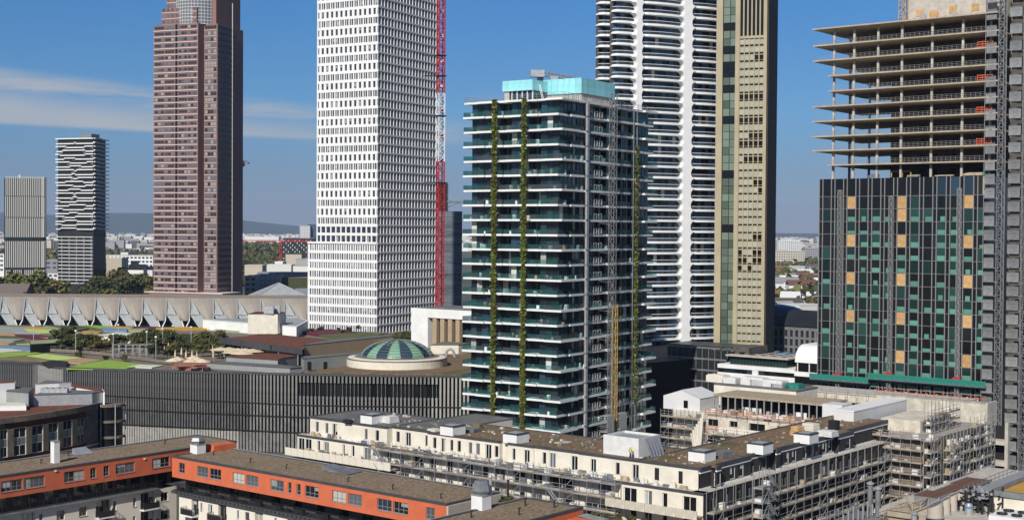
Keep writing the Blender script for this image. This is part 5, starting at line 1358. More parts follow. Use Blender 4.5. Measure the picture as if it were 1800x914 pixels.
    p = B_.Z(600, 828, ZT); b = MB(); b.quad((-1.6, -2.6, .05), (1.6, -2.6, .05), (1.2, 2.6, .75), (-1.2, 2.6, .75)).quad((-1.6, -2.6, 0), (-1.2, 2.6, .75), (-1.2, 2.6, 0)).quad((1.6, -2.6, 0), (1.2, 2.6, .75), (1.2, 2.6, 0)).quad((-1.2, 2.6, 0), (1.2, 2.6, 0), (1.2, 2.6, .75), (-1.2, 2.6, .75))
    b.make('skylight', 'metal_grey', t, (*p, ZT), radians(6))
    p = B_.Z(144, 797, ZT); b = MB(); b.quad((-1.5, -.8, 0), (1.5, -.8, 0), (1.2, .8, .9), (-1.2, .8, .9)).quad((-1.5, -.8, 0), (-1.2, .8, .9), (-1.2, .8, 0)).make('skylight', 'metal_light', t, (*p, ZT), 0)
    for px, py in ((97.5, 827), (254, 806)):
        u, z = B_.Rr(px, py, yL); MB().box(u-.15, u+.15, yL-.15, yL-.01, z-.1, z+.1).make('wall_lamp', 'white_paint', t)
    # ---- third wing at the bottom: gravel roof, orange gable, grey canopy
    K = onz(925, 874, ZT); kx, ky = B_.loc(K)
    T3 = thing('apartment_building', 'gravel-roofed wing with orange gable at the bottom centre of the picture', 'building', (K.x, K.y, 0), B_.th)
    Wd = 9.2
    MB().box(-60, -.4, -Wd+.35, -.35, ZT-.25, ZT-.06).make('roof', 'brown_roof', T3)
    MB().box(-60, 0, -.34, .06, ZT-.26, ZT+.05).box(-.399, .05, -Wd+.34, -.341, ZT-.26, ZT+.048).box(-60, .05, -Wd-.05, -Wd+.339, ZT-.26, ZT+.05).make('roof_edge', 'parapet', T3)
    MB().box(-60, 0, .061, .2, ZT+.0, ZT+.09).make('roof_flashing', 'metal_light', T3)
    MB().box(-60, -.02, -Wd, -.02, 2, ZT-.265).make('orange_wall', 'orange', T3)
    MB().quad((-1.5, -Wd-3.6, ZT-1.1), (.6, -Wd-3.6, ZT-1.1), (.6, -Wd-.1, ZT-.9), (-1.5, -Wd-.1, ZT-.9)).box(-1.5, .6, -Wd-3.6, -Wd-.1, ZT-1.3, ZT-1.12).make('canopy', 'metal_light', T3)
    MB().box(-3.5, -1.6, -Wd-2.5, -Wd-.1, ZT-2, ZT-1.0).make('orange_bay', 'orange', T3)
    for x, y in ((-4, -3), (-9, -6), (-14, -2.5), (-2.5, -6.5)): MB().bar((0, 0, -.1), (0, 0, .8), .10, 6).bar((0, 0, .8), (.3, 0, .8), .09, 6).make('roof_vent', 'black_metal', T3, (x, y, ZT))
    p = onz(893, 872, ZT); l = B_.loc(p); MB().bar((0, 0, -.1), (0, 0, 2.2), .16, 8).make('flue', 'black_metal', T3, (l[0]-kx, l[1]-ky, ZT))
    # planted strip and red plant beside the canopy
    for i in range(5):
        p = T3.matrix_world @ Vector((0, 0, 0)); q = B_.wor(kx+.8+.4*i, ky-Wd-1.2-1.6*i, ZT-1.9); tree(q, 2, 'low green shrub on the terrace beside the grey canopy', 'terrace shrubs', .28, name='shrub')
    for i, (px, py) in enumerate(((872, 879), (884, 884), (892, 880))):
        p = onz(px, py, 18.5); tree((p.x, p.y, 17.6), 3, 'dark red leaved shrub behind the gravel roof', 'red shrubs', .35, name='shrub')
    return B_
ORANGE = orange_block()
# ================================================================ stone-faced building with curved front, far left
def stone_building():
    t = thing('office_building', 'dark brick office building with curved front and tall paired windows at the left edge', 'building', (0, 0, 0))
    ZS = 17.3
    P0 = [onz(a, c, ZS) for a, c in ((-70, 745), (0, 735), (50, 729), (95, 722.5), (135, 716), (172, 708.5))]
    s = [0]
    for i in range(1, 6): s.append(s[-1]+(P0[i]-P0[i-1]).length)
    def on(u):
        for i in range(5):
            if u <= s[i+1] or i == 4:
                f = (u-s[i])/(s[i+1]-s[i]); p = P0[i].lerp(P0[i+1], f); d = (P0[i+1]-P0[i]).normalized(); return p, d
    tot = s[-1]
    def P(u, n, z):
        p, d = on(min(max(u, 0), tot)); nn_ = Vector((d.y, -d.x, 0)); q = p+nn_*n; return (q.x, q.y, z)
    # windows: picture columns
    def u_of(px):
        best = min(range(0, 1001), key=lambda k: abs(900+FPX*on(tot*k/1000)[0].x/on(tot*k/1000)[0].y-px)); return tot*best/1000
    cols = [(-25, -4), (0, 13), (24, 46), (56, 76), (85, 102), (111, 127), (136, 149)]
    cols = [(u_of(a), u_of(b)) for a, b in cols]
    zt, zb = ZS-2.35, ZS-7.9
    holes = [(a, b, zb, zt) for a, b in cols]
    b = MB(); us = [tot*k/60 for k in range(61)]
    wallholes(b, P, 0, tot, 0, ZS-1.15, holes+[], .45); b.make('brick_wall', 'brick', t)
    for i in range(60):
        pass
    b = MB()
    for i in range(40):
        a, c = tot*i/40, tot*(i+1)/40; b.quad(P(a, .12, ZS-1.15), P(c, .12, ZS-1.15), P(c, .12, ZS), P(a, .12, ZS)); b.quad(P(a, .12, ZS), P(c, .12, ZS), P(c, -.6, ZS), P(a, -.6, ZS))
        b.quad(P(a, .12, ZS-1.15), P(c, .12, ZS-1.15), P(c, 0, ZS-1.15), P(a, 0, ZS-1.15))
    b.make('cornice', 'brick', t)
    b = MB()
    for i in range(40):
        a, c = tot*i/40, tot*(i+1)/40; b.quad(P(a, .35, 8.6), P(c, .35, 8.6), P(c, .35, 8.75), P(a, .35, 8.75)); b.quad(P(a, .35, 8.75), P(c, .35, 8.75), P(c, 0, 8.75), P(a, 0, 8.75))
    b.make('string_course', 'metal_light', t)
    for a, c in cols:
        p0, p1 = Vector(P(a, -.3, 0)), Vector(P(c, -.3, 0)); d = p1-p0; w = d.length; rz = atan2(d.y, d.x); m = (p0+p1)/2
        for k, (z0, z1) in enumerate(((zb, zb+2.1), (zt-2.0, zt))):
            o = inst('window', winmesh(w, z1-z0, 2, 1, 'frame_white'), t, (m.x, m.y, z0), rz); inst('pane', panemesh(w, z1-z0, 'glass_dark'), o)
        MB().box(-w/2, -.08, -.05, .05, 0, zt-zb-4.1).box(.08, w/2, -.05, .05, 0, zt-zb-4.1).make('spandrel_panel', 'metal_grey', t, (m.x, m.y, zb+2.1), rz)
        MB().box(w/2-.02, w/2+.12, -.1, .28, 0, zt-zb).make('reveal', 'frame_white', t, (m.x, m.y, zb), rz)
    # roof, end wall with open curved stair, and roof structures
    e = P0[-1]; bk = [onz(a, c, ZS) for a, c in ((172, 694), (60, 680), (-90, 690))]
    poly = [(q.x, q.y) for q in (P0+bk)]
    poly2 = [(P(tot*i/20, -.6, 0)[0], P(tot*i/20, -.6, 0)[1]) for i in range(21)]+[(q.x, q.y) for q in bk]
    MB().prism(poly2, 0, ZS-.25).make('roof', 'rust_roof', t)
    p = P0[-1]; b = MB()
    arc = []
    for i in range(9): a = -1.9+1.9*i/8; arc.append((p.x+.2+3.3*(cos(a)+.32), p.y+4.2+3.6*(sin(a)+.2)))
    c = MB()
    for z in (ZS-.6, ZS-4.0, ZS-7.4, ZS-10.6):
        c.prism([(p.x-2, p.y+6)]+arc, z-.5, z)
    c.make('curved_floor', 'brick', t)
    MB().prism([(p.x-2, p.y+6)]+[(p.x+(x-p.x)*.86, p.y+4+(y-p.y-4)*.86) for x, y in arc], 0, ZS-1).make('curved_glazing', 'glass_black', t)
    for i in (0, 4, 8): MB().bar((*arc[i], 0), (*arc[i], ZS-.5), .12).make('post', 'metal_light', t)
    tt, _ = on_roof('roof_building', 'grey clad plant block with white front on the brick office roof', 'roof building', [(11, 687), (50, 690), (58, 682), (20, 679)], ZS, 3.0, 'grey_wall', 'grey_roof')
    tt, _ = on_roof('roof_building', 'long pale plant enclosure with round vents on the brick office roof', 'roof building', [(58, 694), (162, 691), (182, 687.5), (90, 684)], ZS, 2.2, 'metal_light', 'grey_roof')
    tt, _ = on_roof('roof_building', 'white roof block behind the pale plant enclosure', 'roof building', [(62, 676), (104, 674), (125, 672), (80, 668)], ZS, 3.4, 'white_paint', 'grey_roof')
    tt, _ = on_roof('roof_building', 'white ridge block with rust roof at the far left', 'roof building', [(-30, 676), (26, 672.5), (28, 670), (-20, 669)], ZS, 4.4, 'white_paint', 'rust_roof')
    tt, _ = on_roof('roof_building', 'rust roofed block in front of the ribbed mall facade', 'roof building', [(95, 675), (184, 690), (180, 683), (112, 672)], ZS-1, 3, 'white_paint', 'rust_roof')
    tt, _ = on_roof('roof_building', 'low white block at the left edge of the brick office roof', 'roof building', [(-20, 714), (46, 713), (44, 708), (-20, 706)], ZS-.3, 1.0, 'white_paint', 'roof_white')
    for k, px in enumerate((80, 90, 100, 112)):
        q = onz(px, 690, ZS+2.2); o = MB().box(-.9, .9, -.6, .6, 0, 1.0).lathe([(.5, 1.0), (.5, 1.15), (.02, 1.15)], 0, 0, 10).make('cooling_unit', 'metal_light', None, q); tag(o, 'grey cooling unit on the pale plant enclosure', 'cooling unit', 'cooling units on the brick office')
    return t
stone_building()
# ================================================================ cream block under scaffolding
M('board', (.50,.45,.37), .9, ns=1.5, na=.4, rnd=.25); M('board_grey', (.30,.29,.28), .9, ns=1.2, na=.4, rnd=.25); M('brick_dark', (.034,.030,.027), .9, ns=1.2, na=.35)  # brick_dark: dark brown brick, colour lowered further for deep shade behind the scaffold
M('tarp_white', (.70,.70,.68), .6, ns=.8, na=.12); M('tarp_blue', (.10,.22,.42), .6); M('insulation', (.62,.58,.50), .8, rnd=.15); M('rust_steel', (.15,.075,.05), .8, ns=1, na=.3); M('membrane', (.66,.66,.65), .55, ns=.2, na=.06)
def scaffold(name, label, origin, rz, L_, z0, z1, lift=2.0, bay=2.5, d=.9, mat='board', group=None, messy=.3, seed=1, boards=True, toe=True):
    """scaffold along local x, standing off a wall at local y = 0 on its -y side"""
    t = thing(name, label, 'scaffolding', (origin[0], origin[1], 0), rz, group); rr = random.Random(seed)
    n = max(1, int(round(L_/bay))); w = L_/n; m = int((z1-z0)/lift)
    b = MB()
    for i in range(n+1):
        for y in (-.25, -.25-d): b.bar((i*w, y, max(0, z0-8)), (i*w, y, z1+rr.uniform(.8, 1.3)), .045)
    for k in range(m+1):
        z = z0+k*lift
        for h in (.5, 1.0): b.bar((0, -.25-d, z+h), (L_, -.25-d, z+h), .04)
        b.bar((0, -.25-d, z-.1), (L_, -.25-d, z-.1), .05)
        for i in range(n+1): b.bar((i*w, -.25, z-.1), (i*w, -.25-d, z-.1), .05)
    b.make('tube_frame', 'steel_tube', t, stuff=True)
    b = MB()
    for i in range(0, n, 4):
        for k in range(m): b.bar((i*w, -.3-d, z0+k*lift), ((i+1)*w, -.3-d, z0+(k+1)*lift), .045)
    b.make('brace', 'steel_tube', t, stuff=True)
    its = []
    for k in range(m+1):
        z = z0+k*lift
        for i in range(n):
            its.append((boxmesh('deck_board', round(w-.06, 2), d-.1, .12, mat), ((i+.5)*w, -.25-d/2, z-.08+rr.uniform(-.02, .02)), 0))
    pieces('deck_board', t, its)
    if toe:
        its = []
        for k in range(m+1):
            for i in range(n):
                if rr.random() < .75: its.append((boxmesh('toe_board', round(w-.08, 2), .05, .24, rr.choice([mat, 'plank', mat])), ((i+.5)*w, -.27-d, z0+k*lift), 0))
        pieces('toe_board', t, its, 200)
    b = MB()
    for _ in range(int(n*m*messy)):
        x = rr.uniform(.3, L_-.3); z = z0+lift*rr.randint(0, m); s = rr.uniform(.15, .5); b.box(x-s, x+s, -.3-d*rr.uniform(.3, .8), -.3, z+.02, z+rr.uniform(.15, .9), mi=rr.choice([0, 1, 2, 3]))
    if b.v: b.make('stored_material', ['insulation', 'tarp_white', 'plank', 'metal_grey'], t, stuff=True)
    return t
def ladder_run(t, x, z0, z1, lift, y=-1.5):
    b = MB(); k = 0; z = z0
    while z < z1:
        xa, xb = x, x+2.0
        for dy in (0, -.55):
            b.bar((xa, y+dy, z+lift), (xb, y+dy, z), .10)
        for i in range(7): f = i/7; b.bar((xa+2*f, y, z+lift*(1-f)), (xa+2*f, y-.55, z+lift*(1-f)), .06)
        z += lift
    return b.make('stair_flight', 'metal_light', t)
def cream_block():
    C = Bld('apartment_building', 'cream apartment block with planted flat roof, stepped terraces and scaffolded lower storeys', 'building', 1240, 180, 39)
    t = C.root; ZT = C.L(1235, 866, 0)[1]; s = 1.25
    ZR = C.L(1225.6, 822, s)[1]; y0 = C.L(1225.6, 822, s)[0]
    D = 13.5
    yA = C.L(545, 733, s)[0]; yB = C.L(523, 760, 0)[0]
    # top storey of the left wing: segments with different set-back (picture px ranges, set-back, windows)
    segs = [(1228, 1018, s), (1018, 940, s+.25), (940, 893, s-.0), (893, 884, s+1.0), (884, 752, s+.2), (752, 690, s+1.0), (690, 604, s-.3), (604, 545, s+.1)]
    W1 = [[(1119,1134),(1151,1168),(1082,1093),(1111,1123),(1036,1048),(1193,1201)], ]
    wl = [(1193,1200.5,'n'),(1151,1159,'n'),(1111.5,1123,'d'),(1082.5,1089.5,'n'),(1038,1048,'d'),(1004,1015.5,'d'),(965.5,977,'d'),(954,960,'n'),(921,931,'d'),(901,906,'n'),(869.5,876,'n'),(853,864,'d'),(837,843.5,'n'),(824,830,'n'),(804,810,'n'),(791.5,796.5,'n'),(775,784,'d'),(761,767,'n'),(747.5,751.5,'n'),(712.5,722,'d'),(696.5,702.5,'n'),(660,666,'n'),(641,646,'n'),(584,593,'d'),(572,577,'n'),(555,560,'n')]
    b = MB(); roofp = MB(); prev = None; wins = []
    inner = MB(); ys = []
    for (pa, pb, x) in segs:
        ya, yb = C.L(pa, 800, x)[0], C.L(pb, 780, x)[0]
        if ys: ya = ys[-1][1]
        ys.append((ya, yb, x)); holes = []
        for px0, px1, k in wl:
            pc = (px0+px1)/2
            if pb < pc < pa:
                u0, u1 = sorted((C.L(px0, 790, x)[0], C.L(px1, 790, x)[0])); h = (ZT+.55, ZT+2.25) if k == 'n' else (ZT+.12, ZT+2.3)
                if u0 > ya+.05 and u1 < yb-.05: holes.append((u0, u1, *h)); wins.append((x, u0, u1, *h, k))
        wallholes(b, PL(x), ya, yb, ZT-.1, ZR-.3, holes, .22)
        if prev is not None: b.quad((prev, ya, ZT-.1), (x, ya, ZT-.1), (x, ya, ZR-.3), (prev, ya, ZR-.3))
        inner.box(x+.26, D, ya+.02, yb-.02, ZT, ZR-.35); prev = x
    b.quad((s, y0, ZT), (D, y0, ZT), (D, y0, ZR-.3), (s, y0, ZR-.3)) if False else None
    b.quad((prev, ys[-1][1], ZT-.1), (D, ys[-1][1], ZT-.1), (D, ys[-1][1], ZR-.3), (prev, ys[-1][1], ZR-.3))
    b.make('render_wall', 'cream_render', t); inner.make('inner_wall', 'dark_void', t)
    for x, u0, u1, z0, z1, k in wins: window(t, 'L', x, u0, u1, z0, z1, .16, 2 if k == 'd' else 1, 1, 'frame_white' if k == 'd' else 'frame_grey', R.choice(['glass_dark', 'glass_dark', 'glass_grey']))
    # roof of the left wing with dark parapet
    yend = ys[-1][1]
    for (ya, yb, x), m in zip(ys, ['green_roof']*5+['grey_roof']*3):
        xb = D+(9 if m == 'grey_roof' and x > 1.5 else 0)
        MB().box(x+.3, xb, ya, yb, ZR-.25, ZR-.05).make('roof', m, t)
        MB().box(x-.08, x+.299, ya+(.0), yb+.06, ZR-.29, ZR+.06).make('parapet', 'parapet', t); MB().box(xb, xb+.3, ya, yb, ZR-.29, ZR+.05).make('parapet', 'parapet', t)
        if xb > D: MB().box(x+.3, xb, yb-.001, yb+.2, ZR-.3, ZR+.045).make('parapet', 'parapet', t); MB().box(D-.1, xb, ya, yb, 6, ZR-.3).make('render_wall', 'cream_render', t)
    MB().box(ys[-1][2], D+.3, yend+.061, yend+.3, ZR-.3, ZR+.055).make('parapet', 'parapet', t)
    # right wing: top storey of dark brick with pale bands, set back and jogged
    segR = [(1228, 1250, 0.0), (1250, 1268, -.9), (1268, 1320, .0), (1320, 1355, .6), (1355, 1372, -.3), (1372, 1465, .3), (1465, 1500, -.6), (1500, 1560, .6)]
    bb = MB(); ww = MB(); prev = None; xs = []
    wr = [(1258,1265),(1283,1290),(1298,1305),(1338,1345),(1379,1384),(1392,1397),(1411,1415),(1424,1429),(1433,1438),(1445,1450),(1456,1460),(1486,1492)]
    for pa, pb, dy in segR:
        yy = s+dy; xa, xb = C.Rr(pa, 820, yy)[0], C.Rr(pb, 800, yy)[0]
        if xs: xa = xs[-1][1]
        else: xa = s
        xs.append((xa, xb, yy)); holes = []
        for p0, p1 in wr:
            if pa < p0 and p1 < pb: u0, u1 = C.Rr(p0, 800, yy)[0], C.Rr(p1+3, 800, yy)[0]; holes.append((u0, u1, ZT+.35, ZT+2.1))
        wallholes(bb, PR(yy), xa, xb, ZT-.1, ZR-.75, holes, .3)
        if prev is not None: bb.quad((xa, prev, ZT), (xa, yy, ZT), (xa, yy, ZR-.75), (xa, prev, ZR-.75))
        prev = yy
        for u0, u1, a, c in holes: window(t, 'R', yy, u0, u1, a, c, .15, 1, 1, 'frame_white', 'glass_dark', sill=True)
        MB().box(xa, xb, yy-.06, yy+.2, ZR-.75, ZR-.55).make('pale_band', 'white_paint', t); MB().box(xa, xb, yy-.08, yy+.25, ZR-.549, ZR+.05).make('parapet', 'parapet', t)
        MB().box(xa, xb, yy-.05, yy+.1, ZT-.1, ZT+.25).make('pale_band', 'white_paint', t)
        MB().box(xa+.05, xb-.02, yy+.35, s+D-3.6, ZT, ZR-.5).make('inner_wall', 'dark_void', t)
        MB().box(xa, xb, yy+.251, s+D-3.5, ZR-.25, ZR-.052).make('roof', 'green_roof', t); MB().box(xa, xb, s+D-3.5, s+D-3.2, ZR-.3, ZR+.05).make('parapet', 'parapet', t)
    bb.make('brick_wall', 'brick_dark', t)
    MB().box(xs[0][1], xs[-1][1], s+D-3.19, s+D-3.0, ZT-12, ZR).make('render_wall', 'cream_render', t)
    xend = xs[-1][1]
    # lower body of both wings
    zlow = 0; H = 2.95
    lw = [(1096,1119),(1132,1146),(1164,1173),(1200,1224)]
    holes = []
    for p0, p1 in lw: u0, u1 = sorted((C.L(p0, 880, 0)[0], C.L(p1, 880, 0)[0])); holes.append((u0, u1, ZT-2.75, ZT-.75))
    for p0, p1 in ((524, 535), (536, 547.5), (557.5, 562.5), (569, 578), (602, 606), (618, 623), (639, 652)):
        u0, u1 = sorted((C.L(p0, 780, 0)[0], C.L(p1, 780, 0)[0])); holes.append((u0, u1, ZT-2.85 if p1-p0 > 8 else ZT-2.4, ZT-.6))
    base_y = C.L(1095, 870, 0)[0]
    yS = C.L(660, 800, 0)[0]                                    # scaffold runs from here to base_y
    rr = random.Random(9)
    for k in range(1, 7):
        z = ZT-.75-H*k
        for p0, p1 in lw: u0, u1 = sorted((C.L(p0, 880, 0)[0], C.L(p1, 880, 0)[0])); holes.append((u0, u1, z-2.0, z))
    u = base_y+2.0
    while u < yS-1:
        w = rr.choice([1.1, 2.2, 3.4, 1.3]) if u > base_y+22 else rr.choice([3.4, 4.6, 2.2]); z = ZT-.55
        for k in range(0, 7):
            if u+w < yS: holes.append((u, u+w, z-H*k-1.9, z-H*k))
        u += w+rr.uniform(1.0, 2.2)
    b = MB(); wallholes(b, PL(0), 0, yB, zlow, ZT-.12, holes, .4); b.quad((0, yB, 0), (D, yB, 0), (D, yB, ZT-.1), (0, yB, ZT-.1))
    b.make('render_wall', 'cream_render', t)
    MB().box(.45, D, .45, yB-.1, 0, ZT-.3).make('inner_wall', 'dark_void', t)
    for u0, u1, a, c in holes:
        if a > ZT-7.5: window(t, 'L', 0, u0, u1, a, c, .2, 2 if u1-u0 > 1.2 else 1, 1, 'frame_white', R.choice(['glass_dark', 'glass_dark', 'glass_grey', 'glass_black']))
    MB().box(-.12, s-.001, -.12, yB+.1, ZT-.12, ZT).make('terrace_floor', 'concrete_light', t); MB().box(-.16, -.121, -.16, yB+.1, ZT-.3, ZT+.05).make('terrace_edge', 'parapet', t)
    b = MB(); hr = []
    x = 2.0
    while x < xend-2:
        w = rr.choice([1.2, 1.8, 2.4])
        for k in range(6): hr.append((x, x+w, ZT-.6-H*k-1.9, ZT-.6-H*k))
        x += w+rr.uniform(1.2, 2.0)
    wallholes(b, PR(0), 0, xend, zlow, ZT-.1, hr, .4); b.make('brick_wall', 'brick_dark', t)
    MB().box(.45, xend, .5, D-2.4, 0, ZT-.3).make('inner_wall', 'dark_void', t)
    for u0, u1, a, c in hr[:90]: window(t, 'R', 0, u0, u1, a, c, .3, 2, 1, 'frame_grey', R.choice(['glass_dark', 'glass_black', 'glass_grey']))
    MB().box(-.12, xend, -.12, s+.5, ZT-.099, ZT-.0).make('terrace_floor', 'concrete_light', t)
    # third storey terrace at the far left with panelled parapet
    yC = C.L(503, 790, -2.2)[0]; yD = C.L(688, 822, -2.2)[0]; zC = ZT-H
    MB().box(-2.4, 0-.01, yD, yC, zC-.2, zC).make('terrace_floor', 'concrete_light', t)
    its = []; n = 16; w = (yC-yD)/n
    for i in range(n): its.append((boxmesh('parapet_panel', .16, round(w-.06, 2), 1.25, 'cream_render'), (-2.4, yD+(i+.5)*w, zC-.25), 0))
    pieces('parapet_panel', t, its)
    MB().box(-2.2, -.1, yD+.2, yC-.1, 0, zC-.9).make('render_wall', 'cream_render', t)
    # parapet panels at the right end of the front
    yE = C.L(1064, 878, -2.0)[0]; its = []; n = 9; w = (yE+.3)/n
    MB().box(-2.0, -.01, 0, yE, ZT-3.2, ZT-3.02).make('terrace_floor', 'concrete_light', t)
    for i in range(n): its.append((boxmesh('parapet_panel', .16, round(w-.05, 2), 1.15, 'cream_raw'), (-2.0, -.3+(i+.5)*w, ZT-3.25), 0))
    pieces('parapet_panel', t, its)
    # roof boxes (stair heads and smoke vents)
    def rbox(px, py, w, d, h, lab=None, dz=0):
        p = C.Z(px, py, ZR); o = MB().box(-d/2, d/2, -w/2, w/2, -.1, h).make('roof_hatch', 'white_paint', t, (*p, ZR)); MB().box(-d/2-.06, d/2+.06, -w/2-.06, w/2+.06, h+.001, h+.16).make('hatch_cap', 'parapet', o); MB().box(-d/2+.5, d/2-.5, -w/2+.35, w/2-.35, h+.161, h+.2).make('hatch_glass', 'roof_grey', o); return o
    for px, py in ((655, 742), (796, 762), (907, 776), (1234, 808), (1336, 794), (1417, 776)): rbox(px, py, 2.6, 3.0, 1.25)
    p = C.Z(1093, 803, ZR); p = C.wor(p[0]+3.6, p[1]+.8, ZR); q = thing('roof_container', 'large white box enclosure with leaning panels standing on the cream block roof', 'container', p, C.th)
    b = MB(); b.box(-2.6, 2.6, -3.0, -2.9, 0, 2.7).box(-2.6, 2.6, 2.9, 3.0, 0, 2.7).box(-2.7, -2.6, -3.0, 3.0, 0, 2.7).box(2.6, 2.7, -3.0, 3.0, 0, 2.7).make('wall', 'tarp_white', q)
    MB().box(-2.6, 2.6, -2.9, 2.9, 2.3, 2.4).make('cover', 'metal_light', q)
    for i in range(5): b = MB(); x = -1.4+.75*i; b.quad((x, -4.2, 0), (x+.5, -4.2, 0), (x+.7, -3.05, 2.6), (x+.2, -3.05, 2.6)).quad((x, -4.25, 0), (x+.5, -4.25, 0), (x+.7, -3.1, 2.6), (x+.2, -3.1, 2.6)).make('leaning_panel', 'metal_light', q)
    # a worker in a yellow vest beside it
    wp = C.wor(*C.Z(1108, 806, ZR), ZR); worker(wp, C.th)
    def stack(px, py, z, lab, mat, w, d, h, n=3, cat='building material', name='material_stack'):
        p = onz(px, py, z); b = MB()
        for i in range(n): b.box(-w/2+.05*i, w/2-.06*i, -d/2+.04*i, d/2-.05*i, h*i/n, h*(i+.9)/n)
        o = b.make(name, mat, None, p, C.th+R.uniform(-.2, .2)); tag(o, lab, cat); return o
    stack(1272, 803, ZR, 'grey roof unit under a cover beside the white roof hatches', 'metal_grey', 2.4, 1.8, .9)
    stack(612, 742, ZR, 'dark roll of roofing felt on the grey roof', 'black_metal', 1.0, 1.6, .5)
    stack(687, 742, ZR, 'heap of white foil bags on the grey roof', 'tarp_white', 2.2, 1.8, 1.1, 4)
    stack(764, 757, ZR, 'pile of pale boards left of the second roof hatch', 'insulation', 1.6, 2.0, .35); stack(826, 757, ZR, 'grey tarpaulin heap on the roof beside the hatch', 'metal_grey', 2.4, 3.0, .5); stack(840, 752, ZR, 'dark heap of gravel bags on the planted roof', 'roof_olive', 1.2, 1.4, .7)
    stack(990, 778, ZR, 'pale square slab lying on the brown roof', 'concrete_light', 2.2, 1.6, .15, 1); stack(1425, 762, ZR, 'pallet of cream insulation blocks on the roof', 'insulation', 1.9, 2.4, 1.7, 4); stack(1402, 764, ZR, 'stack of plywood sheets at the roof edge', 'plywood', 1.9, 1.6, 1.4, 4); stack(1455, 766, ZR, 'wrapped white pallet at the far end of the roof', 'tarp_white', 2.2, 2.6, .9, 3); stack(1466, 754, ZR, 'black bin standing on the wrapped white pallet', 'black_metal', 1.2, 1.4, 1.6, 1)
    for px, py, lab, m, w, h in ((586, 790, 'black bags piled on the left terrace', 'black_metal', 1.6, 1.0), (598, 793, 'white garden chairs on the left terrace', 'tarp_white', 1.8, .9), (573, 786, 'white sacks on the left terrace', 'insulation', 1.3, .6), (628, 802, 'grey boxes by the terrace parapet', 'metal_grey', 1.3, .9)): stack(px, py, zC, lab, m, w, 1.0, h)
    for px, py, lab, m, w, h in ((968, 812, 'white sacks on the upper terrace', 'tarp_white', 1.4, .7), (982, 815, 'brown tarpaulin heap on the upper terrace', 'roof_olive', 1.8, .9), (1012, 822, 'blue and white panels leaning on the upper terrace', 'tarp_blue', .9, 1.0), (1160, 846, 'black heap of foil with white poles on the terrace', 'black_metal', 2.2, 1.0)): stack(px, py, ZT, lab, m, w, .8, h)
    cl = MB(); r2 = random.Random(6)
    for _ in range(90):
        yy = r2.uniform(2, yB-2); xx = r2.uniform(.1, .9); s_ = r2.uniform(.1, .4); h_ = r2.uniform(.1, .8); cl.box(xx-s_*.6, xx+s_*.6, yy-s_*1.5, yy+s_*1.5, ZT+.005, ZT+h_, mi=r2.choice([0, 1, 2, 3]))
    for _ in range(40):
        yy = r2.uniform(yS, yC-1); xx = r2.uniform(-1.9, -.5); s_ = r2.uniform(.15, .5); h_ = r2.uniform(.3, 1.2); cl.box(xx-s_*.6, xx+s_*.6, yy-s_*1.2, yy+s_*1.2, zC+.005, zC+h_, mi=r2.choice([0, 1, 2, 3]))
    cl.make('stored_material', ['insulation', 'tarp_white', 'plank', 'metal_grey'], t, stuff=True)
    cl = MB()
    for _ in range(150):
        yy = r2.uniform(3, yB-8); xx = r2.uniform(3, D-1); s_ = r2.uniform(.05, .22); cl.box(xx-s_, xx+s_, yy-s_*1.4, yy+s_*1.4, ZR-.04, ZR+r2.uniform(.05, .3), mi=r2.choice([0, 1, 2, 2]))
    for _ in range(70):
        xx = r2.uniform(s+2, xend-2); yy = r2.uniform(s+1.5, s+D-4.5); s_ = r2.uniform(.05, .2); cl.box(xx-s_, xx+s_, yy-s_*1.4, yy+s_*1.4, ZR-.04, ZR+r2.uniform(.05, .25), mi=r2.choice([0, 1, 2, 2]))
    cl.make('roof_debris', ['insulation', 'metal_grey', 'plank'], t, stuff=True)
    # small hoist arms on the wall
    for k, (px, py) in enumerate(((843, 800), (934, 812), (1062, 830), (1169, 845), (726, 780))):
        p = C.wor(*C.Z(px, py, ZT), ZT); a = thing('wall_hoist', 'thin steel hoist frame at the terrace edge of the cream block', 'hoist', p, C.th, 'hoist frames on the terrace'); MB().bar((0, 0, 0), (0, 0, 2.3), .05).bar((0, 0, 2.3), (.2, -2.2, 3.0), .05).bar((0, 0, 1.2), (.1, -1.2, 2.7), .04).bar((.2, -2.2, 3.0), (.1, -1.0, .2), .03).make('frame', 'steel_tube', a)
    # scaffolding in front of the left wing
    Ls = yS-base_y-.2; o = C.wor(0, yS)
    sc = scaffold('scaffolding', 'long grey scaffolding across the sunny front of the cream block', o, C.th-pi/2, Ls, ZT-12.25, ZT-.2, 2.0, 2.4, 1.4, 'board_grey', messy=.9, seed=3)
    ladder_run(sc, 2.0, ZT-8.25, ZT-.3, 2.0, -1.9); ladder_run(sc, Ls-11, ZT-8.25, ZT-2.4, 2.0, -1.9)
    o = C.wor(-2.0, yE-.5); scaffold('scaffolding', 'short low scaffolding under the right end of the cream front', o, C.th-pi/2, yE-.6, ZT-9.3, ZT-5.1, 2.0, 2.2, 1.0, 'board', messy=.6, seed=13)
    o = C.wor(-2.4, yC); scaffold('scaffolding', 'low red tinged scaffolding below the panelled terrace at the far left', o, C.th-pi/2, yC-yD, ZT-9.6, ZT-5.4, 2.0, 2.2, 1.0, 'rust_steel', messy=.4, seed=15)
    # scaffolding along the shaded right wing
    o = C.wor(.2, -.15); scaffold('scaffolding', 'tall scaffolding with pale deck boards along the dark brick side of the cream block', o, C.th, xend+4, ZT-12.6, ZT-.7, 2.0, 2.6, 1.1, 'board', messy=.75, seed=5)
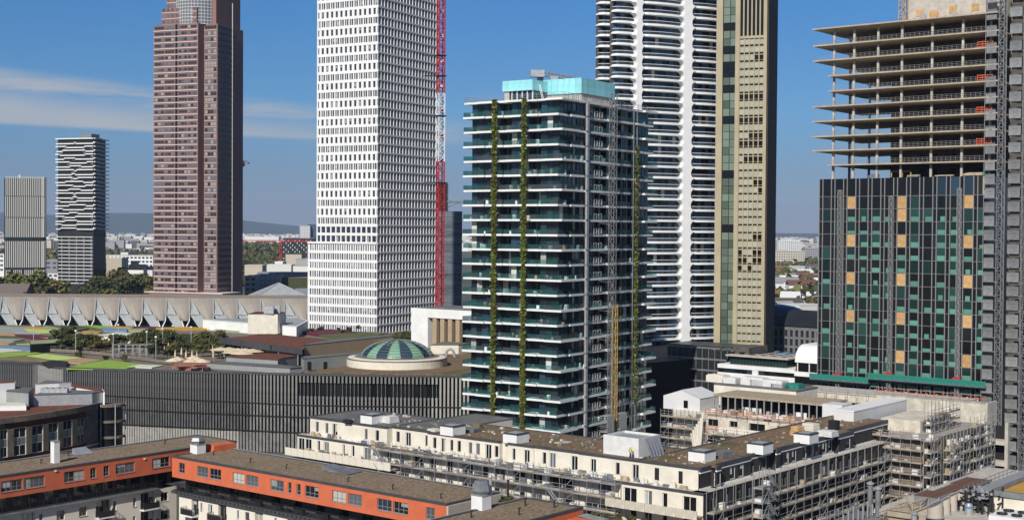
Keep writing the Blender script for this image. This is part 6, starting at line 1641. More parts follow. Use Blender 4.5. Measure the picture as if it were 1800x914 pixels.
    sx = C.Rr(1322, 840, -1.4)[0]; o = C.wor(sx, -1.3); sc = scaffold('scaffolding', 'scaffold stair tower in front of the dark brick side', o, C.th, 3.6, ZT-12.6, ZT+1.2, 2.0, 1.8, 1.5, 'board_grey', messy=1.2, seed=6)
    ladder_run(sc, .8, ZT-12.6, ZT-.4, 2.0, -2.0)
    return C, ZR, ZT, xend
def worker(p, rz):
    t = thing('person', 'worker in bright yellow vest, dark trousers and helmet on the cream block roof', 'person', p, rz)
    me = bpy.data.meshes.new('body'); V_ = [(0,0,.92),(0,0,1.2),(0,0,1.42),(0,0,1.53),(0,0,1.66),(.09,0,.88),(.12,.03,.48),(.13,-.02,.06),(-.09,0,.88),(-.13,-.05,.48),(-.14,.04,.06),(.2,0,1.4),(.27,-.05,1.12),(.25,-.22,.95),(-.2,0,1.4),(-.28,.02,1.12),(-.26,-.14,.9),(.15,-.14,.04),(-.15,-.08,.04)]
    E_ = [(0,1),(1,2),(2,3),(3,4),(0,5),(5,6),(6,7),(0,8),(8,9),(9,10),(2,11),(11,12),(12,13),(2,14),(14,15),(15,16),(7,17),(10,18)]
    rad = [.14,.13,.14,.055,.10,.095,.065,.045,.095,.065,.045,.07,.05,.04,.07,.05,.04,.04,.04]
    # one continuous skinned surface, then clothing shells
    b = MB()
    M('skin_tone', (.42,.26,.19), .6); M('vest_yellow', (.55,.72,.03), .6); M('trouser', (.04,.05,.08), .8); M('helmet', (.8,.8,.78), .4)
    me.from_pydata(V_, E_, []); o = inst('body', me, t); me.materials.append(MATS['skin_tone'])
    md = o.modifiers.new('skin', 'SKIN'); 
    if not me.skin_vertices: me.attributes.new if False else None
    bpy.context.view_layer.objects.active = o
    try:
        for i, r_ in enumerate(rad): me.skin_vertices[0].data[i].radius = (r_, r_)
        me.skin_vertices[0].data[0].use_root = True
    except Exception:
        bpy.ops.mesh.customdata_skin_add()
        for i, r_ in enumerate(rad): me.skin_vertices[0].data[i].radius = (r_, r_)
        me.skin_vertices[0].data[0].use_root = True
    o.modifiers.new('sub', 'SUBSURF').levels = 1; o.modifiers['sub'].render_levels = 1
    b = MB(); b.lathe([(.17, .90), (.19, 1.1), (.20, 1.3), (.17, 1.45), (.08, 1.5)], 0, 0, 10); b.make('vest', 'vest_yellow', t)
    b = MB(); b.bar((0.02, 0, .93), (.12, .02, .5), .12, 8, .09).bar((.12, .02, .5), (.13, -.02, .1), .09, 8, .07).bar((-.02, 0, .93), (-.12, -.04, .5), .12, 8, .09).bar((-.12, -.04, .5), (-.14, .04, .1), .09, 8, .07).lathe([(.15, .98), (.165, .9), (.12, .84)], 0, 0, 8); b.make('trousers', 'trouser', t)
    MB().lathe([(.15, 1.70), (.13, 1.72), (.12, 1.80), (.02, 1.86)], 0, 0, 10).make('helmet', 'helmet', t)
    return t
CREAM, CZR, CZT, CXE = cream_block()
# ================================================================ concrete blocks still being built behind
def shell_block():
    # second scaffolded wing, right of the dark brick side
    C = CREAM
    x0 = C.Rr(1568, 800, -1)[0]; y0 = -6.5
    p = C.wor(x0, y0); t = thing('apartment_building', 'raw brick wing wrapped in weathered scaffolding below the shell tower', 'building', (p.x, p.y, 0), C.th)
    L_ = 27; zt = CZT+.6
    b = MB(); hs = []; rr = random.Random(2); x = 1.5
    while x < L_-3:
        for k in range(7): hs.append((x, x+1.8, zt-.7-2.9*k-1.9, zt-.7-2.9*k))
        x += 1.8+rr.uniform(1, 2)
    wallholes(b, PR(0), 0, L_, 0, zt, hs, .4); b.quad((0, 0, 0), (0, 14, 0), (0, 14, zt), (0, 0, zt)); b.make('brick_wall', 'brick', t)
    MB().box(.3, L_, .5, 13.5, 0, zt-.2).make('inner_wall', 'dark_void', t)
    MB().box(.1, L_, .1, 13.8, zt, zt+.12).make('roof', 'concrete', t)
    MB().box(8, L_-6, 4, 11, zt+.13, zt+2.2).make('top_storey', 'cream_raw', t)
    for k in range(6): MB().box(9+1.9*k, 10+1.9*k, 3.9, 3.99, zt+.5, zt+1.9).make('window_opening', 'glass_black', t)
    for q in range(12): MB().box(-.1, .12, 1+q*1.0, 1.6+q*1.0, zt-8+.2*q, zt-7+.2*q) and None
    scaffold('scaffolding', 'weathered scaffolding with brown boards around the raw brick wing, right part', C.wor(x0+8.5, y0-.1), C.th, 9.5, zt-15, zt+.2, 1.95, 1.7, 1.1, 'plank', messy=1.6, seed=21)
    scaffold('scaffolding', 'weathered scaffolding with brown boards around the raw brick wing, middle bay standing forward', C.wor(x0+2.6, y0-1.9), C.th, 5.8, zt-15, zt-.2, 1.95, 1.6, 1.2, 'plank', messy=1.8, seed=22)
    scaffold('scaffolding', 'narrow scaffolding bay with pale sheets at the left end of the raw brick wing', C.wor(x0-2.3, y0-.6), C.th, 4.2, zt-15, zt+1.0, 1.95, 1.4, 1.2, 'board', messy=2.4, seed=23)
    scaffold('scaffolding', 'high scaffolding bays beside the concrete end wall', C.wor(x0+18.5, y0-.4), C.th, 9, zt-15, zt+1.2, 1.95, 1.8, 1.1, 'board', messy=1.2, seed=24)
    scaffold('scaffolding', 'scaffold tower wrapped round the set back top storey', C.wor(x0+8, y0+3.6), C.th, 13, zt+.3, zt+4.4, 1.4, 1.6, 1.2, 'plank', messy=1.5, seed=25)
    scaffold('scaffolding', 'scaffolding on the left flank of the raw brick wing', C.wor(x0-.1, y0+14), C.th-pi/2, 14, zt-15, zt+.8, 1.95, 1.8, 1.0, 'plank', messy=1.3, seed=26)
    # concrete end wall on the right
    e = Bld('concrete_core', 'bare concrete wall and portal frame beside the scaffolding, left of the hoist tower', 'wall', 1707, 250, 39)
    za, zb = zat(1700, 706, 252), zat(1720, 700, 250)
    MB().box(0, 1.2, -3, 18, zat(1650, 738, 258), za).make('upper_wall', 'cream_raw', e.root); MB().box(.0, 5.0, -3.4, -3.01, 0, za+.3).make('end_pier', 'concrete_light', e.root)
    MB().box(.1, 1.2, -3, 18, za+.001, za+.4).make('coping', 'concrete', e.root)
    for k, z in enumerate((zat(1730, 775, 246), zat(1730, 812, 246))): MB().box(.3, 3, -6.5, -3.41, z-.8, z).make('portal_beam', 'concrete_light', e.root)
    MB().box(.2, 1.2, -7.1, -6.51, 0, za-3).make('portal_column', 'concrete_light', e.root); MB().box(2.5, 3, -6.5, -3.5, 0, za-4).make('dark_back', 'dark_void', e.root)
    rail_b = MB(); rail(rail_b, (.1, -3, za+.4), (.1, 18, za+.4), 1.1, 2, 1.6, .05); rail_b.make('edge_rail', 'orange_rail', e.root)
    # courtyard block behind the cream roof
    B2 = Bld('apartment_building', 'cream shell block behind the planted roof with open colonnade storey and orange rails', 'building', 1452, 236, 39)
    z_s = 0; t = B2.root; z1 = B2.L(1450, 748, 0)[1]; zc = B2.L(1450, 712, 0)[1]; yl = B2.L(1245, 730, 0)[0]; yw = B2.L(1182, 735, 0)[0]
    b = MB(); hs = []; y = 3.0; k = 0
    while y < yl-2:
        w = [2.6, 1.6, 3.2, 1.7][k % 4]; h = [1.3, 1.1, 1.9, 1.1][k % 4]
        for q in range(4): hs.append((y, y+w, z1-.9-3*q-h, z1-.9-3*q))
        y += w+rr.uniform(1.4, 3); k += 1
    wallholes(b, PL(0), -6, yl, 0, z1, hs, .5); b.make('render_wall', 'cream_raw', t)
    for u0, u1, a, c in hs: 
        if a > z1-7: window(t, 'L', 0, u0, u1, a, c, .35, 2, 1, 'frame_grey', 'glass_black')
    MB().box(.6, 14, -6, yl, 0, z1-.1).make('inner_wall', 'dark_void', t); MB().box(-.2, 14, -6, yl+.1, z1, z1+.15).make('floor_slab', 'concrete_light', t)
    MB().box(1.2, 10, .5, yl-.3, zc-.35, zc).make('timber_roof', 'plank', t)
    b = MB()
    n = 15
    for i in range(n+1): y = .6+(yl-1.0)*i/n; MB().box(1.3, 1.5, y-.1, y+.1, z1+.15, zc-.36).make('post', 'metal_light', t)
    MB().box(4, 9.5, .6, yl-.4, z1+.16, zc-.37).make('dark_room', 'glass_black', t)
    for y0_, y1_ in ((5, 7.4), (14, 18)): MB().box(3.2, 3.4, y0_, y1_, z1+.2, z1+1.4).make('white_panel', 'tarp_white', t)
    MB().box(.2, 4.2, -3.2, .49, z1+.16, zc+.2).make('white_enclosure', 'membrane', t)
    for q in range(3):
        z = z1-.1-3*q
        b = MB(); rail(b, (-.9, 2, z), (-.9, yl, z), 1.0, 2, 2.2, .06); b.make('orange_guardrail', 'orange_rail' if q < 2 else 'rust_steel', t)
        MB().box(-1.2, -.01, 2+8*(q % 2), yl-1, z-3.1, z-2.9).make('balcony_slab', 'cream_raw', t); MB().box(-1.25, -1.05, 3+9*(q % 2), yl-3, z-2.89, z-1.9).make('balcony_parapet', 'cream_render', t)
    scaffold('scaffolding', 'scaffolding with rusty rails on the corner of the cream shell block', B2.wor(-.2, yw+1.5), B2.th-pi/2, yw-yl+1.0, z1-11, z1-.5, 2.0, 1.8, 1.3, 'plank', messy=1.4, seed=31)
    scaffold('scaffolding', 'scaffolding with orange rails along the cream shell block, right of the timber poles', B2.wor(-1.3, yl-.5), B2.th-pi/2, yl-2, z1-9.2, z1-3.2, 2.0, 2.2, 1.0, 'plank', messy=1.6, seed=33)
    cl = MB(); r2 = random.Random(5)
    for _ in range(60):
        xx, yy = r2.uniform(-.1, 3.4), r2.uniform(0, yl); s_ = r2.uniform(.15, .6); h_ = r2.uniform(.15, 1.0); cl.box(xx-s_, xx+s_, yy-s_*1.3, yy+s_*1.3, z1+.16, z1+.16+h_, mi=r2.choice([0, 1, 2, 3, 4]))
    cl.make('stored_material', ['insulation', 'tarp_white', 'plank', 'metal_grey', 'rust_steel'], t, stuff=True)
    MB().box(.2, 12, yl+.1, yw, 0, z1+.1).make('corner_wall', 'cream_raw', t)
    # timber chute fanning out from the corner
    p = B2.wor(-2.2, yl+1.0); c = thing('rubble_chute', 'fan of pale timber poles and chutes leaning against the cream corner', 'chute', p, B2.th)
    for i in range(7): MB().bar((-.4*i, -1.2*i*.6, 6-.8*i), (.2, .4*i-1, z1-1.2*i*.5), .22, 6).make('pole', 'insulation', c)
    # white tent like membrane roofs and boxes behind
    p = B2.wor(1.0, yl+2.4); m = thing('membrane_house', 'pale membrane covered stair house with pitched roof and a small dark window', 'shed', (p.x, p.y, z1), B2.th)
    b = MB(); w_, d_, h_ = 8.0, 7.0, 2.5
    b.quad((0, 0, 0), (0, w_, 0), (0, w_, h_), (0, w_/2, h_+1.3), (0, 0, h_)).quad((0, 0, 0), (d_, 0, 0), (d_, 0, h_), (0, 0, h_)).quad((d_, 0, 0), (d_, w_, 0), (d_, w_, h_), (d_, w_/2, h_+1.3), (d_, 0, h_)).quad((0, w_, 0), (d_, w_, 0), (d_, w_, h_), (0, w_, h_)).make('membrane_wall', 'membrane', m)
    b = MB(); b.quad((-.1, -.1, h_-.02), (d_+.1, -.1, h_-.02), (d_+.1, w_/2, h_+1.34), (-.1, w_/2, h_+1.34)).quad((-.1, w_+.1, h_-.02), (d_+.1, w_+.1, h_-.02), (d_+.1, w_/2, h_+1.34), (-.1, w_/2, h_+1.34)).make('membrane_roof', 'membrane', m)
    MB().box(-.06, .02, 2.6, 3.5, .5, 1.9).make('window', 'glass_black', m)
    big = Bld('membrane_house', 'long white membrane covered box in the middle of the building site', 'shed', 1504, 228, 39)
    zt_ = zat(1504, 724, 228); xx = big.Rr(1594, 705, 0)[0]; yy = big.L(1466, 740, 0)[0]
    b = MB().box(0, xx, 0, yy, zt_-4.5, zt_).make('membrane_wall', 'membrane', big.root); MB().box(-.06, xx+.06, -.06, yy+.06, zt_+.001, zt_+.16).make('membrane_roof', 'white_paint', big.root)
    b = MB()
    for i in range(14): x = xx*i/14; b.box(x, x+.06, -.03, 0-.002, zt_-4.5, zt_)
    b.make('seam', 'metal_light', big.root, stuff=True); MB().box(-2, xx+1, -1, yy+1, 0, zt_-4.51).make('plinth', 'cream_raw', big.root)
    # ring of cream walls of the far courtyard
    far = Bld('apartment_building', 'far cream wing of the building site in front of the glazed tower', 'building', 1690, 268, 39)
    zf = zat(1640, 702, 275); yf = far.L(1400, 690, 0)[0]
    b = MB(); hs = [(y, y+2.4, zf-3.2, zf-1.6) for y in [4+4.1*i for i in range(int((yf-8)/4.1))]]
    wallholes(b, PL(0), 0, yf, 0, zf, hs, .6); b.make('render_wall', 'cream_raw', far.root); MB().box(.7, 9, .2, yf, 0, zf-.2).make('inner_wall', 'dark_void', far.root)
    MB().box(-.15, 9.5, -.2, yf+.2, zf, zf+.25).make('roof_slab', 'concrete_light', far.root)
    b = MB(); rail(b, (-.1, 0, zf+.25), (-.1, yf, zf+.25), 1.1, 2, 2.0, .05); b.make('edge_rail', 'steel_tube', far.root)
    scaffold('scaffolding', 'light scaffolding along the far cream wing', far.wor(-.1, yf), far.th-pi/2, yf, zf-6.5, zf-.6, 2.0, 2.4, 1.0, 'board', messy=.8, seed=41)
    # long wall between, with dark openings
    mid = Bld('apartment_building', 'cream middle wing with square dark windows behind the timber colonnade roof', 'building', 1402, 262, 39)
    zm = zat(1400, 688, 262); ym = mid.L(1255, 672, 0)[0]
    b = MB(); hs = []
    for p0, p1 in ((1307, 1323), (1331, 1345), (1352, 1356), (1358, 1365)): u0, u1 = sorted((mid.L(p0, 690, 0)[0], mid.L(p1, 690, 0)[0])); hs.append((u0, u1, zm-2.6, zm-1.0))
    wallholes(b, PL(0), 0, ym, 0, zm, hs, .5); b.quad((0, 0, 0), (9, 0, 0), (9, 0, zm), (0, 0, zm)).make('render_wall', 'cream_render', mid.root); MB().box(.6, 9, .1, ym, 0, zm-.2).make('inner_wall', 'dark_void', mid.root); MB().box(-.1, 9.2, -.1, ym, zm+.001, zm+.2).make('roof', 'grey_roof', mid.root)
    for i, (px, w, h, m_, lab) in enumerate(((1350, 7, 1.9, 'tarp_white', 'long white wrapped unit on the cream middle wing'), (1285, 3, 1.6, 'tarp_white', 'small white wrapped unit at the left end of the middle wing'), (1260, 4, 2.2, 'cream_render', 'cream stair head at the left end of the middle wing'), (1325, 5, 2.3, 'tarp_white', 'tall white wrapped unit in the centre of the middle wing'), (1375, 4, 1.2, 'metal_grey', 'grey pipes on the right end of the middle wing'), (1395, 3, 1.3, 'teal_net', 'teal tarpaulin heap on the right end of the middle wing'))):
        y_ = mid.L(px, 678, 3)[0]; p = mid.wor(3.5, y_, zm+.2); b = MB(); h *= .6; b.box(-1.4, 1.4, -w/2, w/2, 0, h).box(-1.2, 1.2, -w/2+.2, w/2-.2, h+.002, h+.14); tag(b.make('roof_unit', m_, None, p, mid.th), lab, 'roof unit')
shell_block()
# ================================================================ office with barrel roof, dark domed hall, roof plant
def low_office():
    O = Bld('office_building', 'low white banded office with barrel roof between the tan tower and the shell tower', 'building', 1398, 345, 39)
    t = O.root; yl = O.L(1262, 640, 0)[0]; Z = lambda py: zat(1398, py, 345)
    xr = 16
    def band(z0, z1, m, nm, o=0.): MB().box(-.2+o, xr, -.2+o, yl, z0, z1).make(nm, m, t)
    band(Z(656), Z(649), 'white_paint', 'white_band'); band(Z(675), Z(664), 'white_paint', 'white_band'); band(0, Z(683), 'white_paint', 'white_band')
    for z0, z1, nm in ((Z(664), Z(656), 'a'), (Z(683), Z(675), 'b')):
        MB().box(.3, xr-.2, .3, yl-.2, z0, z1).make('inner_wall', 'dark_void', t); its = []
        n = int(yl/1.7)
        for i in range(n):
            if i % 7 == 6: MB().box(-.1, .3, i*1.7, i*1.7+1.7, z0, z1).make('white_pier', 'white_paint', t); continue
            its.append((boxmesh('window', .08, 1.45, round(z1-z0-.1, 2), R.choice(['glass_dark', 'glass_black', 'glass_blue'])), (.15, i*1.7+.85, z0+.05), 0))
        for i in range(8): its.append((boxmesh('window', 1.45, .08, round(z1-z0-.1, 2), 'glass_dark'), (1+i*1.8, .15, z0+.05), 0))
        pieces('window', t, its)
    # set back glazed storey and pale roof with solar panels
    zg = Z(634); MB().box(1.5, xr-2, 3, yl-3, Z(649), zg).make('glazed_storey', 'glass_green', t)
    for i in range(18): y = 3+(yl-6)*i/17; MB().box(1.35, 1.5, y-.1, y+.1, Z(649), zg).make('mullion', 'frame_dark', t)
    MB().box(.4, xr-1, 2, yl-2, zg+.01, zg+.35).make('roof', 'concrete_light', t)
    its = []
    for i in range(8):
        for j in range(3): its.append((boxmesh('solar_panel', 2.4, 1.5, .1, 'glass_blue'), (4+j*3.6, 5+i*3.0, zg+.9), 0))
    pieces('solar_panel', t, its)
    MB().box(4, 14, yl-7, yl-2.2, zg+.36, Z(619)).make('dark_block', 'concrete_dark', t)
    # barrel roofed part on the right
    b = MB(); x0, y0, y1 = -.4, -14, -.4; zb, zt = Z(636), Z(606); r = (zt-zb)
    prof = [(x0, zb)]+[(x0+4.5*(1-cos(a*pi/2/7)), zb+r*sin(a*pi/2/7)) for a in range(1, 8)]+[(x0+14, zt), (x0+14, zb)]
    n = len(prof); n0 = len(b.v)
    for y in (y0, y1): b.v += [(x, y, z) for x, z in prof]
    b.f += [tuple(n0+i for i in range(n)), tuple(n0+n+i for i in range(n))]
    for i in range(n): j = (i+1) % n; b.f.append((n0+i, n0+j, n0+n+j, n0+n+i))
    b.m = [0]*len(b.f); b.make('barrel_roof', 'white_paint', t)
    MB().box(0, 14, y0, -.5, Z(652), zb-.01).make('glazed_storey', 'glass_dark', t)
    for i in range(5): y = y0+13.0*i/4; MB().box(-.15, 0-.002, y-.12, y+.12, Z(652), zb).make('mullion', 'white_paint', t)
    MB().box(-.3, 14, y0, -.21, Z(660), Z(652.1)).make('white_band', 'white_paint', t); MB().box(-.1, 14, y0, -.3, 0, Z(660.1)).make('lower_glazing', 'glass_black', t)
    D = Bld('hall_building', 'dark stone block with grid of square windows and lens shaped metal roof', 'building', 1452, 450, 39)
    t = D.root; zt = zat(1400, 572, 460); yl = D.L(1352, 590, 0)[0]
    b = MB(); hs = []
    for r_ in range(4):
        for c in range(9):
            y = 2+(yl-3)*c/9; hs.append((y, y+(yl-3)/9*.55, zt-2.6-3.0*r_-1.0, zt-1.4-3.0*r_))
    wallholes(b, PL(0), -3, yl, 0, zt, hs, .4); b.quad((0, yl, 0), (20, yl, 0), (20, yl, zt), (0, yl, zt)).make('stone_wall', 'metal_grey', t); MB().box(.5, 20, -3, yl-.1, 0, zt-.2).make('inner_wall', 'dark_void', t)
    MB().prism([(-.5, -3), (20, -3), (20, yl+.5), (-.5, yl+.5)], zt, zt+.6).make('eaves', 'black_metal', t)
    b = MB(); b.quad((-.3, -3, zt+.61), (-.3, yl, zt+.61), (8, yl-4, zt+5), (8, -3, zt+5)).quad((8, yl-4, zt+5), (20, yl, zt+.61), (20, -3, zt+.61), (8, -3, zt+5)).quad((-.3, yl, zt+.61), (20, yl, zt+.61), (8, yl-4, zt+5)).make('roof', 'tower_dark', t)
    c = at(1368, 548, 500); L_ = thing('domed_hall', 'dark lens shaped metal roof beyond the stone block', 'hall', (c.x, c.y, 0), 0); z0 = c.z-1
    MB().lathe([(11, z0), (9.5, z0+1.5), (6, z0+3), (2, z0+3.7), (.02, z0+3.8)], 0, 0, 28).make('roof', 'granite_glass', L_, smooth=True); MB().lathe([(10.5, 0), (10.5, z0)], 0, 0, 28).make('wall', 'tower_dark', L_)
    # lower base blocks at the foot of the tan tower and the wavy tower
    G = Bld('office_building', 'dark glazed low block at the foot of the wavy white tower', 'building', 1306, 372, 39)
    zt = zat(1306, 612, 372); yl = 24
    MB().box(0, 12, 0, yl, 0, zt).make('glass_body', 'tower_dark', G.root)
    for k in range(7): z = zt-.3-3.1*k; MB().box(-.15, 12, -.15, yl, z-.5, z).make('floor_band', 'metal_grey', G.root)
    for i in range(12): y = .5+2*i; MB().box(-.1, -.005, y-.06, y+.06, 2, zt-.8).make('mullion', 'frame_grey', G.root)
low_office()
def roof_plant():
    ZP = 20.0; K = onz(1550, 893, ZP)
    Q = Bld('plant_building', 'flat roof crowded with cooling plant at the bottom right corner', 'building', 1550, K.y, 39)
    t = Q.root
    MB().box(0, 40, -22, 0, 0, ZP-.3).make('wall', 'beige_wall', t); MB().box(-.3, 40, -22, .3, ZP-.299, ZP).make('roof', 'concrete_light', t); MB().box(-.36, -.3-.001, -22, .3, ZP-.7, ZP+.05).make('fascia', 'sand_stone', t)
    def put(name, lab, cat, px, py, h=0, rz=None, group=None):
        p = onz(px, py, ZP+h); return thing(name, lab, cat, p, Q.th if rz is None else rz, group)
    # cut-off exhaust stacks
    ST = ['widest slant-cut grey exhaust stack, nearest of the four', 'second slant-cut grey exhaust stack from the front', 'third slant-cut grey exhaust stack from the front', 'farthest slant-cut grey exhaust stack, beside the black pipes']
    for i, (px, py, r, h) in enumerate(((1643.5, 909, .95, 1.7), (1661.5, 904, .62, 2.0), (1674, 898, .6, 2.1), (1686, 894, .6, 2.2))):
        s = put('exhaust_stack', ST[i], 'exhaust stack', px, py, 0, None, 'slant-cut exhaust stacks'); b = MB(); n = 20
        pts = [(r*cos(2*pi*k/n), r*sin(2*pi*k/n)) for k in range(n)]
        for k in range(n):
            a, c = pts[k], pts[(k+1) % n]; f = lambda q: h+.55*(q[0]*.6-q[1]*.8)*1.0
            b.quad((*a, 0), (*c, 0), (*c, f(c)), (*a, f(a))); 
        b.make('pipe', 'beige_render', s); MB().quad(*[(x*.97, y*.97, h+.55*(x*.6-y*.8)-.06) for x, y in pts]).make('mouth', 'metal_grey', s)
        MB().lathe([(r+.18, 0), (r+.18, .14), (r, .14)], 0, 0, n).make('flange', 'metal_light', s)
    # rust brown dry cooler banks
    for i, (px, py, w, lab) in enumerate(((1640, 878, 4.5, 'rust brown cooler bank nearest the stacks'), (1680, 869, 6.0, 'middle rust brown cooler bank with grid top'), (1706, 856, 6.5, 'farthest rust brown cooler bank below the scaffolding'))):
        c = put('cooler_bank', lab, 'cooler', px, py, .6); l = w
        MB().box(-l/2, l/2, -1.6, 1.6, -.5, .7).make('casing', 'metal_grey', c)
        its = []
        n = int(l/.9)
        for k in range(n):
            for j in range(3): its.append((boxmesh('fan_grille', l/n-.12, .92, .06, 'rust_steel'), (-l/2+(k+.5)*l/n, -1.05+1.05*j, .72), 0))
        pieces('fan_grille', c, its)
        b = MB(); b.box(-l/2-.1, l/2+.1, -1.75, -1.61, .55, .85).box(-l/2-.1, l/2+.1, 1.61, 1.75, .55, .85); b.make('edge_beam', 'metal_light', c)
    # tangle of black pipes
    c = put('pipe_rack', 'tangle of black insulated pipes and valves between cooler banks and cream wall', 'pipes', 1722, 897); b = MB(); rr = random.Random(8)
    for i in range(46):
        x, y = rr.uniform(-3.2, 3.2), rr.uniform(-2.2, 2.2); z = rr.uniform(.3, 2.4)
        if i % 3 == 0: b.bar((x, y, 0), (x, y, z+.6), .14, 6)
        elif i % 3 == 1: b.bar((x, y, z), (x+rr.uniform(.8, 2), y, z), .13, 6)
        else: b.bar((x, y, z), (x, y+rr.uniform(.8, 1.8), z), .12, 6)
    b.make('pipe', 'black_metal', c, stuff=True); b = MB()
    for i in range(22): x, y, z = rr.uniform(-3.2, 3.2), rr.uniform(-2.2, 2.2), rr.uniform(.5, 2.6); b.box(x-.14, x+.14, y-.14, y+.14, z, z+.3)
    b.make('valve', 'metal_light', c, stuff=True)
    c = put('water_tank', 'blue capped steel tank beside the slant-cut stacks', 'tank', 1703, 905); MB().lathe([(.5, 0), (.5, 1.2), (.3, 1.5), (.02, 1.55)], 0, 0, 14).make('tank', 'metal_light', c); MB().lathe([(.52, .9), (.53, 1.15)], 0, 0, 14).make('cap_band', 'tarp_blue', c)
    # steel walkway with rails at the left, pipes
    for i, (px, py, h, m) in enumerate(((1529, 897, 4.0, 'metal_grey'), (1543, 899, 3.5, 'metal_grey'), (1607, 912, 1.2, 'metal_light'))):
        p = onz(px, py+8, ZP-1); s = thing('flue_pipe', ['tall grey flue pipe at the left edge of the roof plant', 'shorter grey flue pipe beside the tall one', 'stubby pale flue pipe on the roof plant edge'][i], 'flue', p, 0); MB().bar((0, 0, 0), (0, 0, h), .35, 12).make('pipe', m, s); MB().lathe([(.5, h), (.5, h+.15), (.02, h+.4)], 0, 0, 12).make('cowl', 'metal_light', s)
    c = put('access_platform', 'steel access platform with brown frame on the roof plant', 'platform', 1598, 893, .1); b = MB()
    for x in (-2.5, 0, 2.5):
        for y in (-1.5, 1.5): b.bar((x, y, 0), (x, y, 1.2), .07)
    for y in (-1.5, 1.5): b.bar((-2.5, y, 1.2), (2.5, y, 1.2), .08); b.bar((-2.5, y, .2), (2.5, -y, 1.2), .06)
    b.box(-2.6, 2.6, -1.6, 1.6, .0, .08); b.make('frame', 'plank', c, stuff=True)
    # street-side wall with rails at the left of the roof
    p = onz(1500, 912, 19); b = MB(); o = thing('roof_walkway', 'grey roof walkway with pale railing at the bottom of the dark brick side', 'walkway', p, Q.th); MB().box(-6, 6, -3, 2, -4, -.1).make('deck', 'metal_grey', o)
    for y in (-3, 2): rail(b, (-6, y, 0), (6, y, 0), 1.1, 3, 1.2, .05)
    for i in range(8): b.bar((-5+i*1.4, -1, 0), (-5+i*1.4, -1, 1.5+.3*(i % 3)), .12, 6)
    b.make('railing', 'steel_tube', o, stuff=True)
    # cream building with grey parapet and white fan unit
    p = onz(1752, 866, 22.0); E = Bld('plant_building', 'cream roof building with grey parapet rail and mustard roof at the right edge', 'building', 1752, p.y, 39)
    z = 22.3; MB().box(0, 24, -14, 0, 10, z-.6).make('render_wall', 'cream_render', E.root); MB().box(-.3, 24, -.3, .3, z-.599, z+.1).box(-.3, .3, -14, -.301, z-.599, z+.1).make('parapet', 'metal_grey', E.root); MB().box(.31, 24, -14, -.31, z-.599, z-.3).make('roof', 'roof_ochre', E.root)
    MB().box(-.1, 24, .31, 4, z-1.2, z-.9).make('ledge', 'metal_light', E.root); b = MB(); rail(b, (0, 3.8, z-.9), (24, 3.8, z-.9), 1.0, 2, 1.6, .05); b.make('railing', 'metal_grey', E.root)
    p = onz(1784, 903, ZP+2.4); f = thing('fan_unit', 'white cooling unit with six round black fans at the bottom right', 'cooling unit', (p.x, p.y, ZP), Q.th)
    MB().box(-2.4, 2.4, -3.2, 2.2, 1.5, 2.4).make('casing', 'white_paint', f)
    for x in (-2.2, 2.2):
        for y in (-3, 0, 2): MB().box(x-.12, x+.12, y-.12, y+.12, 0, 1.5).make('leg', 'white_paint', f)
    for i in range(2):
        for j in range(3):
            o = MB().lathe([(.62, 2.405), (.62, 2.6), (.55, 2.6), (.5, 2.45), (.02, 2.45)], -1.1+2.2*i, -2.3+1.7*j, 16).make('fan', 'black_metal', f)
roof_plant()
# ================================================================ far city, woods, hills, ground, haze
M('city_ground', (.13,.125,.11), .95, ns=.012, na=.45, col2=(.06,.075,.04)); M('asphalt', (.05,.05,.052), .9, ns=.2, na=.25); M('hill_wood', (.035,.05,.025), .95, ns=.002, na=.35)
M('far_white', (.70,.69,.66), .8, rnd=.12); M('far_cream', (.52,.46,.36), .85, rnd=.2); M('far_grey', (.30,.30,.30), .8, rnd=.3); M('far_roof', (.11,.09,.08), .9, rnd=.4); M('far_roof_red', (.17,.085,.065), .9, rnd=.3); M('far_glass', (.06,.09,.14), .2, rnd=.4)
structure(MB().quad((-20000, -2000, 0), (20000, -2000, 0), (20000, 20000, 0), (-20000, 20000, 0)).make('ground', 'city_ground'))
def ground_works():
    # court and street between the blocks
    a = CREAM; o = MB(); q = [a.wor(-8, -30), a.wor(-8, 130), a.wor(-3, 130), a.wor(-3, -30)]
    structure(MB().prism([(p.x, p.y) for p in q], -.05, .03).make('street', 'asphalt'))
    q = [a.wor(-3, -30), a.wor(-3, 130), a.wor(0, 130), a.wor(0, -30)]
    structure(MB().prism([(p.x, p.y) for p in q], -.05, .15).make('pavement', 'paving'))
    structure(MB().prism([(-180, 296), (30, 285), (28, 300), (-180, 322)], -.05, .034).make('street', 'asphalt'))
    structure(MB().prism([(-150, 322.1), (25, 300.1), (25, 325), (-95, 334)], -.05, .16).make('pavement', 'paving'))
ground_works()
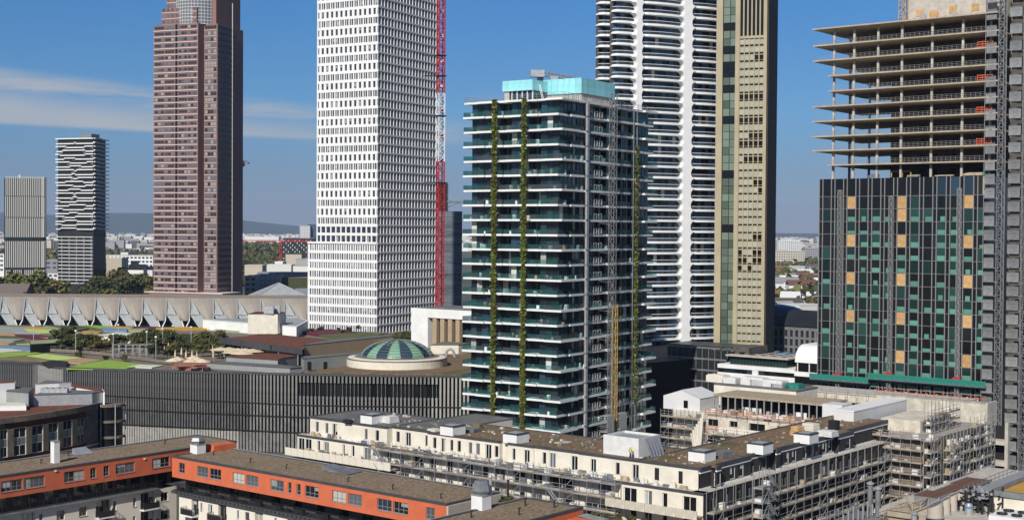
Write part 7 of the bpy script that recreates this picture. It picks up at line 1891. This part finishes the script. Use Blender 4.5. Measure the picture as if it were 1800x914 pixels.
def hills():
    prof = [(-900, 380), (-400, 378), (-100, 373), (0, 373.5), (60, 373), (95, 376), (190, 379), (230, 374.5), (270, 374), (330, 377), (430, 384.5), (480, 389.5), (530, 396), (575, 399.5), (800, 403), (1100, 405), (1360, 410), (1440, 411), (1800, 412), (2600, 414)]
    b = MB(); Y = 14500; rows = []
    for d, f in ((0, 0), (500, .55), (1100, 1.0), (2600, .75)):
        row = []
        for i in range(120):
            px = -900+3500*i/119
            for k in range(len(prof)-1):
                if prof[k][0] <= px <= prof[k+1][0]: t = (px-prof[k][0])/(prof[k+1][0]-prof[k][0]); py = prof[k][1]*(1-t)+prof[k+1][1]*t
            p = at(px, py, Y); row.append((p.x*(Y+d)/Y, Y+d-1100, max(-2, p.z*f*(1+.02*sin(i*1.7+d)))+(-2 if f == 0 else 0)))
        rows.append(row)
    n0 = 0
    for r in rows: b.v += r
    for j in range(3):
        for i in range(119): b.f.append((j*120+i, j*120+i+1, (j+1)*120+i+1, (j+1)*120+i)); b.m.append(0)
    structure(b.make('hills', 'hill_wood', smooth=True))
hills()
FARL = {}
def block(px0, px1, pyt, Y, wall, lab, roof='far_roof', cat='building', name='city_building', deep=18, floors=0, pitched=False, group=None, turn=0, kind=None, wm='far_glass'):
    a, c = at(px0, pyt, Y), at(px1, pyt, Y); w = c.x-a.x; z = a.z
    t = thing(name, lab, cat, ((a.x+c.x)/2, Y, 0), turn, group)
    MB().box(-w/2, w/2, 0, deep, 0, z).make('wall', wall, t)
    if pitched: 
        h = min(w, deep)*.35; b = MB(); b.quad((-w/2-.3, -.3, z), (w/2+.3, -.3, z), (w/2+.3, deep/2, z+h), (-w/2-.3, deep/2, z+h)).quad((-w/2-.3, deep+.3, z), (w/2+.3, deep+.3, z), (w/2+.3, deep/2, z+h), (-w/2-.3, deep/2, z+h)).quad((-w/2, 0, z), (-w/2, deep, z), (-w/2, deep/2, z+h)).quad((w/2, 0, z), (w/2, deep, z), (w/2, deep/2, z+h)).make('roof', roof, t)
    else: MB().box(-w/2-.2, w/2+.2, -.2, deep+.2, z, z+.5).make('roof', roof, t)
    if floors:
        b = MB(); n = max(2, int(w/3.2))
        fh = min(3.3, z/floors)
        for k in range(floors):
            zz = z-1.0-fh*k
            for i in range(n): x = -w/2+w*(i+.5)/n; b.box(x-w/n*.3, x+w/n*.3, -.12, -.01, zz-1.5, zz)
        b.make('window', wm, t, stuff=True)
    return t
def city():
    B = block; rr = random.Random(77)
    # left of the granite tower
    B(187, 269, 449, 1150, 'far_white', 'long white flat roofed building left of the granite tower', 'far_grey', floors=3)
    B(187, 214, 454, 1060, 'far_cream', 'plain cream box in front of the long white building', 'far_white')
    B(212, 225, 444, 1160, 'far_white', 'raised white centre of the long flat building', 'far_grey')
    B(80, 101, 458, 1000, 'far_grey', 'grey low building between the two slim towers', 'far_grey', floors=2)
    B(84, 102, 480, 960, 'far_white', 'small white building with dark windows between the slim towers', 'far_grey', floors=1)
    B(-10, 7, 446, 1000, 'far_white', 'white building behind the slim fin tower at the left edge', floors=4)
    B(225, 252, 474, 900, 'far_white', 'white villa with dark pointed roof among the trees', 'tower_dark', pitched=True, deep=10)
    t = B(230, 240, 462, 915, 'tower_dark', 'dark turret of the villa among the trees', 'tower_dark', pitched=True, deep=6)
    B(205, 222, 476, 930, 'far_glass', 'dark blue roofed house left of the villa', 'tower_dark', pitched=True, deep=10)
    B(252, 268, 474, 940, 'far_white', 'white gable house next to the granite tower', 'tower_dark', pitched=True, deep=8)
    B(-30, 44, 516, 700, 'far_roof', 'dark roofed hall row at the left edge behind the exhibition hall', 'far_roof', pitched=True, deep=14)
    B(50, 78, 516, 720, 'tower_dark', 'dark mansard roofed house behind the exhibition hall', 'tower_dark', pitched=True, deep=20)
    for px, lab in ((44, 'left red brick chimney behind the exhibition hall'), (76, 'right red brick chimney behind the exhibition hall')): B(px-3, px+3, 514, 690, 'far_roof_red', lab, 'far_roof_red', name='chimney', cat='chimney', deep=3)
    # between granite and white towers
    B(430, 490, 416, 3300, 'far_white', 'long low white hall with red line far off', 'far_white', deep=40); None
    B(527, 545, 397, 2300, 'far_white', 'pale office block on the skyline beside the white tower', 'far_grey', floors=7); B(541, 555, 395, 2310, 'far_glass', 'dark blue glass block on the skyline beside the white tower', 'tower_dark')
    t = B(497, 552, 419, 1500, 'tower_dark', 'dark building with chequered white panels beside the white tower', 'metal_grey'); b = MB()
    a, c = at(497, 419, 1500), at(552, 419, 1500); w = c.x-a.x
    for i in range(14):
        for k in range(9):
            if (i*3+k*2) % 5 < 2: x = -w/2+w*(i+.5)/14; b.box(x-.3, x+.35, -.2, -.01, c.z-2.2-2.4*k-1.7, c.z-2.2-2.4*k)
    b.make('chequer_panel', 'far_white', t, stuff=True)
    B(430, 461, 467, 1000, 'far_cream', 'sand coloured box right of the granite tower', 'far_cream'); B(468, 512, 466, 1080, 'far_white', 'white flat roofed building in front of dark conifer', 'far_white'); B(483, 497, 461, 1100, 'far_white', 'small white roof block beside the conifer', 'far_white'); B(515, 545, 468, 1060, 'far_white', 'pale flat building right of the conifer', 'far_cream'); B(502, 530, 447, 1350, 'far_cream', 'brown flat roofed hall below the chequered building', 'far_roof'); B(520, 548, 456, 1200, 'far_grey', 'grey flat roofed hall beside the white tower', 'far_grey')
    B(430, 450, 486, 880, 'far_grey', 'grey building with stacked floor slabs beside the granite tower', 'far_white', floors=6, wm='tower_dark'); B(449, 492, 484, 900, 'far_cream', 'tan building with large windows behind the glass pyramid', 'far_grey', floors=4, wm='far_white'); B(495, 545, 489, 870, 'leaf_dark', 'green netted building behind the glass pyramid', 'far_roof'); B(452, 545, 480, 930, 'far_grey', 'long grey roof behind the pyramid', 'far_grey')
    p = at(493.5, 440, 1300); c = thing('tower_crane', 'small red crane with long level jib far behind the pyramid', 'crane', (p.x, p.y, 0), 0); z = zat(493.5, 424.5, 1300)
    MB().lattice(0, 0, 0, z, 1.8, 2.4, .2).make('mast', 'red_paint', c); b = MB()
    x0, x1 = at(415, 425, 1300).x-p.x, at(548, 425, 1300).x-p.x
    b.bar((x0, 0, z), (x1, 0, z), .3); b.bar((x0, 0, z+1.4), (x1, 0, z+1.4), .2)
    for i in range(30): x = x0+(x1-x0)*i/30; b.bar((x, 0, z), (x+(x1-x0)/60, 0, z+1.4), .16); b.bar((x+(x1-x0)/60, 0, z+1.4), (x+(x1-x0)/30, 0, z), .16)
    b.make('jib', 'red_paint', c); MB().bar((0, 0, z+1.4), (0, 0, z+5.5), .35).make('tower_head', 'metal_grey', c)
    # right gap
    B(1367, 1386, 423, 2300, 'far_white', 'white hospital like tower block left of the shell tower', 'far_white', floors=7, deep=25); B(1386, 1412, 426, 2350, 'far_white', 'grey white slab block beside the white tower block', 'far_grey', floors=6); B(1360, 1415, 441, 1900, 'far_cream', 'long tan office block in the right hand gap', 'far_cream', floors=6); B(1413, 1440, 437, 2100, 'far_grey', 'grey block on the skyline next to the shell tower', 'far_grey', floors=4); B(1433, 1437, 419, 3800, 'far_grey', 'thin far tower on the skyline next to the shell tower', 'far_grey')
    B(1362, 1367, 425, 2600, 'far_grey', 'grey slab block far off at the tan tower edge', 'far_grey')
    # houses: rows of them thinning with distance
    for i in range(230):
        zone = rr.choice([0, 0, 0, 1, 1, 2, 2, 2])
        Y = rr.choice([rr.uniform(2200, 5200), rr.uniform(2600, 6500)]) if zone < 2 else rr.choice([rr.uniform(700, 1700), rr.uniform(1700, 4200)])
        px = rr.uniform(-40, 300) if zone == 0 else rr.uniform(425, 575) if zone == 1 else rr.uniform(1352, 1450)
        if zone == 1 and Y < 3000: Y += 1200
        h = rr.uniform(8, 15) if Y < 3000 else rr.uniform(9, 24); w = rr.uniform(10, 26)*(1 if Y < 2500 else 1.8); pit = rr.random() < .5 and Y < 3500
        p = at(px, 457, Y); m = rr.choice(['far_white', 'far_white', 'far_cream', 'far_grey'])
        nm = 'far white and cream city house among trees'; t = thing('city_house', '%s %s house %s' % ({'far_white': 'white', 'far_cream': 'cream', 'far_grey': 'grey'}[m], 'pitched roof' if pit else 'flat roofed', ('on the far plain left of the granite tower', 'on the far plain between granite and white towers', 'in the gap between tan and shell towers')[0 if zone == 0 else 1 if zone == 1 else 2]), 'house', (p.x, Y, 0), rr.uniform(-.6, .6), 'houses of the far city')
        MB().box(-w/2, w/2, 0, 12, 0, h).make('wall', m, t)
        if pit: b = MB(); b.quad((-w/2-.4, -.4, h), (w/2+.4, -.4, h), (w/2+.4, 6, h+4), (-w/2-.4, 6, h+4)).quad((-w/2-.4, 12.4, h), (w/2+.4, 12.4, h), (w/2+.4, 6, h+4), (-w/2-.4, 6, h+4)).make('roof', rr.choice(['far_roof', 'far_roof', 'far_grey', 'far_white', 'far_roof_red', 'far_grey']), t)
        else: MB().box(-w/2-.2, w/2+.2, -.2, 12.2, h+.01, h+.6).make('roof', rr.choice(['far_grey', 'far_white', 'far_roof']), t)
    # one mass of tiny far roofs
    b = MB()
    for i in range(2600):
        Y = 3500+6500*rr.random()**1.3; px = rr.choice([rr.uniform(-60, 310), rr.uniform(420, 580), rr.uniform(1340, 1460), rr.uniform(780, 840)]); p = at(px, 457, Y); w, h = rr.uniform(8, 40), rr.uniform(6, 22); b.box(p.x-w/2, p.x+w/2, Y, Y+15, 0, h, mi=rr.choice([0, 0, 1, 2, 3]))
    tag(b.make('far_city', ['far_white', 'far_cream', 'far_grey', 'far_roof']), 'mass of tiny pale buildings on the far plain', 'city', kind='stuff')
    # trees that can be told apart
    spots = []
    for i in range(46):
        px = rr.uniform(-10, 272); py = rr.uniform(500, 521) if px > 80 else rr.uniform(488, 512); spots.append((px, py, rr.uniform(720, 840)))
    for i in range(16): spots.append((rr.uniform(185, 270), rr.uniform(486, 500), rr.uniform(860, 960)))
    L4 = ['dark green tree of the park behind the exhibition hall', 'deep green tree of the park behind the exhibition hall', 'mid green tree of the park behind the exhibition hall', 'olive and rust tree of the park behind the exhibition hall']
    for i, (px, py, Y) in enumerate(spots):
        p = at(px, py, Y); k = rr.choice([0, 1, 1, 2, 2, 3]); tree((p.x, Y, max(0, p.z-15)), k, L4[k], 'park trees behind the hall', rr.uniform(1.0, 1.7), BIG)
    for i in range(64):
        px, Y = rr.uniform(1358, 1442), rr.uniform(720, 2000); p = at(px, 457, Y); k = rr.choice([0, 2, 3, 3]); tree((p.x, Y, 0), k, ['dark green tree among the houses of the right hand gap', '', 'green tree among the houses of the right hand gap', 'autumn coloured tree among the houses of the right hand gap'][k], 'trees among the houses on the right', rr.uniform(.8, 1.3), BIG)
    for i in range(40):
        px, Y = rr.uniform(428, 495), rr.uniform(1150, 1700); p = at(px, 457, Y); k = rr.choice([0, 1, 1, 3]); tree((p.x, Y, 0), k, ['dark green tree right of the granite tower', 'deep green tree right of the granite tower', '', 'rust tinged tree right of the granite tower'][k], 'trees right of the granite tower', rr.uniform(1.2, 2.0), BIG)
    p = at(502, 470, 1000); t = tree((p.x, 1000, 4), 1, 'dark pointed conifer in front of the white flat buildings', None, 1.6, BIG)
    for i in range(14):
        px = rr.uniform(495, 548); p = at(px, 457, 960); tree((p.x, 960+i*4, 0), rr.choice([0, 1]), 'low dark tree behind the glass pyramid', 'trees behind the pyramid', .9, BIG)
    # woods beyond, one mass
    b = MB()
    for i in range(2600):
        z_ = rr.choice([0, 0, 1, 2]); px = rr.uniform(-60, 310) if z_ == 0 else rr.uniform(420, 580) if z_ == 1 else rr.uniform(1345, 1455)
        Y = rr.uniform(1300, 2600) if z_ == 0 else rr.uniform(1700, 3200) if z_ == 1 else rr.uniform(900, 3600); p = at(px, 457, Y); s = rr.uniform(3, 7); h = rr.uniform(5, 13) if z_ != 1 else rr.uniform(8, 24); c = Vector((p.x, Y, h))
        for q in range(9):
            v = Vector((rr.gauss(0, 1), rr.gauss(0, 1), rr.gauss(0, .8))).normalized()*s; a = Vector((rr.uniform(-1, 1), rr.uniform(-.3, .3), rr.uniform(-1, 1))).normalized()*s*.55; e = a.cross(v).normalized()*s*.5
            b.quad(c+v-a, c+v+e, c+v+a, c+v-e, mi=rr.choice([0, 1, 1, 2]))
    tag(b.make('far_woods', ['leaf', 'leaf_dark', 'leaf_autumn']), 'dark woods spreading over the plain beyond the towers', 'woods', kind='stuff')
city()
# haze: one closed box of thin air round the camera and the whole scene
hz = bpy.data.materials.new('haze_air'); hz.use_nodes = True; t_ = hz.node_tree; t_.nodes.clear()
vo = nn(t_, 'ShaderNodeVolumePrincipled'); vo.inputs['Color'].default_value = (.55, .72, 1.0, 1); vo.inputs['Density'].default_value = 5.0e-5; vo.inputs['Anisotropy'].default_value = 0.0
mo = nn(t_, 'ShaderNodeOutputMaterial'); t_.links.new(vo.outputs[0], mo.inputs['Volume']); MATS['haze_air'] = hz
tag(MB().box(-21000, 21000, -2500, 21000, -1.1, 330).make('haze', 'haze_air'), 'thin bluish haze over the whole city', 'haze', kind='stuff')
